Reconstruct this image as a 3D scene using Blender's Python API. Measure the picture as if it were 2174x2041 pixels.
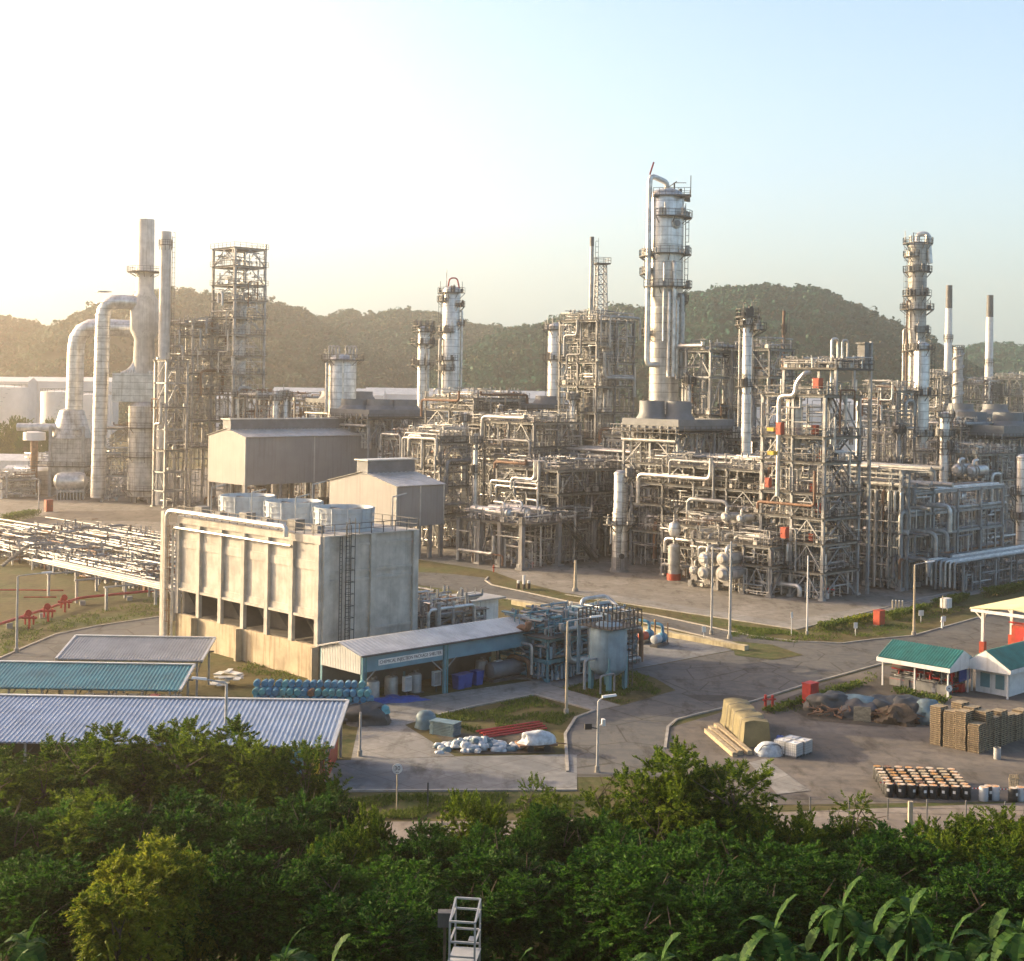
import bpy, math, random, time
from mathutils import Vector, Matrix, noise
T0=time.time()
for o in list(bpy.data.objects): bpy.data.objects.remove(o)
sc=bpy.context.scene
COL=sc.collection
rnd=random.Random(7)
# ------------------------------------------------------------ camera, sky, sun, exposure
F,U0,V0,ROLL,CAMH=3000.,1087.,815.,.016,30.
cam=bpy.data.cameras.new('camera'); camo=bpy.data.objects.new('camera',cam); COL.objects.link(camo)
cam.sensor_width=36; cam.sensor_fit='HORIZONTAL'; cam.lens=F/2174*36
cam.shift_y=-(1020.5-V0)/2174; cam.clip_start=.5; cam.clip_end=6000
camo.matrix_world=Matrix.Translation((0,0,CAMH))@Matrix.Rotation(math.pi/2,4,'X')@Matrix.Rotation(ROLL,4,'Z')
sc.camera=camo
SUN_AZ,SUN_EL=math.radians(-69),math.radians(14)
world=bpy.data.worlds.new("World"); sc.world=world; world.use_nodes=True
nt=world.node_tree; bg=nt.nodes['Background']
sky=nt.nodes.new('ShaderNodeTexSky'); sky.sky_type='NISHITA'; sky.sun_disc=False
sky.sun_elevation=SUN_EL; sky.sun_rotation=SUN_AZ; sky.air_density=1.0; sky.dust_density=5.5; sky.ozone_density=3; sky.altitude=0
bg.inputs[1].default_value=.15
# pale humid air: a cream band that thins with height and a warm aureole round the sun, both by world direction
SD=Vector((math.sin(SUN_AZ)*math.cos(SUN_EL),math.cos(SUN_AZ)*math.cos(SUN_EL),math.sin(SUN_EL)))
tcn=nt.nodes.new('ShaderNodeTexCoord')
def wm(op,a,b=None,c=None):
    n=nt.nodes.new('ShaderNodeMath'); n.operation=op
    for i,x in enumerate((a,b,c)):
        if x is None: continue
        if isinstance(x,(int,float)): n.inputs[i].default_value=x
        else: nt.links.new(x,n.inputs[i])
    return n.outputs[0]
sep=nt.nodes.new('ShaderNodeSeparateXYZ'); nt.links.new(tcn.outputs['Generated'],sep.inputs[0])
band=wm('POWER',math.e,wm('MULTIPLY',wm('ABSOLUTE',sep.outputs[2]),-4.))
dt=nt.nodes.new('ShaderNodeVectorMath'); dt.operation='DOT_PRODUCT'; nt.links.new(tcn.outputs['Generated'],dt.inputs[0]); dt.inputs[1].default_value=SD
aur=wm('POWER',wm('MAXIMUM',dt.outputs['Value'],0.),7.)
def addc(a,f,col):
    n=nt.nodes.new('ShaderNodeVectorMath'); n.operation='MULTIPLY_ADD'; n.inputs[0].default_value=col
    cb=nt.nodes.new('ShaderNodeCombineXYZ')
    for i in range(3): nt.links.new(f,cb.inputs[i])
    nt.links.new(cb.outputs[0],n.inputs[1]); nt.links.new(a,n.inputs[2]); return n.outputs[0]
skc=addc(addc(sky.outputs[0],band,(1.75,2.1,2.1)),aur,(15.,6.5,1.2))
nt.links.new(skc,bg.inputs[0])
sl=bpy.data.lights.new('sun','SUN'); sl.energy=4.4; sl.angle=math.radians(.6); sl.color=(1,.76,.46)
so=bpy.data.objects.new('sun',sl); COL.objects.link(so)
SD=Vector((math.sin(SUN_AZ)*math.cos(SUN_EL),math.cos(SUN_AZ)*math.cos(SUN_EL),math.sin(SUN_EL)))
so.rotation_euler=SD.to_track_quat('Z','Y').to_euler(); so.location=(-200,100,150)
sc.view_settings.view_transform='Standard'; sc.view_settings.look='None'
sc.view_settings.exposure=1.3; sc.view_settings.gamma=1
sc.render.engine='CYCLES'; cy=sc.cycles
cy.use_denoising=True; cy.max_bounces=6; cy.diffuse_bounces=3; cy.glossy_bounces=2; cy.transmission_bounces=3
cy.volume_bounces=2; cy.transparent_max_bounces=6; cy.use_adaptive_sampling=True; cy.adaptive_threshold=.02
cy.sample_clamp_indirect=6
# ------------------------------------------------------------ pixel -> place
CR,SR=math.cos(ROLL),math.sin(ROLL)
def ray(u,v):
    dx=u-U0; dy=V0-v
    return ((dx*CR-dy*SR)/F,(dx*SR+dy*CR)/F)
def G(u,v,z=0.):
    r=ray(u,v); t=(z-CAMH)/r[1]; return (r[0]*t,t)
def AT(u,v,Y):
    r=ray(u,v); return Vector((r[0]*Y,Y,CAMH+r[1]*Y))
def ZV(u,v,Y): return AT(u,v,Y).z
AN=math.radians(44.3)
BX=Vector((math.cos(AN),math.sin(AN),0)); AX=Vector((-BX.y,BX.x,0))
_o=G(1690,1285); ORG=Vector((_o[0],_o[1],0))
def P(s,t,z=0.): return ORG+BX*s+AX*t+Vector((0,0,z))
def terrain(x,y):
    if y>=90: return 0.
    k=(90-y)/50.; z=9.*min(k,1.6)**1.35
    f=min(1,max(0,(-33-x)/30.)); w=min(1,max(0,(84-y)/14.))  # rise out of view at left, added to shade the nearest trees
    return z+9*f*f*(3-2*f)*w
# ------------------------------------------------------------ mesh builder
class MB:
    def __init__(s): s.v=[]; s.f=[]
    def quad(s,a,b,c,d):
        n=len(s.v); s.v+= [a,b,c,d]; s.f.append((n,n+1,n+2,n+3))
    def hexa(s,p):
        n=len(s.v); s.v+=p
        for q in ((0,3,2,1),(4,5,6,7),(0,1,5,4),(1,2,6,5),(2,3,7,6),(3,0,4,7)): s.f.append(tuple(n+i for i in q))
    def box(s,x0,x1,y0,y1,z0,z1):
        s.hexa([(x0,y0,z0),(x1,y0,z0),(x1,y1,z0),(x0,y1,z0),(x0,y0,z1),(x1,y0,z1),(x1,y1,z1),(x0,y1,z1)])
    def cbox(s,c,sx,sy,sz): s.box(c[0]-sx/2,c[0]+sx/2,c[1]-sy/2,c[1]+sy/2,c[2]-sz/2,c[2]+sz/2)
    def obox(s,c,sx,sy,sz,rz):
        ca,sa=math.cos(rz),math.sin(rz); p=[]
        for z in (-sz/2,sz/2):
            for x,y in ((-1,-1),(1,-1),(1,1),(-1,1)):
                X=x*sx/2; Y=y*sy/2; p.append((c[0]+X*ca-Y*sa,c[1]+X*sa+Y*ca,c[2]+z))
        s.hexa(p)
    def bar(s,p,q,w,h=None):
        h=h or w; p=Vector(p); q=Vector(q); d=q-p
        if d.length<1e-6: return
        d.normalize(); up=Vector((0,0,1)) if abs(d.z)<.95 else Vector((0,1,0))
        x=d.cross(up).normalized()*(w/2); y=x.cross(d).normalized()*(h/2)
        s.hexa([tuple(k) for k in (p-x-y,p+x-y,p+x+y,p-x+y,q-x-y,q+x-y,q+x+y,q-x+y)])
    def tube(s,p,q,r,n=8,r2=None,caps=True):
        p=Vector(p); q=Vector(q); d=q-p
        if d.length<1e-6: return
        d.normalize(); up=Vector((0,0,1)) if abs(d.z)<.95 else Vector((0,1,0))
        x=d.cross(up).normalized(); y=x.cross(d); r2=r if r2 is None else r2
        b=len(s.v)
        for c,rr in ((p,r),(q,r2)):
            for i in range(n):
                a=2*math.pi*i/n; s.v.append(tuple(c+x*(rr*math.cos(a))+y*(rr*math.sin(a))))
        for i in range(n):
            j=(i+1)%n; s.f.append((b+i,b+n+i,b+n+j,b+j))
        if caps:
            s.f.append(tuple(b+i for i in range(n))); s.f.append(tuple(b+n+i for i in range(n-1,-1,-1)))
    def pipe(s,pts,r,n=8,bend=None):
        pts=[Vector(p) for p in pts]; bend=bend or r*3
        path=[pts[0]]
        for i in range(1,len(pts)-1):
            a,b,c=pts[i-1],pts[i],pts[i+1]; d1=(a-b); d2=(c-b)
            k=min(bend,d1.length*.45,d2.length*.45); d1.normalize(); d2.normalize()
            p0=b+d1*k; p2=b+d2*k
            for t in (0,.25,.5,.75,1): path.append(p0*(1-t)**2+b*(2*t*(1-t))+p2*t*t)
        path.append(pts[-1])
        base=len(s.v); x=None; m=len(path)
        for i,c in enumerate(path):
            d=(path[min(i+1,m-1)]-path[max(i-1,0)]).normalized()
            if x is None:
                up=Vector((0,0,1)) if abs(d.z)<.9 else Vector((0,1,0)); x=d.cross(up).normalized()
            else:
                x=(x-d*x.dot(d)).normalized()
            y=x.cross(d)
            for k in range(n):
                a=2*math.pi*k/n; s.v.append(tuple(c+x*(r*math.cos(a))+y*(r*math.sin(a))))
        for i in range(m-1):
            for k in range(n):
                l=(k+1)%n; s.f.append((base+i*n+k,base+(i+1)*n+k,base+(i+1)*n+l,base+i*n+l))
        s.f.append(tuple(base+i for i in range(n))); s.f.append(tuple(base+(m-1)*n+i for i in range(n-1,-1,-1)))
    def lathe(s,prof,n=24,c=(0,0),axis='z',o=(0,0,0)):
        b=len(s.v)
        for r,z in prof:
            for i in range(n):
                a=2*math.pi*i/n; X=r*math.cos(a); Y=r*math.sin(a)
                if axis=='z': s.v.append((o[0]+c[0]+X,o[1]+c[1]+Y,o[2]+z))
                elif axis=='x': s.v.append((o[0]+z,o[1]+X,o[2]+Y))
                else: s.v.append((o[0]+Y,o[1]+z,o[2]+X))
        for k in range(len(prof)-1):
            for i in range(n):
                j=(i+1)%n; s.f.append((b+k*n+i,b+k*n+j,b+(k+1)*n+j,b+(k+1)*n+i))
        s.f.append(tuple(b+i for i in range(n-1,-1,-1))); e=b+(len(prof)-1)*n; s.f.append(tuple(e+i for i in range(n)))
    def ring(s,r0,r1,z0,z1,n=20,a0=0,a1=2*math.pi):
        full=abs(a1-a0-2*math.pi)<1e-6
        for i in range(n):
            a=a0+(a1-a0)*i/n; b=a0+(a1-a0)*(i+1)/n
            ca,sa,cb,sb=math.cos(a),math.sin(a),math.cos(b),math.sin(b)
            s.hexa([(r0*ca,r0*sa,z0),(r1*ca,r1*sa,z0),(r1*cb,r1*sb,z0),(r0*cb,r0*sb,z0),(r0*ca,r0*sa,z1),(r1*ca,r1*sa,z1),(r1*cb,r1*sb,z1),(r0*cb,r0*sb,z1)])
    def rail(s,pts,h=1.1,w=.07,step=1.6,mid=True):
        pts=[Vector(p) for p in pts]
        for a,b in zip(pts,pts[1:]):
            L=(b-a).length; n=max(1,round(L/step))
            for i in range(n+1):
                p=a.lerp(b,i/n); s.bar(p,p+Vector((0,0,h)),w)
            s.bar(a+Vector((0,0,h)),b+Vector((0,0,h)),w)
            if mid: s.bar(a+Vector((0,0,h*.5)),b+Vector((0,0,h*.5)),w*.8)
    def ladder(s,x,y,z0,z1,dx=1,dy=0,w=.5,cage=True):
        px,py=-dy,dx
        for k in (-1,1): s.bar((x+px*w/2*k,y+py*w/2*k,z0),(x+px*w/2*k,y+py*w/2*k,z1),.07)
        z=z0+.3
        while z<z1:
            s.bar((x-px*w/2,y-py*w/2,z),(x+px*w/2,y+py*w/2,z),.045); z+=.4
        if cage:
            z=z0+2.2
            while z<z1+1:
                q=[(x+px*w*.7+dx*0,y+py*w*.7+dy*0,z),(x+px*w*.6+dx*.6,y+py*w*.6+dy*.6,z),(x-px*w*.6+dx*.6,y-py*w*.6+dy*.6,z),(x-px*w*.7,y-py*w*.7,z)]
                for a,b in zip(q,q[1:]): s.bar(a,b,.05)
                z+=1.2
            for k in (-.6,.6): s.bar((x+px*w*k+dx*.6,y+py*w*k+dy*.6,z0+2.2),(x+px*w*k+dx*.6,y+py*w*k+dy*.6,z1+.8),.05)
    def mesh(s,name,mat,smooth=35):
        me=bpy.data.meshes.new(name); me.from_pydata(s.v,[],s.f)
        if smooth:
            me.polygons.foreach_set('use_smooth',[True]*len(me.polygons))
            try: me.set_sharp_from_angle(angle=math.radians(smooth))
            except Exception: pass
        for m in (mat if isinstance(mat,(list,tuple)) else [mat]): me.materials.append(m)
        me.update(); return me
    def build(s,name,mat,parent=None,smooth=35,**kw):
        o=bpy.data.objects.new(name,s.mesh(name,mat,smooth)); COL.objects.link(o)
        if parent: o.parent=parent
        for k,v in kw.items(): o[k]=v
        return o
def tag(o,label=None,cat=None,group=None,kind=None):
    if label: o['label']=label
    if cat: o['category']=cat
    if group: o['group']=group
    if kind: o['kind']=kind
    return o
def thing(name,label,cat,loc=(0,0,0),rz=0.,group=None):
    o=bpy.data.objects.new(name,None); COL.objects.link(o); o.empty_display_size=.3
    o.location=loc; o.rotation_euler=(0,0,rz); return tag(o,label,cat,group)
def dup(root,loc,rz=None,label=None,scale=None):
    def cp(o,par):
        c=o.copy(); COL.objects.link(c)
        if par: c.parent=par
        for ch in list(o.children): cp(ch,c)
        return c
    r=cp(root,None); r.location=loc
    if rz is not None: r.rotation_euler=(0,0,rz)
    if scale: r.scale=scale if isinstance(scale,(tuple,list)) else (scale,)*3
    if label: r['label']=label
    return r
# ------------------------------------------------------------ materials
def nodes(m):
    m.use_nodes=True; t=m.node_tree; return t,t.nodes,t.links,t.nodes['Principled BSDF']
def mat(name,col,rough=.6,metal=0.,var=.25,scale=1.2,col2=None,bump=0.,stretch=(1,1,1),seams=0.,seamcol=.55,streak=0.,edge=(.35,.7),coat=0):
    m=bpy.data.materials.new(name); t,N,L,B=nodes(m)
    B.inputs['Roughness'].default_value=rough; B.inputs['Metallic'].default_value=metal
    g=N.new('ShaderNodeNewGeometry'); mp=N.new('ShaderNodeMapping'); mp.inputs['Scale'].default_value=[scale*k for k in stretch]
    L.new(g.outputs['Position'],mp.inputs[0])
    nz=N.new('ShaderNodeTexNoise'); nz.inputs['Scale'].default_value=1; nz.inputs['Detail'].default_value=5; nz.inputs['Roughness'].default_value=.62
    L.new(mp.outputs[0],nz.inputs[0])
    rp=N.new('ShaderNodeValToRGB'); rp.color_ramp.elements[0].position=edge[0]; rp.color_ramp.elements[1].position=edge[1]
    c2=col2 or tuple(c*(1-var) for c in col)
    c1=col if col2 else tuple(min(1,c*(1+var*.35)) for c in col)
    rp.color_ramp.elements[0].color=(*c2,1); rp.color_ramp.elements[1].color=(*c1,1)
    L.new(nz.outputs[0],rp.inputs[0]); out=rp.outputs[0]
    def mul(a,fac_socket,dark):
        x=N.new('ShaderNodeMix'); x.data_type='RGBA'; x.blend_type='MULTIPLY'; L.new(fac_socket,x.inputs[0]); L.new(a,x.inputs[6]); x.inputs[7].default_value=(dark[0],dark[1],dark[2],1); return x.outputs[2]
    if streak:
        m2=N.new('ShaderNodeMapping'); m2.inputs['Scale'].default_value=(2.2,2.2,.12); L.new(g.outputs['Position'],m2.inputs[0])
        n2=N.new('ShaderNodeTexNoise'); n2.inputs['Scale'].default_value=1; n2.inputs['Detail'].default_value=4; L.new(m2.outputs[0],n2.inputs[0])
        r2=N.new('ShaderNodeValToRGB'); r2.color_ramp.elements[0].position=.5; r2.color_ramp.elements[1].position=.72
        r2.color_ramp.elements[1].color=(streak,streak,streak,1); L.new(n2.outputs[0],r2.inputs[0])
        out=mul(out,r2.outputs[0],(.35,.3,.24))
    if seams:
        sp=N.new('ShaderNodeSeparateXYZ'); L.new(g.outputs['Position'],sp.inputs[0])
        d=N.new('ShaderNodeMath'); d.operation='DIVIDE'; d.inputs[1].default_value=seams; L.new(sp.outputs[2],d.inputs[0])
        f=N.new('ShaderNodeMath'); f.operation='FRACT'; L.new(d.outputs[0],f.inputs[0])
        l=N.new('ShaderNodeMath'); l.operation='LESS_THAN'; l.inputs[1].default_value=.1; L.new(f.outputs[0],l.inputs[0])
        out=mul(out,l.outputs[0],(seamcol,)*3)
    L.new(out,B.inputs['Base Color'])
    if bump:
        bp=N.new('ShaderNodeBump'); bp.inputs['Strength'].default_value=bump; bp.inputs['Distance'].default_value=.05
        L.new(nz.outputs[0],bp.inputs['Height']); L.new(bp.outputs[0],B.inputs['Normal'])
    return m
MT={}
MT['clad']=mat('aluminium cladding',(.66,.66,.65),.36,.6,.35,.6,seams=1.6,seamcol=.6,streak=.45)
MT['clad2']=mat('dull cladding',(.5,.5,.49),.45,.45,.4,.6,seams=1.2,seamcol=.6,streak=.6)
MT['silver']=mat('insulated pipe metal',(.64,.63,.6),.38,.55,.4,.9)
MT['pipe_tan']=mat('weathered pipe',(.42,.42,.4),.5,.35,.45,.9)
MT['pipe_grey']=mat('grey pipe',(.24,.245,.25),.55,.2,.45,.9)
MT['steel']=mat('structural steel',(.19,.195,.195),.6,.1,.4,.8,streak=.4)
MT['steel_lt']=mat('galvanised steel',(.34,.355,.36),.5,.25,.35,.8,streak=.3)
MT['steel_dk']=mat('dark steel',(.1,.1,.1),.6,.2,.4,.8)
MT['rust']=mat('rusty steel',(.22,.12,.07),.75,0,.5,1.2,streak=.4)
MT['grate']=mat('deck grating',(.09,.088,.08),.7,.1,.35,1.5)
MT['rail']=mat('railing paint',(.1,.1,.095),.6,.1,.3,1)
MT['brown']=mat('fireproofed column',(.25,.245,.235),.85,0,.35,.7,streak=.4)
MT['orange']=mat('orange red paint',(.42,.06,.025),.5,0,.3,1.5)
MT['red']=mat('red paint',(.45,.03,.025),.5,0,.3,1.5)
MT['yellow']=mat('yellow paint',(.6,.42,.04),.5,0,.3,1.5)
MT['white']=mat('white paint',(.72,.72,.7),.5,0,.18,1.0,streak=.3)
MT['teal']=mat('teal steel paint',(.1,.25,.29),.5,0,.25,1)
MT['stack']=mat('stack paint',(.6,.58,.54),.6,0,.3,.5,streak=.5)
MT['wall1']=mat('grey cladding wall',(.26,.255,.25),.55,0,.15,.25,streak=.3)
MT['roof_s']=mat('silver roof sheet',(.55,.55,.53),.4,.3,.25,.6)
MT['roof_blue']=mat('blue grey roof sheet',(.27,.34,.44),.42,.15,.22,.5)
MT['roof_teal']=mat('teal roof sheet',(.07,.25,.27),.45,.1,.3,.5)
MT['roof_grey']=mat('grey roof sheet',(.36,.36,.35),.45,.15,.25,.6)
MT['roof_green']=mat('green roof sheet',(.03,.19,.16),.5,0,.35,.8)
MT['roof_cream']=mat('cream roof sheet',(.66,.62,.36),.5,0,.2,.6)
MT['shed']=mat('shed cladding',(.13,.27,.34),.5,.1,.2,.6)
MT['gable']=mat('gable cladding',(.5,.51,.5),.5,.15,.2,.6)
MT['conc']=mat('weathered concrete',(.5,.475,.42),.9,0,.3,.6,bump=.25,streak=.25)
MT['conc2']=mat('stained concrete',(.5,.42,.29),.9,0,.35,.4,bump=.25,streak=.9)
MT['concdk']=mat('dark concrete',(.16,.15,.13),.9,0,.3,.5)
MT['fan']=mat('fan stack fibreglass',(.5,.54,.56),.5,0,.2,.5,streak=.3)
MT['finfan']=mat('fin fan grey',(.16,.175,.19),.6,.1,.25,.6)
MT['black']=mat('black plastic',(.02,.022,.024),.5,0,.2,1)
MT['blue']=mat('blue plastic',(.02,.07,.3),.45,0,.3,1.5)
MT['drumblue']=mat('blue drum paint',(.05,.22,.36),.4,.1,.4,2)
MT['drumteal']=mat('teal drum paint',(.08,.3,.34),.45,.1,.4,2)
MT['wood']=mat('weathered pallet wood',(.42,.34,.22),.85,0,.45,3,stretch=(1,1,2))
MT['tarp']=mat('olive tarpaulin',(.19,.165,.085),.8,0,.35,.8,bump=.5)
MT['tarpdk']=mat('black tarpaulin',(.045,.05,.05),.55,0,.4,1.2,bump=.8)
MT['tarpbl']=mat('blue grey tarpaulin',(.12,.2,.24),.6,0,.4,1.2,bump=.8)
MT['bag']=mat('pale plastic sack',(.5,.54,.56),.5,0,.4,2.5,bump=.5)
MT['pole']=mat('concrete pole',(.42,.36,.26),.8,0,.25,1)
MT['polegrey']=mat('galvanised pole',(.4,.41,.41),.5,.3,.25,1)
MT['lamp']=mat('lamp housing',(.7,.7,.68),.4,.1,.1,2)
MT['tank']=mat('white tank paint',(.74,.72,.7),.6,0,.12,.2)
MT['darkbox']=mat('dark machinery',(.06,.06,.06),.7,0,.4,1)
MT['bark']=mat('bark',(.1,.075,.05),.9,0,.4,3)
# ground materials
def ground_mat(name,c1,c2,c3,s1,s2,rough=.95,bump=.3,patch=(.45,.6),joint=0.,crack=0.,stain=.55):
    m=bpy.data.materials.new(name); t,N,L,B=nodes(m); B.inputs['Roughness'].default_value=rough
    B.inputs['Specular IOR Level'].default_value=.2
    g=N.new('ShaderNodeNewGeometry')
    def nz(s,d=6):
        n=N.new('ShaderNodeTexNoise'); n.inputs['Scale'].default_value=s; n.inputs['Detail'].default_value=d; n.inputs['Roughness'].default_value=.65; L.new(g.outputs['Position'],n.inputs[0]); return n
    a=nz(s1); b=nz(s2,8)
    r=N.new('ShaderNodeValToRGB'); r.color_ramp.elements[0].color=(*c1,1); r.color_ramp.elements[1].color=(*c2,1)
    r.color_ramp.elements[0].position=patch[0]; r.color_ramp.elements[1].position=patch[1]; L.new(a.outputs[0],r.inputs[0])
    r2=N.new('ShaderNodeValToRGB'); r2.color_ramp.elements[0].position=.42; r2.color_ramp.elements[1].position=.72; L.new(b.outputs[0],r2.inputs[0])
    x=N.new('ShaderNodeMix'); x.data_type='RGBA'; L.new(r2.outputs[0],x.inputs[0]); L.new(r.outputs[0],x.inputs[6]); x.inputs[7].default_value=(*c3,1)
    out=x.outputs[2]
    def mulc(a,f,k):
        q=N.new('ShaderNodeMix'); q.data_type='RGBA'; q.blend_type='MULTIPLY'; L.new(f,q.inputs[0]); L.new(a,q.inputs[6]); q.inputs[7].default_value=(k,k*.97,k*.92,1); return q.outputs[2]
    if stain:
        mp=N.new('ShaderNodeMapping'); mp.inputs['Rotation'].default_value=(0,0,.77); mp.inputs['Scale'].default_value=(.5,.16,1); L.new(g.outputs['Position'],mp.inputs[0])
        n3=N.new('ShaderNodeTexNoise'); n3.inputs['Scale'].default_value=1; n3.inputs['Detail'].default_value=7; n3.inputs['Roughness'].default_value=.7; L.new(mp.outputs[0],n3.inputs[0])
        r3=N.new('ShaderNodeValToRGB'); r3.color_ramp.elements[0].position=.52; r3.color_ramp.elements[1].position=.66; L.new(n3.outputs[0],r3.inputs[0]); out=mulc(out,r3.outputs[0],stain)
    if joint:
        m4=N.new('ShaderNodeMapping'); m4.inputs['Rotation'].default_value=(0,0,-.773); L.new(g.outputs['Position'],m4.inputs[0])
        br=N.new('ShaderNodeTexBrick'); br.inputs['Scale'].default_value=1; br.inputs['Brick Width'].default_value=joint; br.inputs['Row Height'].default_value=joint; br.offset=0; br.inputs['Mortar Size'].default_value=.035
        br.inputs['Color1'].default_value=(0,0,0,1); br.inputs['Color2'].default_value=(.25,.25,.25,1); br.inputs['Mortar'].default_value=(1,1,1,1); L.new(m4.outputs[0],br.inputs[0]); out=mulc(out,br.outputs[0],.55)
    if crack:
        vo=N.new('ShaderNodeTexVoronoi'); vo.feature='DISTANCE_TO_EDGE'; vo.inputs['Scale'].default_value=crack; L.new(g.outputs['Position'],vo.inputs[0])
        lt=N.new('ShaderNodeMath'); lt.operation='LESS_THAN'; lt.inputs[1].default_value=.012; L.new(vo.outputs[0],lt.inputs[0]); out=mulc(out,lt.outputs[0],.6)
    L.new(out,B.inputs['Base Color'])
    bp=N.new('ShaderNodeBump'); bp.inputs['Strength'].default_value=bump; bp.inputs['Distance'].default_value=.08; L.new(b.outputs[0],bp.inputs['Height']); L.new(bp.outputs[0],B.inputs['Normal'])
    return m
MT['grass']=ground_mat('dry grass ground',(.075,.065,.022),(.05,.075,.018),(.13,.105,.05),.09,1.1,bump=.8)
MT['asphalt']=ground_mat('worn asphalt',(.085,.09,.092),(.115,.118,.115),(.145,.14,.125),.07,.9,bump=.15,crack=.16)
MT['pad']=ground_mat('plant paving',(.2,.19,.165),(.28,.265,.235),(.15,.14,.125),.11,.7,bump=.15,joint=5.,stain=.5)
MT['apron']=ground_mat('grey concrete paving',(.16,.17,.175),(.24,.245,.24),(.13,.135,.135),.12,.9,bump=.15,joint=4.)
MT['walk']=ground_mat('pale concrete path',(.22,.22,.21),(.3,.295,.275),(.18,.175,.16),.15,1.1,bump=.15,joint=3.)
MT['dirt']=ground_mat('yard dirt',(.12,.108,.092),(.18,.162,.138),(.085,.083,.08),.08,.8,bump=.4)
MT['track']=ground_mat('pale dirt track',(.2,.175,.15),(.27,.24,.205),(.16,.14,.11),.1,.9,bump=.4)
MT['soil']=ground_mat('dark stained soil',(.07,.065,.055),(.12,.1,.075),(.05,.05,.045),.2,1.4,bump=.6)
MT['kerb']=mat('kerb concrete',(.33,.31,.27),.9,0,.3,.9)
MT['bund']=mat('bund concrete',(.42,.37,.24),.9,0,.35,.8,streak=.5)
MT['vessel']=mat('vessel blue grey paint',(.22,.32,.38),.45,.1,.25,.8,streak=.4)
MT['hill']=ground_mat('hill undergrowth',(.005,.024,.014),(.008,.036,.02),(.012,.04,.02),.02,.12,bump=.6)
def leaf_mat(name,c1,c2,trans=.4,seed=0.,nscale=.25):
    m=bpy.data.materials.new(name); t,N,L,B=nodes(m)
    g=N.new('ShaderNodeNewGeometry'); oi=N.new('ShaderNodeObjectInfo')
    n=N.new('ShaderNodeTexNoise'); n.inputs['Scale'].default_value=nscale; n.inputs['Detail'].default_value=3; L.new(g.outputs['Position'],n.inputs[0])
    a=N.new('ShaderNodeMath'); a.operation='ADD'; L.new(n.outputs[0],a.inputs[0])
    b=N.new('ShaderNodeMath'); b.operation='MULTIPLY_ADD'; L.new(g.outputs['Random Per Island'],b.inputs[0]); b.inputs[1].default_value=.5; b.inputs[2].default_value=-.25
    L.new(b.outputs[0],a.inputs[1])
    r=N.new('ShaderNodeValToRGB'); r.color_ramp.elements[0].position=.3; r.color_ramp.elements[1].position=.75
    r.color_ramp.elements[0].color=(*c1,1); r.color_ramp.elements[1].color=(*c2,1); L.new(a.outputs[0],r.inputs[0])
    L.new(r.outputs[0],B.inputs['Base Color']); B.inputs['Roughness'].default_value=.6; B.inputs['Specular IOR Level'].default_value=.1
    tr=N.new('ShaderNodeBsdfTranslucent'); L.new(r.outputs[0],tr.inputs[0])
    mx=N.new('ShaderNodeMixShader'); mx.inputs[0].default_value=trans; L.new(B.outputs[0],mx.inputs[1]); L.new(tr.outputs[0],mx.inputs[2])
    L.new(mx.outputs[0],N['Material Output'].inputs[0]); return m
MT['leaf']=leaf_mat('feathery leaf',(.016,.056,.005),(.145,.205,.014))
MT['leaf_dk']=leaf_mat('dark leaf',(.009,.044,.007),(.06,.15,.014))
MT['leaf_yl']=leaf_mat('yellow green leaf',(.07,.12,.012),(.25,.27,.025))
MT['leaf_ban']=leaf_mat('banana leaf',(.012,.05,.01),(.045,.1,.018),.3)
MT['leaf_far']=leaf_mat('hill forest leaf',(.003,.045,.027),(.013,.095,.052),.12,nscale=.013)
MT['hedge']=leaf_mat('hedge leaf',(.05,.09,.015),(.13,.17,.03),.3)
# ------------------------------------------------------------ ground, roads, hills
def structure(o): o['kind']='structure'; return o
mb=MB(); xs=[-1600,-900,-500,-300,-200,-140,-120,-110]+[x for x in range(-100,101,5)]+[140,200,300,500,900,1600]
ys=[-40,-20,0]+[y for y in range(10,96,4)]+[100,130,180,260,400,700,1200,1800,2600]
for y in ys:
    for x in xs:
        z=terrain(x,y)
        if y<86: z+=.8*noise.noise(Vector((x*.08,y*.08,0)))*min(1,(86-y)/20)
        mb.v.append((x,y,z))
nx=len(xs)
for j in range(len(ys)-1):
    for i in range(nx-1): k=j*nx+i; mb.f.append((k,k+1,k+nx+1,k+nx))
structure(mb.build('ground',MT['grass']))
LZ=[.004]
def sheet(name,pts,m,st=False):
    z=LZ[0]; LZ[0]+=.004
    mb=MB(); mb.v=[tuple(P(*p,z)) if st else (*G(*p),z) for p in pts]
    A=sum(a[0]*b[1]-b[0]*a[1] for a,b in zip(mb.v,mb.v[1:]+mb.v[:1]))
    if A<0: mb.v.reverse()
    mb.f=[tuple(range(len(pts)))]
    return structure(mb.build(name,MT[m],smooth=0))
sheet('plant_paving',[(-17,-11),(-17,28),(-14,40),(-9,52),(-9,72),(-30,110),(-40,300),(420,300),(420,-30),(60,-30),(45,-9)],'pad',True)
sheet('paving_edge',[(-17,-11),(-17,29),(-13,29),(-13,-7),(40,-7),(40,-11)],'walk',True)
sheet('yard',[(1400,1600),(1422,1545),(1500,1522),(1703,1462),(1873,1414),(2300,1395),(2300,1700),(1500,1712)],'dirt')
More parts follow.
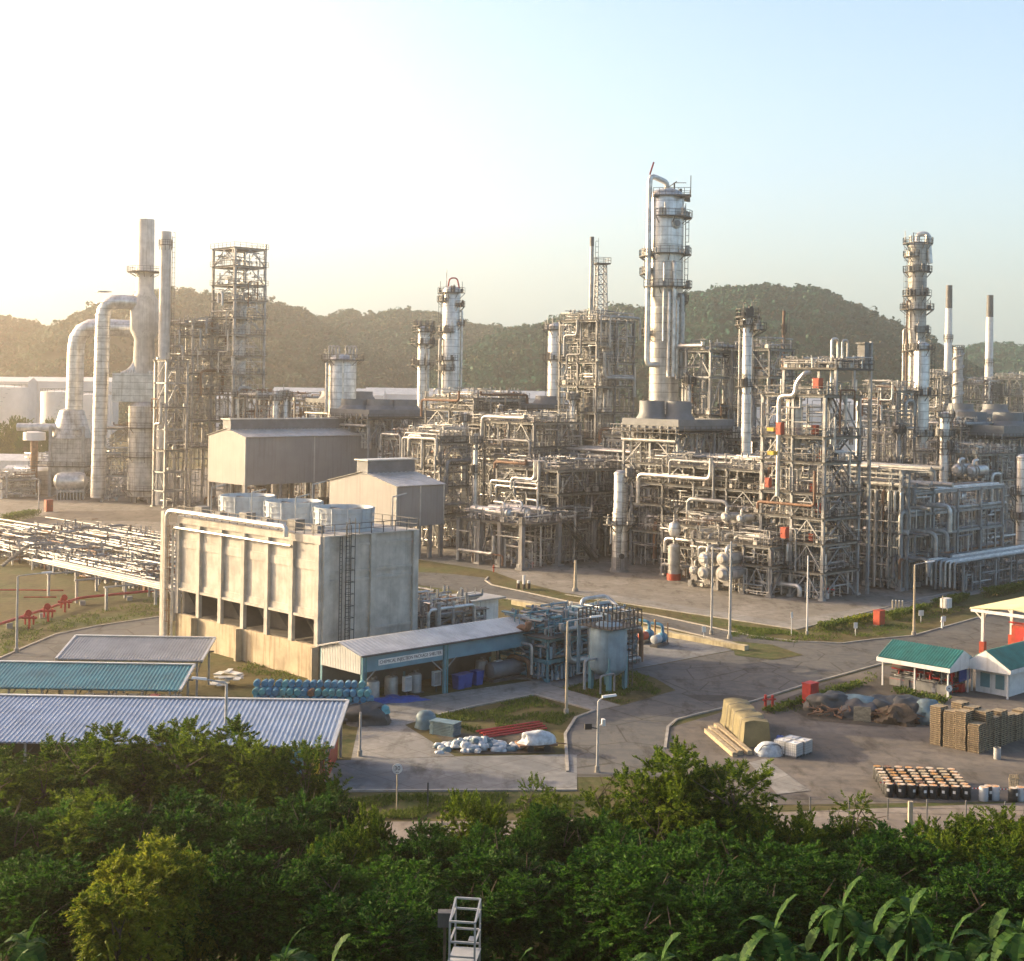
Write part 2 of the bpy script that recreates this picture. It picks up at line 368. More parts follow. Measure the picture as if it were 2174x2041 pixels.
sheet('road',[(1205,1650),(1200,1560),(1222,1525),(1262,1510),(1318,1499),(1435,1466),(1390,1440),(1341,1423),(1561,1381),(1600,1375),(1560,1368),(1422,1336),(1199,1290),(1069,1272),(978,1256),(870,1240),(870,1214),(960,1219),(1036,1228),(1045,1242),(1211,1278),(1392,1306),(1600,1351),(1690,1362),(1788,1366),(1850,1358),(1937,1350),(2076,1311),(2300,1262),(2300,1402),(2076,1396),(1873,1410),(1703,1457),(1600,1490),(1483,1517),(1437,1529),(1418,1545),(1412,1580),(1420,1650)],'asphalt')
sheet('access_road',[(-60,1425),(60,1372),(118,1348),(206,1330),(348,1309),(348,1352),(133,1400),(0,1450),(-60,1470)],'asphalt')
sheet('apron',[(640,1618),(1000,1606),(1225,1602),(1225,1680),(600,1684)],'apron')
sheet('path',[(770,1500),(900,1480),(1100,1450),(1135,1445),(1318,1498),(1262,1510),(1135,1476),(1000,1502),(910,1524),(860,1540),(965,1606),(745,1615)],'walk')
sheet('skid_paving',[(1010,1440),(1130,1378),(1270,1330),(1420,1338),(1555,1381),(1341,1422),(1200,1462),(1120,1444)],'apron')
sheet('dirt_track',[(560,1748),(1250,1742),(2300,1700),(2300,1768),(1250,1800),(560,1800)],'track')
sheet('pond_road',[(-40,1128),(130,1085),(420,1085),(420,1110),(160,1105),(-40,1150)],'dirt')
sheet('oil_stained_ground',[(1650,1490),(1760,1450),(1900,1440),(1960,1500),(1880,1545),(1720,1530)],'soil')
sheet('paved_patch',[(1590,1620),(1625,1612),(1720,1680),(1650,1688)],'walk')
sheet('verge_ground',[(1555,1362),(1640,1370),(1705,1392),(1640,1402),(1560,1392)],'grass')
sheet('junk_ground',[(900,1545),(1000,1560),(1150,1548),(1180,1600),(980,1603)],'soil')
def kerb(name,pts,m='kerb',w=.25,h=.13,st=False):
    mb=MB(); q=[P(*p) if st else Vector((*G(*p),0)) for p in pts]
    for a,b in zip(q,q[1:]): mb.bar(a+Vector((0,0,h/2)),b+Vector((0,0,h/2)),w,h)
    return structure(mb.build(name,MT[m],smooth=0))
kerb('kerb',[(1036,1226),(1030,1233),(1045,1243),(1211,1279),(1392,1307),(1600,1352),(1690,1363),(1788,1367),(1850,1359),(1937,1351),(2076,1312),(2200,1283)])
kerb('kerb',[(1069,1271),(1199,1289),(1422,1335),(1560,1367)])
kerb('kerb',[(1205,1640),(1200,1560),(1222,1525),(1262,1510),(1135,1476),(1000,1502),(910,1524)])
kerb('kerb',[(1412,1590),(1418,1545),(1437,1529),(1483,1517),(1600,1490),(1703,1457),(1873,1410),(2076,1396)])
kerb('kerb',[(-60,1425),(60,1372),(118,1348),(206,1330),(348,1309)])
kerb('kerb',[(690,1681),(1225,1679)])
kerb('kerb',[(1690,1337),(1200,1263)],h=.1); kerb('kerb',[(1690,1337),(1960,1271),(2080,1245)],h=.1)
# hills
RID=[('left',1000,[(-200,690),(0,668),(60,680),(100,697),(140,692),(180,675),(250,640),(330,618),(390,612),(450,622),(520,632),(570,642),(640,655),(700,690),(800,740),(900,800)]),
 ('mid',1180,[(480,690),(600,665),(700,668),(760,662),(820,657),(870,655),(930,665),(980,685),(1040,692),(1100,702),(1180,716),(1260,735),(1330,760),(1420,800)]),
 ('right',900,[(900,800),(980,745),(1060,706),(1130,690),(1200,668),(1300,655),(1400,650),(1480,620),(1540,607),(1600,605),(1680,610),(1720,615),(1800,645),(1880,680),(1940,712),(2000,752),(2060,790),(2120,820)]),
 ('far',1250,[(1850,800),(1930,765),(1985,748),(2050,733),(2100,728),(2174,733),(2300,760),(2420,800)])]
def lerp_prof(pr,u):
    if u<=pr[0][0]: return pr[0][1]
    for a,b in zip(pr,pr[1:]):
        if u<=b[0]:
            t=(u-a[0])/(b[0]-a[0]); t=t*t*(3-2*t); return a[1]+(b[1]-a[1])*t
    return pr[-1][1]
fr=MB()
for hn,(nm,Y,pr) in enumerate(RID):
    mb=MB(); u0,u1=pr[0][0],pr[-1][0]; nu=int((u1-u0)/12)+1; rows=17; dep=.38*Y
    grid=[]
    for i in range(nu):
        u=u0+(u1-u0)*i/(nu-1); p=AT(u,lerp_prof(pr,u),Y); zt=max(p.z-4,.1); col=[]
        for j in range(rows):
            f=j/(rows-1); y=Y-dep*.75+dep*1.3*f
            k=min(1,max(0,(y-(Y-dep*.75))/(dep*.75))); k=k*k*(3-2*k)
            if y>Y: k=1-.5*((y-Y)/(dep*.55))
            gul=noise.noise(Vector((p.x*.012,y*.004,hn*9.)))*.32*(1-abs(2*k-1))+noise.noise(Vector((p.x*.04,y*.03,hn)))*.06
            z=zt*max(0,k+gul*(k<.999)*(1 if y<Y else .3)); col.append(Vector((p.x*(1+(y-Y)/Y*.0),y,z-.5)))
        grid.append(col); mb.v+=[tuple(c) for c in col]
    for i in range(nu-1):
        for j in range(rows-1): k=i*rows+j; mb.f.append((k,k+rows,k+rows+1,k+1))
    structure(mb.build('hill',MT['hill']))
    ntree=int(8.5*(u1-u0))
    for q in range(ntree):
        i=rnd.random()*(nu-1.001); j=rnd.random()**.8*(rows*.72); i0,j0=int(i),int(j)
        if rnd.random()<.13: j0=12; j=12.+rnd.random()*.6
        c=grid[i0][j0].lerp(grid[i0+1][j0+1],.5*(i-i0)+.5*(j-j0))
        if c.z<2: continue
        R=rnd.uniform(1.3,3.1)*(1.+.5*noise.noise(c*.012)); h=rnd.uniform(1,4.2)+(3 if rnd.random()<.02 else 0)
        for w in range(12):
            d=Vector((rnd.gauss(0,1),rnd.gauss(0,1),rnd.gauss(.2,1))).normalized()
            cc=c+Vector((d.x*R,d.y*R,h+d.z*R*.8)); s_=rnd.uniform(.6,1.15)
            a=Vector((rnd.gauss(0,1),rnd.gauss(0,1),rnd.gauss(0,1)+.5)); a=(d*1.2+a*.7).normalized(); x=a.cross(Vector((.3,.2,1))).normalized()*s_; y=a.cross(x).normalized()*s_
            fr.quad(tuple(cc-x-y),tuple(cc+x-y*.6),tuple(cc+x*.7+y),tuple(cc-x*.8+y))
tag(fr.build('hillside_forest',MT['leaf_far'],smooth=0),kind='stuff')
# ------------------------------------------------------------ cooling tower building
def corrug(mb,p0,p1,q0,q1,n,d):
    """ribbed sheet: edge p0-p1 (eave) to q0-q1 (ridge), n ribs of depth d"""
    p0,p1,q0,q1=map(Vector,(p0,p1,q0,q1)); nrm=(p1-p0).cross(q0-p0).normalized()
    if nrm.z<0: nrm=-nrm
    rows=[]
    for i in range(n+1):
        for f,h in ((0,0),(.35,0),(.5,1),(.8,1)):
            if i==n and f>0: break
            t=(i+f)/n; o=nrm*(h*d); rows.append((p0.lerp(p1,t)+o,q0.lerp(q1,t)+o))
    b=len(mb.v)
    for a,c in rows: mb.v+=[tuple(a),tuple(c)]
    for i in range(len(rows)-1): k=b+2*i; mb.f.append((k,k+2,k+3,k+1))
    # underside so that the sheet has thickness
    o=nrm*-.04; mb.hexa([tuple(p0+o*2),tuple(p1+o*2),tuple(q1+o*2),tuple(q0+o*2),tuple(p0+o),tuple(p1+o),tuple(q1+o),tuple(q0+o)])
ct=thing('cooling_tower','large stained concrete cooling tower building with three white fan stacks on its roof','cooling tower',P(-79.7,2.1),AN)
L,W,H=27.,12.4,14.3
mb=MB(); mb.box(0,W,0,.5,0,H); mb.box(W-.5,W,.5,L,0,H); mb.box(.5,W-.5,L-.5,L,0,H)
mb.box(0,.45,.5,L,6.4,H)
mb.box(.45,W-.5,.5,L-.5,H-.5,H-.25)
for x in (0,6.,W-.7): mb.box(x,x+.7,-.35,0,0,H)
for z in (2.6,4.4,9.6,10.5,13.2): mb.box(.7,6.,-.12,0,z,z+.28); mb.box(6.7,W-.7,-.12,0,z,z+.28)
mb.build('wall',MT['conc'],ct)
mb=MB(); mb.box(-.12,0,.02,L,6.3,6.95); mb.box(-.35,0,0,L,6.05,6.3); mb.box(-.1,0,0,L,10.9,11.8); mb.box(-.25,0,0,L,13.6,H+.1); mb.build('ledge',MT['conc'],ct)
for i in range(7):
    y=i*(L-.6)/6; mb=MB(); mb.box(-.42,0,y,y+.6,3.4,13.6); mb.build('pilaster',MT['conc'],ct)
mb=MB(); mb.box(-.3,.2,.3,L,0,3.4); mb.box(-1.1,-.3,-.05,.6,0,3.4); mb.box(-1.1,-.3,L/2,L/2+.35,0,3.4); mb.box(-1.1,-.3,L*.83,L*.83+.35,0,3.4); mb.build('basin_wall',MT['conc2'],ct)
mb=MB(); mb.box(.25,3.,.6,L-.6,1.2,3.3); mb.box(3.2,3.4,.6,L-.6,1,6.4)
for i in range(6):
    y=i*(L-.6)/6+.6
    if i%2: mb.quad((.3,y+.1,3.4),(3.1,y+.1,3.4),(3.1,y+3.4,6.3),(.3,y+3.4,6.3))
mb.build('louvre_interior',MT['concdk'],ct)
mb=MB(); mb.box(-.05,W+.1,-.4,L+.1,H,H+.12); mb.build('roof_slab',MT['conc'],ct)
for k in range(3):
    cx,cy=W*.5-.1,L*(1+2*k)/6
    mb=MB(); R=3.1
    mb.lathe([(R*1.02,0),(R*.98,.5),(R*.97,1.),(R*.98,1.7),(R*1.02,2.35),(R*.98,2.35),(R*.94,1.7),(R*.92,1.),(R*.9,.2)],36,o=(cx,cy,H+.12))
    for a in range(0,36,3):
        an=2*math.pi*a/36; mb.bar((cx+R*1.0*math.cos(an),cy+R*1.0*math.sin(an),H+.1),(cx+R*1.04*math.cos(an),cy+R*1.04*math.sin(an),H+2.4),.1)
    for z in (.6,1.3,2.):
        mb2=[]; 
        for a in range(36):
            a0,a1=2*math.pi*a/36,2*math.pi*(a+1)/36; mb.bar((cx+R*1.01*math.cos(a0),cy+R*1.01*math.sin(a0),H+z),(cx+R*1.01*math.cos(a1),cy+R*1.01*math.sin(a1),H+z),.1)
    st=mb.build('fan_stack',MT['fan'],ct)
    mb=MB(); mb.tube((cx,cy,H+.3),(cx,cy,H+2.2),.5,10)
    for a in range(6):
        an=a*math.pi/3+.3; mb.bar((cx,cy,H+2.1),(cx+2.9*math.cos(an),cy+2.9*math.sin(an),H+2.15),.5,.06)
    mb.build('fan_blade',MT['steel_dk'],st)
    mb=MB(); mb.cbox((1.6,cy+2.2,H+.7),1.2,1.4,1.1); mb.cbox((1.6,cy-1.6,H+.5),.9,1.,.8); mb.tube((1.9,cy,H+.6),(cx-R,cy,H+.8),.12); mb.build('motor',MT['steel'],ct)
for k,(pts) in enumerate([[(-.2,-.2,H+.12),(W,-.2,H+.12)],[(W,-.2,H+.12),(W,L,H+.12)],[(-.2,L,H+.12),(-.2,-.2,H+.12)]]):
    mb=MB(); mb.rail(pts,1.1,.07,1.5); mb.build('railing',MT['steel_dk'],ct)
mb=MB(); mb.ladder(2.9,-.55,.3,H+1.1,0,-1,.6); mb.build('ladder',MT['black'],ct)
mb=MB(); mb.ladder(2.0,-.5,.3,H,0,-1,.3,cage=False); mb.build('cable_ladder',MT['steel_dk'],ct)
mb=MB(); mb.pipe([(-.9,L+1.2,.2),(-.9,L+1.2,H+.7),(-.9,5,H+.7),(-.9,5,H-.3)],.28,10,1.2); mb.build('riser_pipe',MT['silver'],ct)
mb=MB(); mb.pipe([(-.6,L+.3,.2),(-.6,L+.3,H-1.2),(-.6,4.5,H-1.2)],.14,8,.8); mb.build('riser_pipe',MT['silver'],ct)
mb=MB(); mb.box(-.9,-.4,L+1.9,L+2.5,0,H+.5); mb.build('end_post',MT['conc'],ct)
mb=MB(); mb.ladder(-.5,L+.9,.2,H-1,-1,0,.5); mb.build('ladder',MT['rust'],ct)
for (x,y) in ((1,6),(1,14),(1,22),(10,1.2),(13.4,20)):
    mb=MB(); mb.tube((x,y,H+.1),(x,y,H+3.6),.06); mb.bar((x,y,H+3.55),(x+1.4,y-.6,H+3.9),.12); mb.build('roof_light',MT['polegrey'],ct)
# ------------------------------------------------------------ clad houses over open ground floors
def clad_house(label,cu,cv,cy,Lx,Ly,z0,z1,rise,vent):
    c=AT(cu,cv,cy); r=thing('warehouse',label,'warehouse',(c.x,c.y,0),AN)
    mb=MB(); ym=Ly/2
    v=[(0,0,z0),(Lx,0,z0),(Lx,Ly,z0),(0,Ly,z0),(0,0,z1),(Lx,0,z1),(Lx,Ly,z1),(0,Ly,z1),(0,ym,z1+rise),(Lx,ym,z1+rise)]
    mb.v=v; mb.f=[(0,1,5,4),(1,2,6,9,5),(2,3,7,6),(3,0,4,8,7),(0,3,2,1)]; mb.build('wall',MT['wall1'],r,smooth=0)
    for x in (0,Lx*.5,Lx): 
        mb=MB(); mb.box(x-.12,x+.12,-.07,-.003,z0,z1); mb.build('wall_trim',MT['roof_s'],r)
    for s_ in (0,1):
        mb=MB(); a=(-.3,-.4 if not s_ else Ly+.4,z1-.05); b=(Lx+.3,a[1],a[2]); q=(-.3,ym,z1+rise+.08); q2=(Lx+.3,ym,z1+rise+.08); corrug(mb,a,b,q,q2,int(Lx/.9),.06); mb.build('roof',MT['roof_s'],r,smooth=0)
    mb=MB(); w=1.5
    mb.box(-.05,Lx-vent,ym-w,ym+w,z1+rise-.5,z1+rise+1.9); 
    for z in (.2,.7,1.2): mb.box(.1,Lx-vent,ym-w-.1,ym-w,z1+rise+z,z1+rise+z+.25)
    vn=mb.build('ridge_vent',MT['finfan'],r,smooth=0)
    mb=MB(); mb.box(-.4,Lx-vent+.3,ym-w-.35,ym+w+.35,z1+rise+1.9,z1+rise+2.1); mb.build('vent_cap',MT['roof_s'],vn,smooth=0)
    for i in range(5):
        for y in (.3,Ly-.3):
            mb=MB(); x=.3+(Lx-.6)*i/4; mb.box(x-.3,x+.3,y-.3,y+.3,0,z0+.2); mb.build('post',MT['brown'],r)
    mb=MB()
    for i in range(6):
        x=3+i*(Lx-6)/5; mb.cbox((x,Ly*.5,1.6),2.2,3.5,3.2); mb.tube((x,Ly*.3,3),(x,Ly*.3,z0),.4)
    mb.build('machinery',MT['darkbox'],r); return r
clad_house('big grey windowless warehouse on posts, the larger and farther one behind the concrete cooling tower',520,1032,300,36,14.5,7.5,17.8,1.6,4)
clad_house('grey windowless warehouse with louvred ridge, the smaller one just behind the cooling tower',841,1115,236,10.5,18.5,5.6,12.6,1.9,0)
# ------------------------------------------------------------ chemical shelter
c=AT(767,1389,129.5); sh=thing('shelter','blue grey steel shelter with a lettered valance in front of the cooling tower','shelter',(c.x,c.y,0),AN)
L,Wd,ze,zr,zb=22.,6.,4.95,5.75,3.25
for s_ in (0,1):
    mb=MB(); y=-.45 if not s_ else Wd+.45; corrug(mb,(-.4,y,ze-.06),(L+.4,y,ze-.06),(-.4,Wd/2,zr),(L+.4,Wd/2,zr),46,.05); mb.build('roof',MT['roof_s'],sh,smooth=0)
mb=MB(); mb.tube((-.4,-.5,ze-.1),(L+.4,-.5,ze-.1),.1,6); mb.build('gutter',MT['steel_dk'],sh)
mb=MB(); mb.box(.15,L-.15,-.06,0,zb,ze-.08); mb.build('valance',MT['shed'],sh)
mb=MB()
for i in range(24):
    y=Wd*i/24; mb.box(-.1,-.02,y,y+.17,zb-.1,min(ze+ (zr-ze)*(1-abs(2*(y+.1)/Wd-1)),zr)-.1)
mb.box(-.02,.02,0,Wd,zb-.1,ze-.1); mb.v+= [(0,0,ze-.1),(0,Wd,ze-.1),(0,Wd/2,zr-.1)]; n=len(mb.v); mb.f.append((n-3,n-1,n-2)); mb.build('gable',MT['gable'],sh,smooth=0)
mb=MB(); mb.box(L-.05,L,0,Wd,zb,ze-.1); mb.build('gable',MT['shed'],sh)
for x in (.1,L*.46,L-.1):
    for y in (-.12,Wd):
        mb=MB(); mb.box(x-.14,x+.14,y-.14,y+.14,0,ze-.15); p=mb.build('post',MT['teal'],sh)
        if y<0:
            mb=MB(); mb.tube((x+.28,y-.15,0),(x+.28,y-.15,ze-.2),.07,6); mb.build('downpipe',MT['roof_teal'],p)
            for k in (-1,1):
                if 0<x+k*1.5<L: mb=MB(); mb.bar((x,y+.1,zb-1.2),(x+k*1.6,y+.1,zb+.1),.1); mb.build('brace',MT['steel_lt'],p)
mb=MB(); mb.box(0,L,Wd-.1,Wd,0,1.2); mb.box(0,L,Wd-.2,Wd-.1,1.2,4.2); mb.build('back_wall',MT['concdk'],sh)
def text(name,body,size,m,parent,loc,rot,sx=1.,ext=.006):
    cu=bpy.data.curves.new(name,'FONT'); cu.body=body; cu.size=size; cu.extrude=ext; cu.align_x='CENTER'; cu.align_y='CENTER'
    o=bpy.data.objects.new(name,cu); COL.objects.link(o); dg=bpy.context.evaluated_depsgraph_get(); dg.update()
    me=bpy.data.meshes.new_from_object(o.evaluated_get(dg)); me.name=name; bpy.data.objects.remove(o); me.materials.clear(); me.materials.append(m)
    q=bpy.data.objects.new(name,me); COL.objects.link(q); q.parent=parent; q.location=loc; q.rotation_euler=rot; q.scale=(sx,1,1); return q
sg=thing('signboard','narrow white signboard lettered CHEMICAL INJECTION PACKAGE SHELTER on the blue grey valance','sign',sh.matrix_basis@Vector((5.9,-.07,3.98)),AN)
mb=MB(); mb.box(-3.95,3.95,-.05,0,-.27,.27); mb.build('board',MT['white'],sg)
tx=text('lettering','CHEMICAL INJECTION PACKAGE SHELTER',.44,MT['black'],sg,(0,-.06,0),(math.pi/2,0,0)); wd=max(v.co.x for v in tx.data.vertices)*2; tx.scale=(7.6/wd,1,1)
SHM=Matrix.Translation(sh.location)@Matrix.Rotation(AN,4,'Z')
# equipment standing under and beside the shelter
def at_sh(x,y,z=0): return SHM@Vector((x,y,z))
def chem_tank(label,p,m,r=.6,h=1.4):
    t=thing('chemical_tank',label,'tank',p,AN)
    mb=MB(); mb.lathe([(r,.1),(r,h),(r*.9,h+.12),(r*.4,h+.2)],18); mb.build('tank_body',MT[m],t)
    mb=MB(); mb.tube((0,0,h+.15),(0,0,h+.45),.15); mb.pipe([(0,0,h+.4),(.5,0,h+.5),(.5,0,.3)],.05); mb.build('outlet_pipe',MT['steel'],t)
    mb=MB(); mb.box(-r,r,-r,r,0,.1); mb.build('skid',MT['steel_dk'],t); return t
for i,(x,y,m,l) in enumerate([(3,2,'steel_lt','pale dosing tank under the left bay of the lettered shelter'),(5.6,2.4,'pipe_tan','tan dosing tank second from the left under the lettered shelter'),(8.2,2,'steel_lt','pale dosing tank left of the middle shelter post'),(12.5,3,'rust','rust coloured dosing tank behind the middle shelter post'),(17.6,2.6,'steel_lt','pale dosing tank under the right bay of the shelter')]): chem_tank(l,at_sh(x,y),m,.65,1.7)
for i,(x,y,l) in enumerate([(12.6,.5,'tall dark blue bin under the shelter, leftmost of three'),(13.7,.7,'tall dark blue bin under the shelter, middle of three'),(15.3,.8,'tall dark blue bin under the shelter, rightmost of three')]):
    t=thing('bin',l,'bin',at_sh(x,y),AN,'blue bins under the shelter'); mb=MB(); mb.v=[(-.4,-.4,0),(.4,-.4,0),(.4,.4,0),(-.4,.4,0),(-.5,-.5,1.3),(.5,-.5,1.3),(.5,.5,1.3),(-.5,.5,1.3)]; mb.f=[(0,3,2,1),(0,1,5,4),(1,2,6,5),(2,3,7,6),(3,0,4,7),(4,5,6,7)]; mb.build('bin_body',MT['blue'],t,smooth=0); mb=MB(); mb.box(-.53,.53,-.53,.53,1.3,1.4); mb.build('lid',MT['blue'],t)
for x,l in ((6.3,'grey control panel cabinet on stand left of the middle shelter post'),(10.,'small pale control cabinet beside the middle shelter post'),(18.3,'tall pale blue control cabinet under the right shelter bay')):
    t=thing('control_cabinet',l,'cabinet',at_sh(x,.9),AN); mb=MB(); mb.box(-.45,.45,-.2,.2,.6,2); mb.build('cabinet_body',MT['fan'],t); mb=MB(); mb.box(-.05,.05,-.05,.05,0,.6); mb.build('stand',MT['steel_dk'],t); mb=MB(); mb.box(-.4,.4,-.22,-.2,.7,1.9); mb.build('door',MT['steel_lt'],t)
t=thing('tank_skid','long low dark tank lying on a frame at the right end of the shelter','tank',at_sh(19.3,.3),AN)
mb=MB(); mb.lathe([(.2,-2.4),(.75,-2.2),(.85,-1.9),(.85,1.9),(.75,2.2),(.2,2.4)],18,axis='x',o=(0,.6,1.1)); mb.build('tank_body',MT['finfan'],t); mb=MB(); mb.box(-2.3,2.3,-.2,1.4,0,.3); mb.build('skid',MT['steel_dk'],t)
# ------------------------------------------------------------ columns (towers)
def plat(mb,mr,r,z,a0,a1,w=1.1,n=None,sq=False):
    n=n or max(6,int((a1-a0)/(2*math.pi)*18)); mb.ring(r,r+w,z-.16,z,n,a0,a1)
    k=max(4,n)
    pts=[((r+w)*math.cos(a0+(a1-a0)*i/k),(r+w)*math.sin(a0+(a1-a0)*i/k),z) for i in range(k+1)]
    if a1-a0<6.2: pts=[((r+.1)*math.cos(a0),(r+.1)*math.sin(a0),z)]+pts+[((r+.1)*math.cos(a1),(r+.1)*math.sin(a1),z)]
    mr.rail(pts,1.15,.08,2.2)
    for i in range(0,k+1,2):
        a=a0+(a1-a0)*i/k; mb.bar((r*math.cos(a),r*math.sin(a),z-1.3),((r+w)*math.cos(a),(r+w)*math.sin(a),z-.15),.12)
PI=math.pi
def column(name,label,u,v,Y,prof,plats=(),m='clad',ladders=(),pipes=(),overhead=True,z0=0,cat='column',skirt=True,dom=1.):
    """prof: [(radius, z)...]; plats: (z,a0deg,a1deg,width)"""
    c=AT(u,v,Y); t=thing(name,label,cat,(c.x,c.y,0),0)
    r0=prof[0][0]; rt,zt=prof[-1]
    pr=list(prof)+[(rt*math.cos(a),zt+rt*.55*dom*math.sin(a)) for a in (.25,.55,.85,1.15,1.4)]
    mb=MB(); mb.lathe(pr,28); 
    for r,z in prof[1:]: mb.ring(r-.02,r+.1,z-.12,z+.12,28)
    mb.build('shell',MT[m],t)
    if skirt and z0==0:
        mb=MB(); mb.ring(r0-.05,r0+.25,0,.5,24); mb.ring(r0-.02,r0+.06,.5,2.4,24); mb.build('skirt',MT['brown'],t)
    def rad(z):
        for (a,za),(b,zb) in zip(prof,prof[1:]):
            if z<=zb: return a+(b-a)*(z-za)/max(zb-za,1e-6)
        return rt
    for pz,a0,a1,w in plats:
        mb,mr=MB(),MB(); plat(mb,mr,rad(pz)+.05,pz,math.radians(a0),math.radians(a1),w); p=mb.build('platform',MT['grate'],t); mr.build('railing',MT['rail'],p)
        mb=MB(); rr=random.Random(int(pz*10)+len(label))
        for i in range(7):
            a=math.radians(rr.uniform(a0,a1)); d=rad(pz)+w*.55; x,y=d*math.cos(a),d*math.sin(a); hh=rr.uniform(.5,1.6)
            mb.obox((x,y,pz+hh/2),rr.uniform(.3,.8),rr.uniform(.3,.7),hh,a)
            if rr.random()<.5: mb.tube((x,y,pz),(x,y,pz+rr.uniform(1.5,2.8)),.08,5)
        mb.build('valve_cluster',MT[rr.choice(['steel','pipe_tan','steel_dk'])],p)
    for ang,za,zb in ladders:
        a=math.radians(ang); d=rad((za+zb)/2)+.35; mb=MB(); mb.ladder(d*math.cos(a),d*math.sin(a),za,zb,math.cos(a),math.sin(a),.6); mb.build('ladder',MT['rail'],t)
    for ang,za,zb,pr_,mm in pipes:
        a=math.radians(ang); d=max(rad(za),rad(zb))+pr_+.35; x,y=d*math.cos(a),d*math.sin(a); e=.5
        mb=MB(); mb.pipe([(rad(zb)*.8*math.cos(a),rad(zb)*.8*math.sin(a),zb),(x,y,zb),(x,y,za),(x*1.02+.01,y*1.02,za-.5)],pr_,10,pr_*2.5); mb.build('pipe',MT[mm],t)
        mb=MB(); z=za+3
        while z<zb-1: mb.bar((x*.6,y*.6,z),(x,y,z),.1); mb.ring(0,.01,0,.01,3); z+=5
        if mb.v: mb.build('pipe_bracket',MT['steel_dk'],t)
    return t,c
def zz(u,v,Y): return ZV(u,v,Y)
# the tallest column
Yb=262; Z=lambda v:zz(1412,v,Yb)
t,c=column('distillation_column','tallest silver distillation column with dark ring platforms and a tall pipe on its left',1412,640,Yb,
 [(2.75,0),(2.75,Z(655)),(3.25,Z(630)),(3.25,Z(420))],
 [(Z(462),-120,75,1.5),(Z(540),-130,60,1.4),(Z(545),150,215,1.6),(Z(583),165,205,1.5),(Z(610),-150,70,1.6),(Z(712),150,215,1.4),(Z(640),-20,50,1.2)],
 'clad',[(-20,Z(610),Z(540)),(-15,Z(540),Z(462)),(0,Z(700),Z(612)),(-70,Z(800),Z(715))],
 [(-85,Z(795),Z(620),.28,'silver'),(-72,Z(795),Z(560),.38,'silver'),(-58,Z(800),Z(640),.3,'silver'),(-45,Z(800),Z(628),.42,'pipe_tan'),(-30,Z(800),Z(650),.26,'silver'),(-15,Z(800),Z(660),.3,'silver'),(-100,Z(720),Z(560),.2,'silver')])
xo=-3.9
mb=MB(); zt=Z(375); mb.pipe([(-1.2,-2.4,Z(775)),(xo+.5,-2.4,Z(776)),(xo+.5,-2.0,zt),(0,-.2,zt-1.2),(0,0,Z(405))],.5,14,1.5); mb.build('overhead_pipe',MT['silver'],t)
mb=MB(); mb.bar((xo+.5,-2.0,zt),(xo+1.2,-2,zt+2.3),.3); mb.build('davit',MT['red'],t)
mb,mr=MB(),MB(); pz=Z(418); q=[(-2.8,-3.2),(3.9,-4.2),(4.6,2.8),(-2.2,3.6)]
mb.v=[(x,y,pz-.25) for x,y in q]+[(x,y,pz) for x,y in q]; mb.f=[(0,3,2,1),(4,5,6,7),(0,1,5,4),(1,2,6,5),(2,3,7,6),(3,0,4,7)]
for i in (0,1): mb.bar((q[i][0],q[i][1],pz-.3),(q[i+2][0],q[i+2][1],pz-.3),.35,.5)
for x,y in ((-1.6,-1.6),(2,-1.8),(2.2,1.5),(-1.4,1.8)): mb.bar((x,y,Z(440)),(x,y,pz),.25)
p=mb.build('top_platform',MT['grate'],t,smooth=0); mr.rail([(x,y,pz) for x,y in q+q[:1]],1.2,.09,1.1); mr.bar((3.9,-4.2,pz),(3.9,-4.2,pz+3.4),.14); mr.build('railing',MT['rail'],p)
mb=MB(); mb.tube((1.2,-1.5,pz),(1.2,-1.5,pz+2.4),.15); mb.bar((1.2,-1.5,pz+2.4),(3.2,-3,pz+2.2),.12); mb.bar((.4,-.5,pz+1.8),(1.6,-2,pz+2.6),.12); mb.cbox((1.2,-1,pz+.6),.8,.8,1.2); mb.cbox((2.6,.5,pz+.8),.5,.5,1.6); mb.build('relief_valve',MT['steel_dk'],p)
mb=MB(); a=math.radians(-62); 
mb.lathe([(1.0,0),(1.0,.12),(.75,.2),(.75,.35),(.2,.38)],18,axis='x'); man=mb.build('manway',MT['clad2'],t); man.location=(3.22*math.cos(a),3.22*math.sin(a),Z(478)); man.rotation_euler=(0,0,a)
mb=MB(); mb.lathe([(.6,0),(.6,.1),(.15,.12)],14,axis='x',o=(.39,0,0)); mb.build('manway_cover',MT['finfan'],man)
# right tall column with the looped top pipe
Y7=300; Z=lambda v:zz(1946,v,Y7)
t,c=column('distillation_column','tall slender silver column with a looped pipe on top, right of the wooded hill',1947,640,Y7,[(1.75,0),(1.75,Z(720)),(1.95,Z(700)),(1.95,Z(530)),(2.15,Z(524))],
 [(Z(517),0,360,.9),(Z(545),100,260,1.),(Z(577),-160,170,1.),(Z(628),120,330,1.),(Z(657),0,360,1.5),(Z(745),90,300,1.3),(Z(706),-110,80,1.)],'clad2',[(190,Z(577),Z(517)),(190,Z(657),Z(577)),(200,Z(745),Z(657))],[(-100,Z(840),Z(690),.25,'pipe_tan'),(170,Z(900),Z(700),.3,'pipe_tan'),(200,Z(880),Z(640),.18,'rust')])
mb=MB(); mb.pipe([(-.2,0,Z(520)),(-.2,0,Z(497)),(2.0,-.6,Z(497)),(2.0,-.9,Z(518)),(2.3,-1.2,Z(560))],.55,12,1.5); mb.build('overhead_pipe',MT['silver'],t)
mb=MB(); mb.tube((-1,0,Z(517)),(-1,0,Z(494)),.1); mb.bar((-1,0,Z(495)),(.8,0,Z(497)),.08); mb.build('davit',MT['steel_dk'],t)
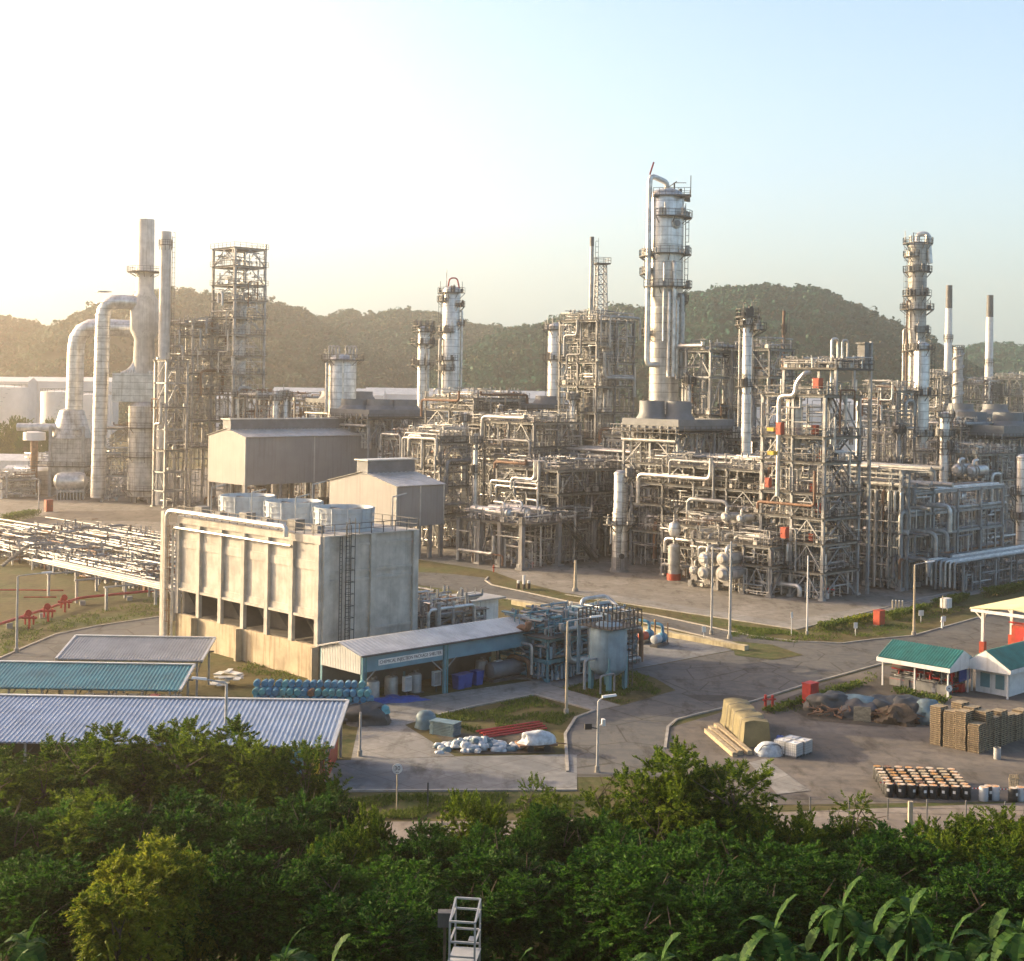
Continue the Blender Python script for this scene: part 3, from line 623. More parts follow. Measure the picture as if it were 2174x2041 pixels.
mb=MB(); mb.ladder(-2.1,-.9,Z(545),Z(517),-1,0,.6); mb.build('ladder',MT['roof_green'],t)
t,c=column('distillation_column','stout silver column with a wide ring platform, standing in front of the looped pipe column',1955,880,288,[(1.6,0),(1.6,zz(1955,735,288))],[(zz(1955,838,288),0,360,1.6),(zz(1955,742,288),150,330,1.),(zz(1955,925,288),-150,0,1.)],'clad',[(-20,zz(1955,838,288),zz(1955,742,288))],[(-120,zz(1955,900,288),zz(1955,725,288),.22,'silver')])
# others
t,c=column('distillation_column','mid height silver column with cluttered brown top platform, right of the tallest column',1586,800,236,[(.85,0),(.85,zz(1586,672,236))],[(zz(1586,690,236),0,360,1.3),(zz(1586,672,236),0,360,1.1),(zz(1586,700,236),-60,80,2.2),(zz(1586,820,236),100,300,.9)],'clad',[(0,zz(1586,860,236),zz(1586,690,236))],[(-60,zz(1586,900,236),zz(1586,700,236),.12,'steel'),(180,zz(1586,900,236),zz(1586,690,236),.14,'pipe_tan')])
t,c=column('absorber_column','thick silver column standing on open paving left of the pipe rack',1315,1213,228,[(1.25,0),(1.25,zz(1315,1090,228)),(1.1,zz(1315,1080,228)),(1.1,zz(1315,1006,228))],[(zz(1315,1112,228),-170,40,1.5),(zz(1315,1010,228),-60,60,1.2)],'clad',[(-100,.5,zz(1315,1112,228)),(-70,zz(1315,1112,228),zz(1315,1012,228))],[(-20,2,zz(1315,1030,228),.12,'pipe_grey'),(-150,5,8,.15,'pipe_tan')])
for i,(a,z) in enumerate([(-80,1.6)]):
    mb=MB(); mb.lathe([(.45,0),(.45,.2),(.1,.22)],12,axis='x'); o=mb.build('manway',MT['black'],t); an=math.radians(a); o.location=(1.25*math.cos(an),1.25*math.sin(an),z+1); o.rotation_euler=(0,0,an)
Yt=206.8; t,c=column('reactor_column','silver reactor column inside the near steel frame at right, an orange box beside it',1679,1262,Yt,[(1.0,0),(1.0,zz(1680,975,Yt)),(1.15,zz(1680,968,Yt)),(1.15,zz(1680,850,Yt))],[],'clad',[],[(-110,2,zz(1680,880,Yt),.12,'silver'),(160,2,zz(1680,870,Yt),.2,'silver')])
mb=MB(); mb.lathe([(.4,0),(.4,.15),(.1,.17)],12,axis='x'); o=mb.build('manway',MT['black'],t); an=math.radians(-115); o.location=(1.0*math.cos(an),1.0*math.sin(an),2.2); o.rotation_euler=(0,0,an)
t,c=column('stripper_column','thin silver column half way up the right edge of the refinery, banded with platforms',2005,960,272,[(.95,0),(.95,zz(2005,880,272))],[(zz(2005,925,272),0,360,.8),(zz(2005,952,272),0,360,.7),(zz(2005,885,272),0,360,.8)],'clad',[(-20,5,zz(2005,885,272))],[(160,10,zz(2005,900,272),.12,'pipe_tan')])
t,c=column('distillation_column','pale column at the far right beside lit exchangers',2172,1080,255,[(1.2,0),(1.2,zz(2172,972,255))],[(zz(2172,1050,255),0,360,.9),(zz(2172,1100,255),100,260,.9)],'clad')
t,c=column('distillation_column','silver column with stacked platforms left of the plant centre, red arc on top',957,760,332,[(2.1,0),(2.1,zz(957,618,332))],[(zz(957,622,332),90,340,1.2),(zz(957,640,332),100,250,1.3),(zz(957,650,332),-60,60,1.),(zz(957,705,332),110,290,1.2),(zz(957,765,332),120,300,1.3),(zz(957,786,332),110,290,1.3),(zz(957,690,332),-40,40,1.)],'clad',[(190,zz(957,705,332),zz(957,640,332)),(190,zz(957,786,332),zz(957,705,332))],[(200,zz(957,900,332),zz(957,720,332),.3,'pipe_tan'),(-20,zz(957,880,332),zz(957,660,332),.25,'silver')])
mb=MB(); z=zz(957,618,332); mb.pipe([(-1.0,0,z),(-.6,0,z+3),(1.2,0,z+3.1),(1.9,0,z)],.18,8,1.); mb.build('davit',MT['red'],t)
mb=MB(); mb.tube((-1.3,0,z),(-1.3,0,z+5),.12); mb.build('vent_pipe',MT['silver'],t)
t,c=column('distillation_column','shorter silver column with dark top platforms, left of the red topped column',899,780,346,[(1.45,0),(1.45,zz(899,700,346))],[(zz(899,704,346),0,360,1.3),(zz(899,730,346),0,360,1.9),(zz(899,775,346),90,330,1.6),(zz(899,692,346),0,360,1.0)],'clad',[(-10,zz(899,830,346),zz(899,775,346))],[(-60,zz(899,850,346),zz(899,735,346),.2,'pipe_tan')])
t,c=column('distillation_column','plain silver column left of the tall pipe cluttered frame at the plant centre',1180,800,305,[(1.85,0),(1.85,zz(1180,695,305))],[(zz(1180,700,305),0,360,1.1),(zz(1180,764,305),150,330,1.),(zz(1180,757,305),-30,60,1.)],'clad',[(170,zz(1180,850,305),zz(1180,700,305))],[(-20,zz(1180,850,305),zz(1180,720,305),.2,'pipe_tan')])
t,c=column('storage_vessel','fat silver vessel crowned by a wide nozzle cluttered platform against the hills',727,800,335,[(3.3,0),(3.3,zz(727,768,335))],[(zz(727,764,335),0,360,1.7)],'clad',[(200,zz(727,850,335),zz(727,764,335))],[(210,zz(727,870,335),zz(727,770,335),.35,'silver'),(-80,zz(727,870,335),zz(727,770,335),.25,'silver')])
mb=MB(); z=zz(727,764,335)
for x in (-3.2,-2.4,-1.5,.8,1.8,2.6): mb.pipe([(x,-.6,z),(x,-.6,z+3.2),(x+.7,-.6,z+3.2),(x+.7,-.6,z+.5)],.2,8,.5)
mb.build('relief_valve',MT['pipe_tan'],t)
# reactors in the tall frame
for (u,vt,r,m,l) in ((1253,690,1.1,'brown','left tan reactor column inside the tall frame at the plant centre'),(1290,690,1.0,'clad2','right grey reactor column inside the tall frame at the plant centre')):
    column('reactor_column',l,u,800,284,[(r,0),(r,zz(u,vt,284))],[],m)
# stacks
def stack(label,u,Y,vt,rb,rt,m='stack',dark=0,plats=(),ribs=False,lean=None):
    c=AT(u,820,Y); t=thing('chimney_stack',label,'chimney',(c.x,c.y,0)); H=zz(u,vt,Y)
    mb=MB(); H0=H-dark; rm=rb+(rt-rb)*(H0/H)
    mb.lathe([(rb,0)]+[(rb+(rm-rb)*k/8,H0*k/8) for k in range(1,9)]+([(rm*.85,H0-.2)] if not dark else []),22)
    mb.build('shaft',MT[m],t)
    if dark:
        mb=MB(); mb.lathe([(rm+.02,H0),(rt+.02,H),(rt*.8,H),(rt*.8,H-1.)],22); mb.build('soot_dark_cap',MT['steel_dk'],t)
    if ribs:
        mb=MB(); 
        for k in range(90): 
            a=k*.5; z=H*.35+H*.63*k/90; mb.tube((rb*1.02*math.cos(a),rb*1.02*math.sin(a),z),(rb*1.02*math.cos(a+.5),rb*1.02*math.sin(a+.5),z+H*.63/90),.28,5,caps=False)
        mb.build('spiral_strake',MT['clad2'],t)
    for v,w in plats:
        z=zz(u,v,Y); r=rb+(rt-rb)*z/H; mb,mr=MB(),MB(); plat(mb,mr,r,z,0,2*PI,w); p=mb.build('platform',MT['grate'],t); mr.build('railing',MT['rail'],p)
    if m!='white': mb=MB(); mb.ladder(rt+.35,-.2,H*.5,H-1,1,0,.5); mb.build('ladder',MT['rail'],t)
    return t
stack('tall white chimney with dark sooty top, left of the two at far right',2012,430,606,1.6,.9,'white',7.,((719,.3),))
stack('tall white chimney with dark sooty top, the rightmost one against the sky',2099,450,627,1.7,1.0,'white',7.,((770,.3),))
stack('short grey chimney wound with a spiral strake between the two white ones',2033,400,738,1.5,1.35,'clad2',0,((742,.3),),True)
stack('thin tan chimney rising above the tall frame beside the lattice mast',1252,300,503,.62,.42,'pipe_tan',2.)
stack('thin pale stack rising beside the lattice tower in the glowing left unit',347,335,492,1.5,1.3,'stack',0,((520,.3),))
stack('slim brown vent mast with a pale tip before the wooded hill',1662,330,660,.5,.35,'rust',0,((700,.3),))
stack('short pale stack far behind the right pipe rack',1830,420,852,1.7,1.5,'white')
# lattice mast
def lattice(name,label,cat,u,Y,v0,v1,w0,w1,n,m='steel_lt'):
    c=AT(u,820,Y); t=thing(name,label,cat,(c.x,c.y,0),.3); z0,z1=zz(u,v0,Y),zz(u,v1,Y); mb=MB()
    def cor(k,i): f=k/n; w=(w0+(w1-w0)*f)/2; return (w*(1,-1,-1,1)[i%4],w*(1,1,-1,-1)[i%4],z0+(z1-z0)*f)
    for k in range(n):
        for i in range(4):
            mb.bar(cor(k,i),cor(k+1,i),.22); mb.bar(cor(k,i),cor(k+1,i+1),.12); mb.bar(cor(k,i+1),cor(k+1,i),.12); mb.bar(cor(k+1,i),cor(k+1,i+1),.14)
    mb.build('lattice_frame',MT[m],t); mb=MB(); mb.box(-w1*.9,w1*.9,-w1*.9,w1*.9,z1,z1+.3); p=mb.build('platform',MT['grate'],t); mr=MB(); w=w1*.9; mr.rail([(-w,-w,z1+.3),(w,-w,z1+.3),(w,w,z1+.3),(-w,w,z1+.3),(-w,-w,z1+.3)],1.1,.09); mr.build('railing',MT['rail'],p); return t
lattice('lattice_mast','slim steel lattice mast with a small top platform beside the thin tan chimney','mast',1272,302,900,562,3.4,1.8,16)
# ------------------------------------------------------------ steel frames full of pipework
PIPM=['silver','pipe_tan','pipe_tan','pipe_grey','silver','steel_lt','rust']
def clutter(rr,x0,x1,y0,y1,z0,z1,n,dens=1.):
    A,B,C=MB(),MB(),MB()
    W,D,H=x1-x0,y1-y0,z1-z0
    for i in range(int(n*1.8)):
        mb=rr.choice((A,A,B,B,C)); k=rr.random(); r=rr.choice((.04,.06,.08,.11,.15))
        # more of it near the two faces that look towards the yard
        if rr.random()<.55:
            if rr.random()<.5: x=x0+rr.random()**2*W*.3; y=y0+rr.random()*D
            else: y=y0+rr.random()**2*D*.3; x=x0+rr.random()*W
        else: x=x0+rr.random()*W; y=y0+rr.random()*D
        z=z0+.1+rr.random()*(H-.3)
        if k<.3:
            l=min(x1-x,rr.uniform(1.5,6)); mb.tube((x,y,z),(x+l,y,z),r,6,caps=False)
            if rr.random()<.5: mb.tube((x+l,y,z),(x+l,y,z0 if rr.random()<.5 else z1),r,6,caps=False)
        elif k<.56:
            l=min(y1-y,rr.uniform(1.5,6)); mb.tube((x,y,z),(x,y+l,z),r,6,caps=False)
            if rr.random()<.5: mb.tube((x,y,z),(x,y,z0 if rr.random()<.5 else z1),r,6,caps=False)
        elif k<.8: mb.tube((x,y,z0),(x,y,z0+H*rr.uniform(.5,1.)),r,6,caps=False)
        elif k<.9:
            s=rr.uniform(.25,.7); mb.obox((x,y,z0+s*.6),s,s*rr.uniform(.6,1.4),s*1.2,0)
        else:
            mb.lathe([(.28,0),(.28,.08)],8,axis=rr.choice('xy'),o=(x,y,z)); mb.tube((x,y,z-.5),(x,y,z+.1),.1,5)
    return A,B,C
def frame(label,loc,Lx,Ly,zs,nx,ny,seed,name='process_unit',cat='process unit',z0=0.,post=.34,brace='xy',top=True,clut=70,pm='steel',bm='steel_lt',npipe=8,rails=True,stairs=None,deckp=1.,mats=('silver','pipe_tan','pipe_grey'),rot=AN,chev=False):
    rr=random.Random(seed); t=thing(name,label,cat,(loc[0],loc[1],z0),rot)
    X=[-Lx/2+Lx*i/(nx-1) for i in range(nx)]; Y=[-Ly/2+Ly*i/(ny-1) for i in range(ny)]; zt=zs[-1]
    for x in X:
        for y in Y:
            if x in (X[0],X[-1]) or y in (Y[0],Y[-1]) or rr.random()<.5:
                mb=MB(); h=zt+(1.2 if rr.random()<.25 else 0); w=post
                mb.box(x-w/2,x+w/2,y-w/2,y+w/2,0,h); mb.box(x-w,x+w,y-w,y+w,0,.35); mb.build('post',MT[pm],t)
    lo=0.
    for li,z in enumerate(zs):
        mb=MB(); bh=.36
        for y in Y: mb.box(X[0]-.4,X[-1]+.4,y-.12,y+.12,z-bh,z)
        for x in X: mb.box(x-.12,x+.12,Y[0]-.4,Y[-1]+.4,z-bh+.003,z-.003)
        mb.build('beam',MT[bm],t,smooth=0)
        # diagonals on the two visible faces and the far ones
        mb=MB(); 
        if 'x' in brace:
            for i in range(nx-1):
                if chev or rr.random()<.45:
                    xm=(X[i]+X[i+1])/2
                    for y in (Y[0],Y[-1]): mb.bar((X[i],y,lo),(xm,y,z-bh),.18); mb.bar((X[i+1],y,lo),(xm,y,z-bh),.18)
        if 'y' in brace:
            for i in range(ny-1):
                if rr.random()<.35:
                    ym=(Y[i]+Y[i+1])/2
                    for x in (X[0],X[-1]): mb.bar((x,Y[i],lo),(x,ym,z-bh),.18); mb.bar((x,Y[i+1],lo),(x,ym,z-bh),.18)
        if mb.v: mb.build('brace',MT[bm],t,smooth=0)
        last=li==len(zs)-1
        if rr.random()<deckp or last:
            mb=MB(); mb.box(X[0]-.6,X[-1]+.6,Y[0]-.6,Y[-1]+.6,z+.004,z+.09); dk=mb.build('deck',MT['grate'],t,smooth=0)
            if rails:
                mb=MB(); mb.rail([(X[0]-.55,Y[-1]+.55,z+.09),(X[0]-.55,Y[0]-.55,z+.09),(X[-1]+.55,Y[0]-.55,z+.09),(X[-1]+.55,Y[-1]+.55,z+.09)],1.1,.07,1.7); mb.build('railing',MT['rail'],dk)
        zl=lo+.2; zh=z-.4
        if zh>zl+.5:
            for mb,m in zip(clutter(rr,X[0]-.3,X[-1]+.3,Y[0]-.3,Y[-1]+.3,zl,zh,clut),mats):
                if mb.v: mb.build('small_pipework',MT[m],t,smooth=60,kind='stuff')
        lo=z
    if top:
        for mb,m in zip(clutter(rr,X[0],X[-1],Y[0],Y[-1],zt+.1,zt+2.3,clut*.6),mats):
            if mb.v: mb.build('small_pipework',MT[m],t,smooth=60,kind='stuff')
    for i in range(npipe):
        r=rr.choice((.14,.2,.26,.34)); zi=rr.choice([0]+list(zs))+rr.uniform(.6,2.2); zi=min(zi,zt+.8); m=rr.choice(PIPM); mb=MB()
        if rr.random()<.5:
            y=rr.choice((Y[0]-.75,rr.uniform(Y[0],Y[-1]))); a=rr.uniform(X[0],0); b=rr.uniform(0,X[-1]+1); z2=max(.3,min(zt+1.5,zi+rr.choice((-6,-3,3,5))))
            mb.pipe([(a,y,z2),(a,y,zi),(b,y,zi),(b,y,max(.2,zi-rr.uniform(1,6)))],r,8)
        else:
            x=rr.choice((X[0]-.75,rr.uniform(X[0],X[-1]))); a=rr.uniform(Y[0],0); b=rr.uniform(0,Y[-1]+1); z2=max(.3,min(zt+1.5,zi+rr.choice((-6,-3,3,5))))
            mb.pipe([(x,a,z2),(x,a,zi),(x,b,zi),(x,b,max(.2,zi-rr.uniform(1,6)))],r,8)
        mb.build('pipe',MT[m],t)
    if stairs:
        x,y,dx,dy,h=stairs; mb=MB()
        for k in (-.4,.4): mb.bar((x-dy*k,y+dx*k,0),(x+dx*h*1.1-dy*k,y+dy*h*1.1+dx*k,h),.1,.3)
        for i in range(int(h/.25)):
            q=i*.25; mb.cbox((x+dx*q*1.1,y+dy*q*1.1,q+.2),.3 if dx else .8,.3 if dy else .8,.05)
        for k in (-.45,.45): mb.bar((x-dy*k,y+dx*k,1.1),(x+dx*h*1.1-dy*k,y+dy*h*1.1+dx*k,h+1.1),.07)
        mb.build('staircase',MT['steel_dk'],t)
    return t
def vessel(label,loc,r,l,axis='x',m='silver',name='heat_exchanger',cat='exchanger',rz=AN,flange=True,sad=.9,group=None):
    t=thing(name,label,cat,(loc[0],loc[1],loc[2]-r-sad),rz,group); o=(0,0,r+sad)
    mb=MB(); mb.lathe([(r*.55,-l/2-r*.5),(r*.85,-l/2-r*.28),(r,-l/2),(r,l/2),(r*.85,l/2+r*.28),(r*.55,l/2+r*.5)],20,axis=axis,o=o); mb.build('shell',MT[m],t)
    if flange:
        mb=MB()
        for q in (-l/2+.1,-l/2+r*1.1): mb.lathe([(r*1.22,q-.07),(r*1.22,q+.07)],20,axis=axis,o=o)
        mb.lathe([(r*1.05,-l/2-r*.1),(r*1.05,-l/2-r*.02)],20,axis=axis,o=o); mb.build('flange',MT['pipe_tan'],t)
    for q in (-l*.3,l*.3):
        mb=MB(); p=(q,0) if axis=='x' else (0,q); mb.box(p[0]-(.15 if axis=='x' else r*.7),p[0]+(.15 if axis=='x' else r*.7),p[1]-(r*.7 if axis=='x' else .15),p[1]+(r*.7 if axis=='x' else .15),0,r*.6+sad); mb.build('saddle',MT['brown'],t)
    mb=MB(); q=-l*.35; p=(q,0) if axis=='x' else (0,q); mb.pipe([(p[0],p[1],r+sad),(p[0],p[1],2*r+sad+.9),(p[0]+.2+l*.3*(axis=='x'),p[1]+l*.3*(axis!='x'),2*r+sad+.9)],r*.28,8); mb.build('nozzle',MT['silver'],t)
    return t
def pix(u,v,Y): p=AT(u,v,Y); return (p.x,p.y,p.z)
# --- near right steel frame with coloured boxes, chevron bracing on its shaded face
c=P(10.7,5.2); Zn=lambda v:zz(1700,v,203)
fr1=frame('near tall steel frame with chevron braced shaded side and orange boxes on its decks',(c.x,c.y),9,10.6,[Zn(1211),Zn(1151),Zn(1097),Zn(1046),Zn(980),Zn(926),Zn(838)],2,3,11,chev=True,clut=46,npipe=10,post=.42,pm='steel_lt',stairs=None)
t=fr1
for (x0,x1,y0,y1,z) in [(-3,6.8,-6.2,3.5,Zn(780))]:
    mb=MB(); mb.box(x0,x1,y0,y1,z-.3,z); dk=mb.build('top_deck',MT['grate'],t); mr=MB(); mr.rail([(x0,y1,z),(x0,y0,z),(x1,y0,z),(x1,y1,z)],1.2,.08,1.5); mr.build('railing',MT['rail'],dk)
    for p in ((-2.6,-5.8),(6.5,-5.8),(6.5,3),(-2.6,3),(2.,-5.8)): mb=MB(); mb.box(p[0]-.2,p[0]+.2,p[1]-.2,p[1]+.2,Zn(838) if p!=(6.5,-5.8) else 0,z+ (4 if p==(6.5,-5.8) else 0)); mb.build('post',MT['steel_lt'],t)
    for mb,m in zip(clutter(random.Random(5),x0,x1,y0,y1,z,z+1.8,90),('silver','pipe_tan','steel_dk')): mb.build('small_pipework',MT[m],t,kind='stuff')
    mb=MB(); mb.pipe([(-1,-4,z-5),(-1,-4,z+4.2),(.6,-4,z+4.2),(.6,-4,z)],.18); mb.build('pipe',MT['silver'],t); mb=MB(); mb.pipe([(.2,-5,z),(.2,-5,z+4),(1.6,-5,z+4),(1.6,-5,z)],.16); mb.build('pipe',MT['pipe_tan'],t)
    mb=MB(); mb.cbox((5.4,-5.2,z+1.9),1.2,1.2,3.4); mb.box(4.5,6.5,-6.,-4.4,z+3.6,z+3.8); mb.build('winch_house',MT['steel'],t)
mb=MB(); y=-6.6
for i in range(7):
    zs_=[0,Zn(1211),Zn(1151),Zn(1097),Zn(1046),Zn(980),Zn(926),Zn(838)]; za,zb=zs_[i],zs_[i+1]; xa,xb=(-1.5,3.5) if i%2 else (3.5,-1.5); mb.bar((xa,-4.4,za),(xb,-4.4,zb),.12,.3); mb.bar((xa,-3.6,za),(xb,-3.6,zb),.12,.3); mb.bar((xa,-4.4,za+1),(xb,-4.4,zb+1),.07)
    for k in range(14): mb.cbox((xa+(xb-xa)*k/14,-4.0,za+(zb-za)*k/14+.1),.3,.75,.05)
mb.build('staircase',MT['steel_dk'],t)
mb=MB(); zc=Zn(850); mb.pipe([(-4.9,2.2,zc-14),(-4.9,2.2,zc+.6),(-4.9,-.5,zc+.6),(-4.6,-.5,zc+2.5),(-4.6,-2,zc+4),(-3.5,-2,zc+4)],.33,10); mb.build('pipe',MT['silver'],t)
# coloured boxes stand on the decks
def cabin(name,label,cat,u,v,Y,w,h,m,d=None):
    p=AT(u,v,Y); t=thing(name,label,cat,(p.x,p.y,p.z),AN); d=d or w
    mb=MB(); mb.box(-w/2,w/2,-d/2,d/2,.1,h); mb.build('box_body',MT[m],t)
    mb=MB(); mb.box(-w/2-.05,w/2+.05,-d/2-.05,d/2+.05,h,h+.09); mb.build('lid',MT[m],t)
    mb=MB(); mb.box(-w/2-.04,-w/2,-d*.4,d*.4,.25,h-.15); dr=mb.build('door',MT[m],t); mb=MB(); mb.box(-w/2-.09,-w/2-.04,d*.25,d*.32,h*.45,h*.55); mb.build('handle',MT['steel_dk'],dr)
    mb=MB(); mb.box(-w/2+.05,w/2-.05,-d/2+.05,d/2-.05,0,.1); mb.build('plinth',MT['steel_dk'],t); return t
for (u,v,w,h,m,l,Y) in [(1736,826,1.3,1.7,'orange','orange red winch box high on the near frame under its top deck',197),(1656,924,1.1,2.,'orange','orange box beside the reactor column on an upper deck',196),(1730,924,1.,1.6,'orange','orange box behind the corner post, level with the box at the column',199),(1744,976,1.4,1.5,'orange','orange red box on the shaded side of the near frame, third deck down',200),(1740,1090,1.2,1.6,'red','red box behind a diagonal brace midway down the near frame',200),(1631,1036,.9,1.6,'orange','narrow orange box at the left edge of the near frame',199),(1726,1046,.9,1.4,'orange','slim orange box behind the corner post at mid height',199),(1666,1144,1.1,1.8,'orange','orange box in front of the lower reactor column, two panels high',195),(1724,1150,.9,1.2,'orange','small orange box low behind the corner post of the near frame',199),(1640,917,1.4,.6,'yellow','yellow low chest left of the orange box by the reactor column',198),(1640,967,1.3,.6,'yellow','yellow low chest one deck below the first yellow chest',198)]:
    cabin('equipment_box',l,'box',u,v,Y+4.5,w*.8,h*.85,m)
# --- pipe rack along the plant front
rackz=[4.6,8.4,12.2,15.4,18.]
t=thing('pipe_rack','long multi level pipe rack of silver and tan pipes behind the near equipment','pipe rack',P(24,0),AN)
n=13
for i in range(n):
    for x in (0,9):
        y=-2+i*7.; mb=MB(); mb.box(x-.25,x+.25,y-.25,y+.25,0,rackz[-1]); mb.box(x-.5,x+.5,y-.5,y+.5,0,.5); mb.build('post',MT['brown' if x==0 and i%2 else 'steel_lt'],t)
for z in rackz:
    mb=MB()
    for i in range(n): mb.box(-.5,9.5,-2.2+i*7,-1.8+i*7,z-.4,z)
    for x in (0,9): mb.box(x-.12,x+.12,-2,82,z-.75,z-.45)
    mb.build('beam',MT['steel_lt'],t,smooth=0)
for i in range(0,n-1,3):
    for x in (0,): mb=MB(); mb.bar((x,-2+i*7,0),(x,5+i*7,8.4),.2); mb.bar((x,5+i*7,0),(x,-2+i*7,8.4),.2); mb.build('brace',MT['steel_lt'],t)
rr=random.Random(3)
for li,z in enumerate(rackz):
    x=-.1
    while x<9:
        r=rr.choice((.1,.14,.18,.26,.36)) if x>.3 else rr.choice((.26,.38)); x+=r+.12
        if rr.random()<.85:
            a=rr.choice((-6,-3,-3,2,9)); b=rr.choice((60,75,84,84)); mb=MB(); pts=[(x,a,z+r),(x,b,z+r)]
            if rr.random()<.45: pts=[(x,a,z+r-rr.uniform(2,4))]+pts
            mb.pipe(pts,r,8); mb.build('pipe',MT[rr.choice(['silver','pipe_tan','silver','pipe_grey','pipe_tan'])],t)
        x+=r+.1
for z in (10.3,6.5,16.7):
    mb=MB(); mb.tube((-.75,-2,z),(-.75,82,z),.12,6); mb.build('pipe',MT['pipe_tan'],t)
for i in range(n-1):
    for mb,m in zip(clutter(rr,-1.,9,-1+i*7,5+i*7,.3,17.5,90),('silver','pipe_tan','pipe_grey')): mb.build('small_pipework',MT[m],t,kind='stuff')
# rack end face reaching right (along the other grid line)
rackb=[4.6,8.2,11.4,14.6]
t=thing('pipe_rack','pipe rack turning away to the right behind the near frame, lit golden on top','pipe rack',P(25,-2.5),AN)
for i in range(5):
    for y in (0,6):
        x=i*7.5; mb=MB(); mb.box(x-.22,x+.22,y-.22,y+.22,0,rackb[-1]+(3 if i<2 else 0)); mb.build('post',MT['steel_lt'],t)
for z in rackb:
    mb=MB(); 
    for y in (0,6): mb.box(-.4,30.4,y-.13,y+.13,z-.4,z)
    for i in range(5): mb.box(i*7.5-.13,i*7.5+.13,-.4,6.4,z-.43,z-.03)
    mb.build('beam',MT['steel_lt'],t,smooth=0)
    for k in range(6):
        y=.3+k*1.0; r=rr.choice((.12,.2,.3)); mb=MB(); mb.pipe([(-1.5,y,z+r-3),(-1.5,y,z+r),(31,y,z+r)],r,8); mb.build('pipe',MT[rr.choice(PIPM)],t)
for i in range(4):
    for mb,m in zip(clutter(rr,i*7.5,i*7.5+7,0,6,.3,14,55),('silver','pipe_grey','pipe_tan')): mb.build('small_pipework',MT[m],t,kind='stuff')
# --- front structures at centre
c=P(4,57); frame('concrete legged platform carrying three lit exchangers, staircase at its right side',(c.x,c.y),17,15,[7.3],3,4,21,post=.75,pm='brown',clut=120,npipe=10,bm='steel',stairs=(8.5,-8.3,-1,0,7.3))
c=P(14,60); frame('dark frame stacked with pipes directly behind the exchanger platform',(c.x,c.y),14,15,[7.3,11.5,15.5],3,3,22,clut=110,npipe=20,post=.38,mats=('silver','pipe_grey','steel'))
c=P(22,74); frame('taller dark frame of pipes right of the smaller grey warehouse',(c.x,c.y),12,13,[7.3,11.5,15,18.5,23],3,3,27,clut=90,npipe=18,post=.38,mats=('silver','pipe_tan','steel'),deckp=.6)
c=P(30,55); frame('slim open frame rising behind the exchanger platform',(c.x,c.y),8,9,[8,13,17,21],2,3,28,clut=70,npipe=12,post=.36,mats=('silver','pipe_grey','steel_lt'),deckp=.6)
for i,(u,vt,Y,r,m) in enumerate([(985,880,268,.5,'clad'),(1062,862,285,.6,'clad2'),(1128,890,262,.45,'clad'),(1216,835,280,.6,'clad'),(1463,800,256,.45,'silver'),(1541,745,264,.55,'clad2'),(1768,880,242,.5,'clad'),(1868,838,300,.6,'clad'),(1908,905,268,.45,'clad2'),(1010,925,246,.4,'silver'),(606,830,330,.8,'clad'),(585,838,322,.7,'silver')]):
    h=zz(u,vt,Y); column('stripper_column',['thin bright column left of the exchanger platform','thin dull column under the mid hill notch','thin bright column above the exchanger platform','thin bright column right of the tall centre frame','slim silver riser right of the twin fan stacks','slim dull column left of the brown topped column','thin bright column just right of the near steel frame','thin bright column left of the stout silver column','thin dull column among the right pipe racks','slim riser at the left corner of the exchanger platform','paired pale column right of the steel tower, right one','paired pale column right of the steel tower, left one'][i],u,vt+40,Y,[(r,0),(r,h)],[(h-1.2,0,360,.8),(h*.7,90,300,.8)],m,[(-20,h*.4,h-1.2)],[(-120,h*.3,h-.5,.1,'pipe_grey')])
c=P(21,30); frame('central pipe frame under the twin fan stacks behind the silver absorber column',(c.x,c.y),12,26,[6,10.5,14,17.2],3,5,23,clut=110,npipe=22,mats=('pipe_tan','silver','steel'))
c=P(12,24); frame('low equipment frame between the absorber column and the near drums',(c.x,c.y),7,14,[5.,8.4],2,3,24,clut=90,npipe=10,mats=('pipe_tan','silver','rust'))
for i,(u,v,l) in enumerate([(1035,1086,'left'),(1072,1084,'middle'),(1105,1081,'right')]):
    vessel(f'lit horizontal exchanger on the concrete legged platform, {l} of the three',pix(u+8,v,236+i*2),.75,9,'y','silver',group='exchangers on the platform')
# near horizontal drums with round ends facing left
for (u,v,Y,r,l,m,lab) in [(1494,1187,207,.85,6,'clad','upper left drum of the four at the plant front, round end lit'),(1534,1188,203.5,.9,6.5,'clad2','upper right drum of the four at the plant front'),(1492,1217,206,.8,6,'pipe_tan','lower left drum of the four at the plant front'),(1533,1219,203,.95,6.5,'clad2','lower right drum of the four at the plant front, nearest the lamp posts'),(1470,1211,211,.55,4,'clad','small round ended drum left of the four drums'),(1538,1098,209,.6,3,'clad','round ended drum on the low front platform, left one'),(1570,1102,208,.55,3,'clad','round ended drum on the low front platform, right one')]:
    p=pix(u,v,Y); q=Vector(p)+BX*(l/2); vessel(lab,(q.x,q.y,q.z),r,l,'x',m,name='horizontal_drum',cat='drum',sad=min(.9,max(.2,q.z-r-.1)) if q.z<6 else .4)
c=P(6.5,13.5); frame('low front platform with rows of valves above the four drums',(c.x,c.y),7,14,[4.4,7.2],2,4,25,post=.45,pm='brown',clut=100,npipe=12,mats=('pipe_tan','silver','steel'))
p=pix(1430,1243,219); t=thing('reboiler','tan vertical vessel with a round knob on top and orange base at the plant front','vessel',(p[0],p[1],0),AN)
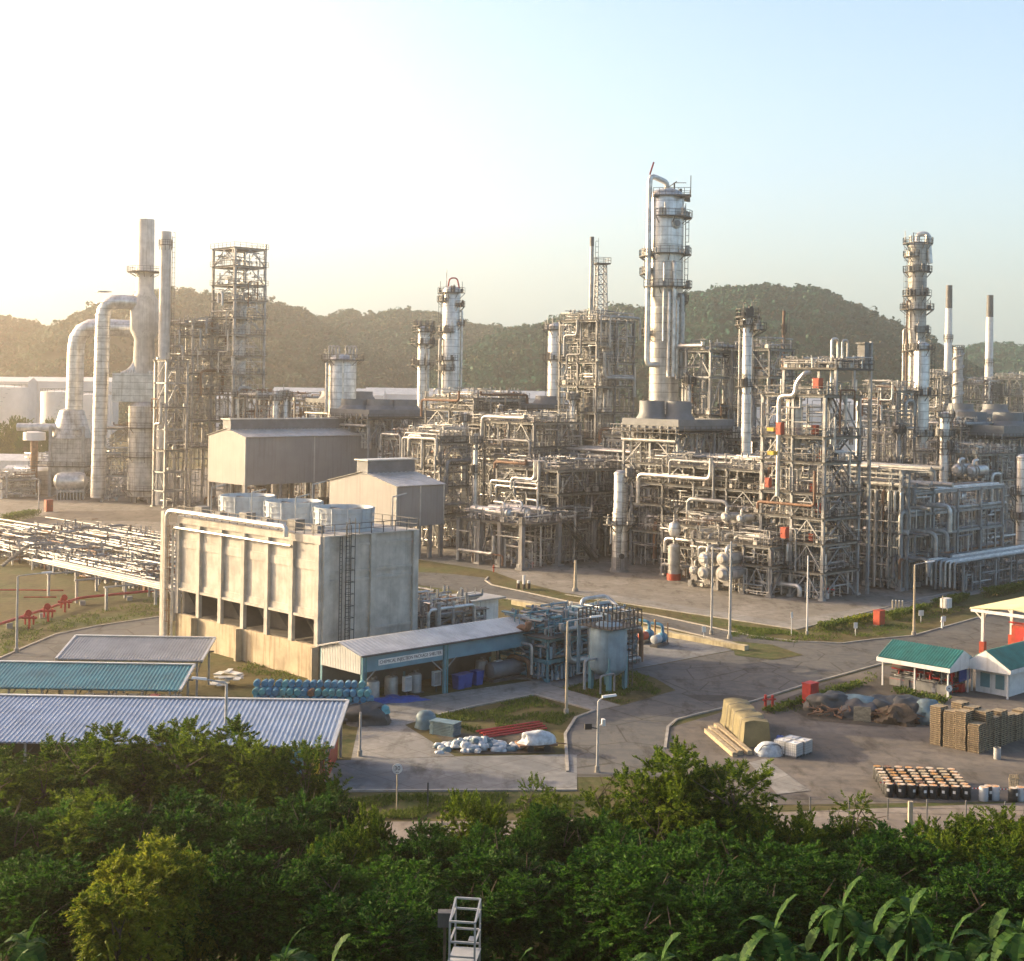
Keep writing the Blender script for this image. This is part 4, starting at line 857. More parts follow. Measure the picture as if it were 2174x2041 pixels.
mb=MB(); mb.lathe([(.95,.8),(.95,5.2),(.7,5.5),(.5,5.6)],18); mb.build('shell',MT['pipe_tan'],t); mb=MB(); mb.lathe([(.2,5.6),(.2,6.6),(.75,6.9),(1.05,7.8),(.75,8.8),(.2,9.1),(.2,12)],16); mb.build('knock_out_pot',MT['clad'],t); mb=MB(); mb.lathe([(1.1,0),(1.1,1.0)],16); mb.build('base',MT['orange'],t)
mb,mr=MB(),MB(); plat(mb,mr,.3,11.5,0,6.283,1.2); pl_=mb.build('platform',MT['grate'],t); mr.build('railing',MT['rail'],pl_)
# --- fin fan block with twin fan stacks
def finfan(label,u,v,Y,Lx,Ly,zb,zt,fans,m='finfan',legs=True,rad=2.6,fh=4.2):
    c=AT(u,v,Y); t=thing('fin_fan_cooler',label,'air cooler',(c.x,c.y,0),AN)
    mb=MB(); mb.box(-Lx/2,Lx/2,-Ly/2,Ly/2,zb,zt); mb.build('tube_bundle',MT['steel_dk'],t,smooth=0)
    mb=MB(); 
    for x in (-Lx/2,Lx/2): mb.box(x-.25,x+.25,-Ly/2-.3,Ly/2+.3,zb+.3,zt+.35)
    for y in (-Ly/2,Ly/2): mb.box(-Lx/2+.26,Lx/2-.26,y-.25,y+.25,zb+.3,zt+.35)
    mb.build('side_panel',MT['finfan'],t,smooth=0)
    mb=MB(); q=[(-Lx/2-1.3,Ly/2+1.3),(-Lx/2-1.3,-Ly/2-1.3),(Lx/2+1.3,-Ly/2-1.3),(Lx/2+1.3,Ly/2+1.3)]; z=zb-.3
    mb.box(-Lx/2-1.4,Lx/2+1.4,-Ly/2-1.4,Ly/2+1.4,z-.15,z-.01); w=mb.build('walkway',MT['grate'],t); mr=MB(); mr.rail([(x,y,z) for x,y in q],1.1,.08,1.5); mr.build('railing',MT['rail'],w)
    for fx,fy in fans:
        mb=MB(); mb.lathe([(rad*1.28,zt+.2),(rad*1.02,zt+1.2),(rad,zt+fh),(rad*.95,zt+fh),(rad*.95,zt+.5)],28,o=(fx,fy,0)); mb.build('fan_stack',MT[m],t)
    if legs:
        for i in range(4):
            for y in (-Ly/2,0,Ly/2):
                x=-Lx/2+Lx*i/3; mb=MB(); mb.box(x-.2,x+.2,y-.2,y+.2,0,zb-.3); mb.build('post',MT['steel_lt'],t)
        for i in range(3):
            for y in (-Ly/2,): mb=MB(); x=-Lx/2+Lx*i/3; mb.bar((x,y,zb-6),(x+Lx/6,y,zb-.4),.2); mb.bar((x+Lx/3,y,zb-6),(x+Lx/6,y,zb-.4),.2); mb.build('brace',MT['steel_lt'],t)
        for x in (-Lx/2,): mb=MB(); mb.bar((x,-Ly/2,zb-6),(x,0,zb-.4),.2); mb.bar((x,Ly/2,zb-6),(x,0,zb-.4),.2); mb.build('brace',MT['steel_lt'],t)
        for mb,m2 in zip(clutter(random.Random(len(label)),-Lx/2,Lx/2,-Ly/2,Ly/2,zb-7,zb-.5,150),('silver','pipe_tan','pipe_grey')): mb.build('small_pipework',MT[m2],t,kind='stuff')
        mb=MB()
        for k in range(8): mb.tube((-Lx/2-.4,-Ly/2+Ly*k/7,zb-1.8),(-Lx/2-.4,-Ly/2+Ly*k/7,zb+.8),.15,6)
        mb.tube((-Lx/2-.5,-Ly/2,zb-1.8),(-Lx/2-.5,Ly/2,zb-1.8),.3,8); mb.build('header_pipe',MT['pipe_tan'],t)
    return t
finfan('fin fan deck crowned by two tall grey fan stacks before the tallest column',1440,900,248,15,12,zz(1440,912,248),zz(1440,893,248),[(-3.4,3.2),(-.4,-.4)],rad=2.2,fh=3.4)
finfan('dark fin fan cooler with two low fan rings left of the shorter silver column',815,880,330,20,14,zz(815,885,330),zz(815,872,330),[(-5,4.5),(-1,0),(3.5,-3)],rad=3.2,fh=2.6)
finfan('dark fin fan cooler with a low fan ring behind the plain centre column',1120,870,305,12,12,zz(1120,868,305),zz(1120,860,305),[(-2,2),(3,-3)],rad=2.6,fh=2.0)
finfan('dark fin fan cooler below the white chimneys, nearer of two',2120,915,300,22,13,zz(2120,925,300),zz(2120,905,300),[(-6,3),(0,-2),(6,-3)],rad=3.,fh=3)
finfan('dark fin fan cooler under the spiral wound chimney, farther of two at right',2080,890,352,22,12,zz(2080,893,352),zz(2080,880,352),[(-4,3),(4,-2)],rad=3.,fh=2.6)
finfan('low dark fan bank behind the fat silver vessel on the left',740,865,345,16,12,zz(740,862,345),zz(740,850,345),[(-3,2),(2,-2)],rad=3.,fh=2.2)
# --- tall frame at the plant centre and its neighbours
Y=285; Zc=lambda v:zz(1262,v,Y); c=AT(1266,800,Y)
frame('tall pipe cluttered frame at the plant centre carrying the thin tan chimney',(c.x,c.y),11,10,[Zc(930),Zc(875),Zc(820),Zc(770),Zc(728),Zc(683)],3,3,31,clut=70,npipe=16,post=.4,rails=True,mats=('silver','pipe_tan','pipe_grey'))
c=AT(1500,800,262); frame('pipe frame with long golden beams right of the tallest column',(c.x,c.y),12,11,[zz(1500,930,262),zz(1500,880,262),zz(1500,800,262),zz(1500,746,262)],3,3,32,clut=40,npipe=14,post=.4,deckp=.5,pm='steel_lt')
c=AT(1618,830,255); frame('grey braced frame behind the brown topped column',(c.x,c.y),7,8,[zz(1618,930,255),zz(1618,860,255),zz(1618,800,255),zz(1618,742,255)],2,2,33,clut=34,npipe=6,post=.35)
c=AT(1885,900,286); frame('open frame with an elbowed pipe left of the stout silver column',(c.x,c.y),7,8,[zz(1885,980,286),zz(1885,905,286),zz(1885,870,286),zz(1885,830,286)],2,3,34,clut=60,npipe=12,post=.36,deckp=.5)
c=AT(2050,1000,278); frame('gold lit equipment platform with round drums at the right edge',(c.x,c.y),16,13,[zz(2050,1085,278),zz(2050,1015,278),zz(2050,960,278)],3,4,35,clut=100,npipe=14,post=.45,pm='brown')
c=AT(2010,930,300); frame('tangled pipe frame around the thin right column',(c.x,c.y),14,14,[zz(2010,1000,300),zz(2010,950,300),zz(2010,905,300)],3,3,36,clut=110,npipe=14)
c=AT(1950,960,315); frame('frame of crossing pipes at the foot of the looped pipe column',(c.x,c.y),18,18,[8,13,zz(1950,930,315)],3,3,37,clut=130,npipe=16)
for (u,v,lab) in ((2032,997,'round ended drum on the gold lit platform, left one'),(2062,1000,'round ended drum on the gold lit platform, right one'),(2022,1056,'white round ended drum one level below the pair on the gold lit platform')):
    p=pix(u,v,262); q=Vector(p)+BX*2.5; vessel(lab,(q.x,q.y,q.z),1.0 if v<1010 else .8,5,'x','clad',name='horizontal_drum',cat='drum',sad=.4)
# --- middle left frames
c=AT(1010,880,300); frame('frame with twin vents and cable trays between the centre columns',(c.x,c.y),15,15,[8,14,zz(1010,905,300),zz(1010,870,300),zz(1010,845,300)],3,3,41,clut=90,npipe=16)
c=AT(655,860,358); frame('rusty pipe frame behind the larger grey warehouse',(c.x,c.y),20,16,[8,14,19,zz(655,850,358)],3,4,42,clut=90,npipe=16,mats=('pipe_tan','rust','silver'))
c=AT(878,930,312); frame('braced frame with a square pipe portal beside the smaller warehouse',(c.x,c.y),9,10,[7,12.5,zz(870,930,312)],3,3,43,clut=90,npipe=12,mats=('pipe_tan','rust','silver'))
c=AT(800,900,350); frame('low dark frame filled with pipes behind the right end of the larger warehouse',(c.x,c.y),18,14,[7,13,18],3,3,44,clut=100,npipe=12,mats=('pipe_tan','rust','pipe_grey'))
c=AT(930,1000,262); frame('narrow tall post frame at the left side of the exchanger platform',(c.x,c.y),7,9,[6,11,15,19,zz(930,925,262)],2,3,45,clut=80,npipe=14)
c=AT(1100,900,290); frame('mid height frame of silver pipes below the central fan ring',(c.x,c.y),16,14,[7,12,16,zz(1100,900,290)],3,3,46,clut=110,npipe=16)
c=AT(1390,960,275); frame('hidden pipe frame behind the twin fan stack deck',(c.x,c.y),18,18,[7,12,17],3,3,47,clut=90,npipe=10)
c=AT(1640,950,250); frame('dense pipe frame seen between the fan deck and the near steel frame',(c.x,c.y),14,14,[7,12,17,21],3,3,48,clut=110,npipe=12)
c=AT(1830,960,330); frame('far silver pipe field seen right of the near steel frame',(c.x,c.y),26,24,[5,9,13],3,4,49,clut=160,npipe=20,mats=('silver','white','pipe_tan'),rails=False)
c=AT(2100,950,345); frame('far pipe frame below the chimneys at the right edge',(c.x,c.y),26,18,[6,12,17],3,3,50,clut=130,npipe=14)
# far right units under the chimneys
for i,(u,v0,l) in enumerate([(2075,815,'far blue grey tower block of platforms between the white chimneys'),(2160,805,'far tan tower of platforms at the right edge'),(1985,800,'far lattice tower behind the looped pipe column')]):
    c=AT(u,850,430); frame(l,(c.x,c.y),11,10,[8+k*(zz(u,v0,430)-8)/5 for k in range(6)],3,3,60+i,clut=60,npipe=6,rails=True,mats=('steel_lt','pipe_grey','silver'))
# --- left unit: heater with ducts and stacks, steel tower
YL=342; Zl=lambda v:zz(290,v,YL)
c=AT(300,1060,YL); t=thing('heater_stack','big heater chimney with a ring platform and a fat pipe arching over to its left','chimney',(c.x,c.y,0))
xs_=(292-300)/3000*YL
mb=MB(); mb.lathe([(4.3,1.5),(4.3,Zl(862)),(3.4,Zl(852))],30,o=(1.,0,0)); mb.build('radiant_box',MT['clad2'],t)
mb=MB(); mb.box(-6.6,3.2,-3.2,3.2,Zl(853),Zl(793)); mb.build('convection_box',MT['clad'],t)
mb=MB(); 
for k in range(6):
    for sgn in (-1,1): mb.tube((xs_+sgn*(.5+k*.7),-2,Zl(793)),(xs_+sgn*(.3+k*.35),-1,Zl(755+6*k)),.3,8)
mb.build('header_tubes',MT['silver'],t)
mb=MB(); mb.lathe([(2.6,Zl(793)),(2.4,Zl(720)),(3.4,Zl(700)),(3.4,Zl(640)),(2.15,Zl(622)),(2.0,Zl(466)),(1.8,Zl(466)),(1.8,Zl(480))],30,o=(xs_+1,0,0)); mb.build('flue',MT['stack'],t)
mb,mr=MB(),MB(); plat(mb,mr,2.1,Zl(577),0,2*PI,2.2); 
for o_ in (mb,mr): o_.v=[(x+xs_+1,y,z) for x,y,z in o_.v]
p=mb.build('platform',MT['grate'],t); mr.build('railing',MT['rail'],p)
mb=MB(); mb.pipe([((222-300)/3000*YL-1.2,-1.5,1),((222-300)/3000*YL-.6,-1.5,Zl(640)),(xs_+1,-1.5,Zl(645))],1.75,20,5.5); mb.build('flue_duct',MT['clad'],t)
mb=MB(); 
for k in range(18):
    z=3+k*2.8; mb.ring(1.74,1.86,z-.12,z+.12,20)
mb.v=[(x+(222-300)/3000*YL-1.2+.6*z/Zl(640),y-1.5,z) for x,y,z in mb.v]; mb.build('duct_band',MT['clad2'],t)
for k,z in enumerate((3,11,18)): 
    mb,mr=MB(),MB(); plat(mb,mr,4.4,z,0,2*PI,1.); 
    for o_ in (mb,mr): o_.v=[(x+1,y,zq) for x,y,zq in o_.v]
    p=mb.build('platform',MT['grate'],t); mr.build('railing',MT['rail'],p)
for k in range(6): a=k*PI/3; mb=MB(); mb.box(1+3.5*math.cos(a)-.4,1+3.5*math.cos(a)+.4,3.5*math.sin(a)-.4,3.5*math.sin(a)+.4,0,1.6); mb.build('leg',MT['brown'],t)
c=AT(150,1060,356); t=thing('waste_heat_boiler','boiler block on cross braced legs with a fat duct arching right','boiler',(c.x,c.y,0),0); Zw=lambda v:zz(150,v,356)
mb=MB(); mb.box(-4,4.2,-4,4,Zw(1000),Zw(930)); mb.build('casing',MT['clad2'],t); mb=MB(); mb.lathe([(5.,Zw(930)),(3.,Zw(872)),(2.,Zw(868))],24); mb.build('hood',MT['clad2'],t)
mb=MB(); mb.pipe([(.5,0,Zw(875)),(.8,0,Zw(690)),(15.5,0,Zw(697))],2.1,20,6); mb.build('flue_duct',MT['clad'],t)
for x in (-4,4.2):
    for y in (-4,4): mb=MB(); mb.box(x-.35,x+.35,y-.35,y+.35,0,Zw(905)); mb.build('leg',MT['steel_lt'],t)
mb=MB(); 
for z0_,z1_ in ((Zw(1055),Zw(1000)),(Zw(930),Zw(905))): mb.bar((-4,-4,z0_),(4.2,-4,z1_),.4); mb.bar((4.2,-4,z0_),(-4,-4,z1_),.4); mb.bar((-4,4,z0_),(-4,-4,z1_),.4)
mb.build('brace',MT['steel_lt'],t)
mb=MB(); mb.tube((-13,-2,Zw(908)),(-3,-2,Zw(908)),1.0,14); mb.build('inlet_duct',MT['silver'],t)
mb,mr=MB(),MB(); mb.box(-9,5,-5,5,Zw(988)-.2,Zw(988)); p=mb.build('platform',MT['grate'],t); mr.rail([(-9,-5,Zw(988)),(5,-5,Zw(988))],1.1,.1); mr.build('railing',MT['rail'],p)
frame('open scaffold frame wrapped round the base of the heater chimney',(c.x+16.5,348),12.5,12.5,[Zl(v) for v in (1010,960,910)],2,2,78,clut=26,npipe=8,post=.35,pm='pipe_tan',top=False,rails=False,deckp=0,mats=('silver','pipe_tan','steel_lt'),rot=.3)
Yt=336; Zt=lambda v:zz(505,v,Yt); c=AT(505,760,Yt)
frame('tall open steel tower with crossed bays rising against the glowing sky at left',(c.x,c.y),8.4,9.2,[Zt(v) for v in (895,838,795,757,712,676,640,607,568,530)],2,2,71,name='steel_tower',cat='tower',clut=34,npipe=10,post=.5,top=False,pm='pipe_tan',mats=('silver','pipe_tan','steel_lt'),chev=True,rails=True)
column('reactor_column','pale reactor vessel inside the tall open steel tower',508,760,Yt+.5,[(1.5,0),(1.5,Zt(640))],[],'clad')
c=AT(420,800,340); frame('lower pipe crammed frame leaning against the tall steel tower',(c.x,c.y),10,11,[Zt(v) for v in (950,895,838,795,757,715,690)],3,3,72,clut=50,npipe=16,post=.4,pm='pipe_tan',mats=('pipe_tan','silver','steel_lt'))
c=AT(362,900,330); frame('narrow bare steel bay frame right of the heater chimney',(c.x,c.y),5.5,5.,[zz(362,v,330) for v in (1040,1000,955,910,865,812,765)],2,2,73,clut=8,npipe=3,post=.5,pm='pipe_tan',rails=False,deckp=.2)
c=AT(555,900,330); frame('pipe frame at the right foot of the tall steel tower',(c.x,c.y),9,9,[6,12,17,zz(555,845,330)],2,3,74,clut=60,npipe=12,mats=('pipe_tan','rust','silver'))
c=AT(190,1000,366); frame('low lit frame of pipes behind the two fat ducts',(c.x,c.y),12,14,[5,9.5],3,3,75,clut=70,npipe=12,pm='pipe_tan',mats=('silver','pipe_tan','white'))
c=AT(25,1040,350); frame('small lit pipe cluster before the far left workshop',(c.x,c.y),9,8,[2.5,5],2,3,76,clut=90,npipe=10,pm='white',post=.2,rails=False,deckp=0,mats=('silver','white','pipe_tan'))
c=AT(95,985,372); frame('pale platform frame beside the white flat drum',(c.x,c.y),8,9,[4,8],2,2,77,clut=50,npipe=6,pm='pipe_tan',mats=('silver','pipe_tan','white'))
p=pix(150,1022,346); t=thing('surge_drum','shiny fat drum on a ribbed base at the foot of the boiler','drum',(p[0],p[1],0),.2)
mb=MB(); mb.lathe([(.6,-4),(1.9,-3.3),(2.3,-2.2),(2.3,2.2),(1.9,3.3),(.6,4)],22,axis='x',o=(0,0,p[2])); mb.build('shell',MT['silver'],t); mb=MB()
for k in range(9): mb.box(-3+k*.75,-2.7+k*.75,-1.8,1.8,0,p[2]-1.6)
mb.box(-3.2,3.4,-2,2,p[2]-2.6,p[2]-2.0); mb.build('base',MT['pipe_tan'],t)
# low house, tanks and far field on the left
def box_house(name,label,cat,u,v,Y,w,d,h,m,rz=0.,roof='roof_s'):
    p=AT(u,v,Y); t=thing(name,label,cat,(p.x,p.y,0),rz); mb=MB(); mb.box(-w/2,w/2,-d/2,d/2,0,h); mb.build('wall',MT[m],t); mb=MB(); mb.v=[(-w/2-.3,-d/2-.3,h),(w/2+.3,-d/2-.3,h),(w/2+.3,d/2+.3,h),(-w/2-.3,d/2+.3,h),(-w/2-.3,0,h+d*.12),(w/2+.3,0,h+d*.12)]; mb.f=[(0,1,5,4),(2,3,4,5),(3,0,4),(1,2,5),(0,3,2,1)]; mb.build('roof',MT[roof],t,smooth=0)
    mb=MB(); n=max(2,int(w/5))
    for i in range(n): x=-w/2+w*(i+.5)/n; mb.box(x-.9,x+.9,-d/2-.04,-d/2,h*.35,h*.65)
    mb.build('window',MT['darkbox'],t); return t
box_house('workshop','low pale workshop at the far left edge','workshop',20,980,372,26,12,8,'white')
box_house('workshop','small pale workshop with a low roof behind the shiny drum','workshop',85,1010,362,16,9,6,'clad2')
p=AT(72,1000,352); t=thing('elevated_tank','white flat drum on a thick stem beside the boiler','tank',(p.x,p.y,0)); mb=MB(); z=zz(72,935,352); mb.lathe([(2.7,z),(2.7,z+2.0),(.4,z+2.3)],22); mb.build('drum_head',MT['tank'],t); mb=MB(); mb.tube((0,0,0),(0,0,z),.9,14); mb.build('stem',MT['rust'],t)
def tank(label,u,Y,vt,r):
    c=AT(u,830,Y); t=thing('storage_tank',label,'tank',(c.x,c.y,0)); h=zz(u,vt,Y); mb=MB(); mb.lathe([(r,0),(r,h),(r*.5,h+r*.06),(.3,h+r*.09)],40); mb.build('shell',MT['tank'],t)
    mb,mr=MB(),MB(); mr.rail([(r*math.cos(a*PI/8),r*math.sin(a*PI/8),h) for a in range(17)],1.2,.12,4); mr.build('railing',MT['rail'],t)
    mb=MB()
    for k in range(14): a=-2.2+k*.09; mb.obox(((r+.5)*math.cos(a),(r+.5)*math.sin(a),h*(k+.5)/14),1.3,.9,.15,a)
    mb.build('stair',MT['steel_lt'],t)
tank('broad white storage tank cut by the left edge',8,620,822,10.)
tank('cream storage tank partly hidden behind the boiler duct',128,600,832,8.)
tank('cream storage tank seen between the two fat ducts',200,600,838,7.)
for i,(u,w) in enumerate([(20,60),(110,55),(200,50)]):
    box_house('warehouse',['long pale far warehouse below the left hill, leftmost of three','long pale far warehouse below the left hill, middle of three','long pale far warehouse below the left hill, rightmost of three'][i],'warehouse',u,820,690+i*20,22,18,zz(u,810,690+i*20),'tank',.1,'tank')
for i,(u,v,Y,w) in enumerate([(700,838,520,40),(1060,843,520,46),(1130,846,500,30),(560,850,480,30),(1700,858,560,40),(890,838,540,40)]):
    box_house('warehouse',['long far pale roof behind the fat silver vessel','long far pale roof at the foot of the middle hill','far pale shed right of the centre column','far pale shed right of the tall steel tower','far pale shed seen right of the near steel frame','far pale roof behind the red topped column'][i],'warehouse',u,v,Y,w,20,max(4,zz(u,v,Y)),'tank',.05,'roof_s')
# --- pipe field on the left lawn, fire main
t=thing('pipe_field','wide bed of silver pipes on low sleepers across the left lawn','pipe rack',P(-60,62),AN)
for k in range(34):
    x=-4+k*.96+rr.uniform(-.3,.3); r=rr.choice((.07,.1,.14,.2)); z=rr.choice((1.,1.6,2.2)); a=rr.choice((-14,-10,-2,4)); b=rr.choice((70,80,95)); mb=MB()
    mb.pipe([(x,a,z-.8),(x,a,z),(x,b*.5,z),(x+rr.choice((0,0,2)),b*.5+.1,z),(x+0,b,z)],r,8); mb.build('pipe',MT[rr.choice(['pipe_grey','pipe_tan','steel','steel_lt','pipe_grey'])],t)
for k in range(14):
    y=-8+k*7; mb=MB(); mb.box(-5,28,y-.12,y+.12,.75,.95); mb.box(-5,28,y-.1,y+.1,1.35,1.5)
    for x in range(-5,29,6): mb.box(x-.12,x+.12,y-.12,y+.12,0,2.2)
    mb.build('sleeper',MT['steel_lt'],t)
for k in range(7):
    for mb,m in zip(clutter(rr,-4,27,-8+k*12,3+k*12,.2,3.2,130),('steel_lt','pipe_grey','rust')): mb.build('small_pipework',MT[m],t,kind='stuff')
t=thing('pipe_bridge','low bridge of bent silver pipes nearest the cooling tower on the lawn','pipe rack',P(-68,50),AN)
for k in range(4):
    mb=MB(); x=-1.5-k*1.5; y0=-4-2*k; mb.pipe([(x,y0,0),(x,y0,3.4+.2*k),(x,30,3.4+.2*k)],.22 if k<2 else .15,10,.9); mb.build('pipe',MT['pipe_grey'],t)
for y in (4,12,20): mb=MB(); mb.box(-7.5,.2,y-.12,y+.12,2.9,3.1); mb.box(-7.3,-7,y-.15,y+.15,0,3); mb.box(-.2,.1,y-.15,y+.15,0,3); mb.build('portal',MT['steel_lt'],t)
t=thing('stair_bridge','small steel crossover stair over the pipe bed on the lawn','stairs',(*G(60,1200),0),.5); mb=MB()
for k in (-.5,.5): mb.bar((-4,k,0),(0,k,3.2),.12,.3); mb.bar((-4,k,1.1),(0,k,4.3),.07); mb.bar((0,k,3.2),(4,k,3.2),.12,.3); mb.bar((0,k,4.3),(4,k,4.3),.07)
for i in range(12): mb.cbox((-4+i*.33,0,.2+i*.265),.28,1,.05)
mb.build('flight',MT['steel'],t); mb=MB(); mb.box(0,4,-.5,.5,3.2,3.28); mb.build('deck',MT['grate'],t)
for x in (.3,3.7): mb=MB(); mb.box(x-.1,x+.1,-.5,.5,0,3.2); mb.build('leg',MT['steel_lt'],t)
t=thing('fire_main','red fire water main on concrete blocks along the left lawn','pipe'); mb=MB()
pts=[Vector((*G(u,v),.75)) for u,v in ((-40,1352),(60,1318),(120,1298),(172,1281),(345,1264))]; mb.pipe(pts,.17,10,1); mb.build('main_pipe',MT['red'],t)
for u,v in ((20,1334),(90,1312),(175,1285),(275,1275),(330,1268)): q=G(u,v); mb=MB(); mb.obox((q[0],q[1],.28),.7,.7,.56,.4); mb.build('support_block',MT['kerb'],t)
for i,(u,v) in enumerate([(102,1320),(138,1300),(62,1335)]):
    q=G(u,v); mb=MB(); mb.tube((q[0],q[1],0),(q[0],q[1],2.2),.14,8); mb.tube((q[0]-.9,q[1],1.3),(q[0]+.9,q[1],1.3),.16,8); mb.ring(.2,.26,0,.05,10); mb.build('riser',MT['red'],t)
    mb=MB(); mb.lathe([(.4,-.03),(.4,.03)],12,axis='y',o=(q[0],q[1]-.3,1.9)); mb.tube((q[0]-.5,q[1],.5),(q[0]-.5,q[1],1.8),.12,6); mb.tube((q[0]+.5,q[1],.5),(q[0]+.5,q[1],1.6),.12,6); mb.build('hand_wheel',MT['red'],t)
t=thing('fire_pipe','thin red pipe lying behind the fire main on the lawn','pipe'); mb=MB(); mb.pipe([Vector((*G(u,v),.6)) for u,v in ((-30,1262),(40,1262),(135,1263))],.1,8); mb.build('main_pipe',MT['red'],t); mb=MB(); mb.pipe([Vector((*G(u,v),.5)) for u,v in ((50,1276),(120,1276))],.09,8); mb.build('branch_pipe',MT['orange'],t)
# --- low pipe racks right of the near frame
t=thing('pipe_rack','low grey portal rack of pipes in shade at the right of the plant','pipe rack',P(30,-9),AN)
for i in range(7):
    x=i*5.; mb=MB(); 
    for y in (0,4.5): mb.box(x-.15,x+.15,y-.15,y+.15,0,4.2)
    mb.box(x-.15,x+.15,-.6,5.1,4.2,4.5); mb.build('portal',MT['steel_lt'],t)
for k in range(7): mb=MB(); y=-.2+k*.75; r=rr.choice((.12,.18,.25)); mb.pipe([(-3,y,1),(-3,y,4.5+r),(33,y,4.5+r)],r,8); mb.build('pipe',MT[rr.choice(['pipe_grey','steel_lt','silver'])],t)
for mb,m in zip(clutter(rr,0,31,0,4.5,.2,4,160),('pipe_grey','steel','steel_lt')): mb.build('small_pipework',MT[m],t,kind='stuff')
# --- vessel skid in front of the cross road
p=G(1290,1462); t=thing('filter_vessel','pale blue vertical vessel on legs with a caged platform on top, beside the lettered shelter','vessel',(p[0],p[1],0),AN)
R=1.85; ZB,ZT=2.3,5.7
mb=MB(); mb.lathe([(.3,ZB-1.1),(R*.6,ZB-.85),(R*.92,ZB-.4),(R,ZB),(R,ZT),(R*.92,ZT+.4),(R*.6,ZT+.8),(.3,ZT+1.)],28); mb.build('shell',MT['vessel'],t)
for k in range(4): a=PI/4+k*PI/2; mb=MB(); mb.box(R*.9*math.cos(a)-.2,R*.9*math.cos(a)+.2,R*.9*math.sin(a)-.2,R*.9*math.sin(a)+.2,0,ZB+1); mb.build('leg',MT['teal'],t)
mb,mr=MB(),MB(); mb.box(-2.1,2.3,-2.3,2.1,ZT+.5,ZT+.62); pl_=mb.build('platform',MT['grate'],t); mr.rail([(-2.1,-2.3,ZT+.6),(2.3,-2.3,ZT+.6),(2.3,2.1,ZT+.6),(-2.1,2.1,ZT+.6),(-2.1,-2.3,ZT+.6)],1.6,.08,.55); mr.build('railing',MT['black'],pl_)
mb=MB(); mb.ladder(2.0,-1.2,.2,ZT+1.5,1,0,.5); mb.build('ladder',MT['rail'],t)
mb=MB(); mb.pipe([(0,0,ZT+1),(0,0,ZT+1.6),(0,4,ZT+1.6),(0,4,1)],.2,12); mb.build('top_pipe',MT['vessel'],t)
mb=MB(); mb.pipe([(-1.4,-2.1,.3),(-1.4,-2.1,2),(-3.4,-2.1,2),(-3.4,-2.1,.3)],.1,8); mb.build('side_pipe',MT['pipe_grey'],t); mb=MB(); mb.pipe([(-R,0,3.2),(-3.4,0,3.2),(-3.4,0,.4)],.14,8); mb.build('side_pipe',MT['steel_lt'],t)
q=Vector(pix(1215,1300,156)); t=thing('header_drum','long pale blue horizontal pipe drum beside the caged vessel','drum',(q.x,q.y,0),AN); mb=MB(); mb.lathe([(.55,-6),(.72,-5.7),(.72,6),(.5,6.3)],18,axis='x',o=(0,0,q.z)); mb.build('shell',MT['vessel'],t); mb=MB(); mb.lathe([(.8,-6.05),(.8,-5.85)],18,axis='x',o=(0,0,q.z)); mb.build('end_cap',MT['orange'],t)
for x in (-4,0,4): mb=MB(); mb.box(x-.2,x+.2,-.5,.5,0,q.z-.5); mb.build('support',MT['teal'],t)
mb=MB(); mb.pipe([(1.5,0,q.z),(1.5,0,q.z+1.3),(5.5,0,q.z+1.3),(5.5,-2,q.z+.2)],.2,10); mb.build('outlet_pipe',MT['silver'],t)
c=G(1175,1425); frame('low skid of teal pipes and valves left of the caged vessel',c,9,7,[2.2,4.4],2,2,81,name='pump_skid',cat='skid',post=.2,pm='teal',bm='teal',clut=120,npipe=14,top=True,rails=False,deckp=0,mats=('vessel','teal','pipe_grey'))
c=G(1235,1405); frame('second teal pipe skid directly behind the caged vessel',c,8,8,[2.,3.8],2,2,83,name='pump_skid',cat='skid',post=.16,pm='teal',bm='vessel',clut=110,npipe=12,top=True,rails=False,deckp=0,mats=('vessel','silver','pipe_grey'))
for i,(u,v,l) in enumerate([(1372,1365,'pump set right of the caged vessel, left one with orange motor'),(1400,1372,'pump set right of the caged vessel, right one')]):
    q=G(u,v); t=thing('pump',l,'pump',(*q,0),AN+.2); mb=MB(); mb.box(-1.4,1.4,-.5,.5,0,.3); mb.build('base',MT['steel_dk'],t); mb=MB(); mb.lathe([(.3,-.7),(.5,-.6),(.5,.5),(.3,.6)],14,axis='x',o=(-.7,0,.9)); mb.build('motor',MT['fan' if i else 'orange'],t); mb=MB(); mb.lathe([(.25,.2),(.6,.4),(.6,.9),(.25,1.1)],14,axis='x',o=(0,0,.9)); mb.pipe([(.7,0,.9),(.7,0,2.4),(.7,1.5,2.4)],.18); mb.build('pump_casing',MT['drumblue'],t); mb=MB(); mb.tube((1.2,-.4,.3),(1.2,-.4,2.6),.07); mb.tube((-.2,.5,.3),(-.2,.5,3.),.1); mb.build('riser_pipe',MT['yellow' if i==0 else 'rust'],t)
# small hut, pipes right of the cooling tower
p=G(1000,1320); t=thing('hut','small flat roofed hut with a lit wall between cooling tower and cross road','hut',(*p,0),AN); mb=MB(); mb.box(-2.6,2.6,-2.2,2.2,0,3.0); mb.build('wall',MT['white'],t); mb=MB(); mb.box(-3.4,3.2,-3,2.8,3.0,3.2); mb.build('roof',MT['roof_grey'],t); mb=MB(); mb.box(-.5,.5,-2.25,-2.2,0,2.1); mb.build('door',MT['darkbox'],t); mb=MB(); mb.box(-2.64,-2.6,-1,1,1,2); mb.build('window',MT['darkbox'],t)
c=P(-58,13); frame('tangle of pipes on low supports right of the cooling tower',(c.x,c.y),9,13,[2,4],2,3,82,name='pipe_rack',cat='pipe rack',post=.2,clut=110,npipe=16,rails=False,deckp=0,mats=('silver','steel_lt','pipe_grey'))
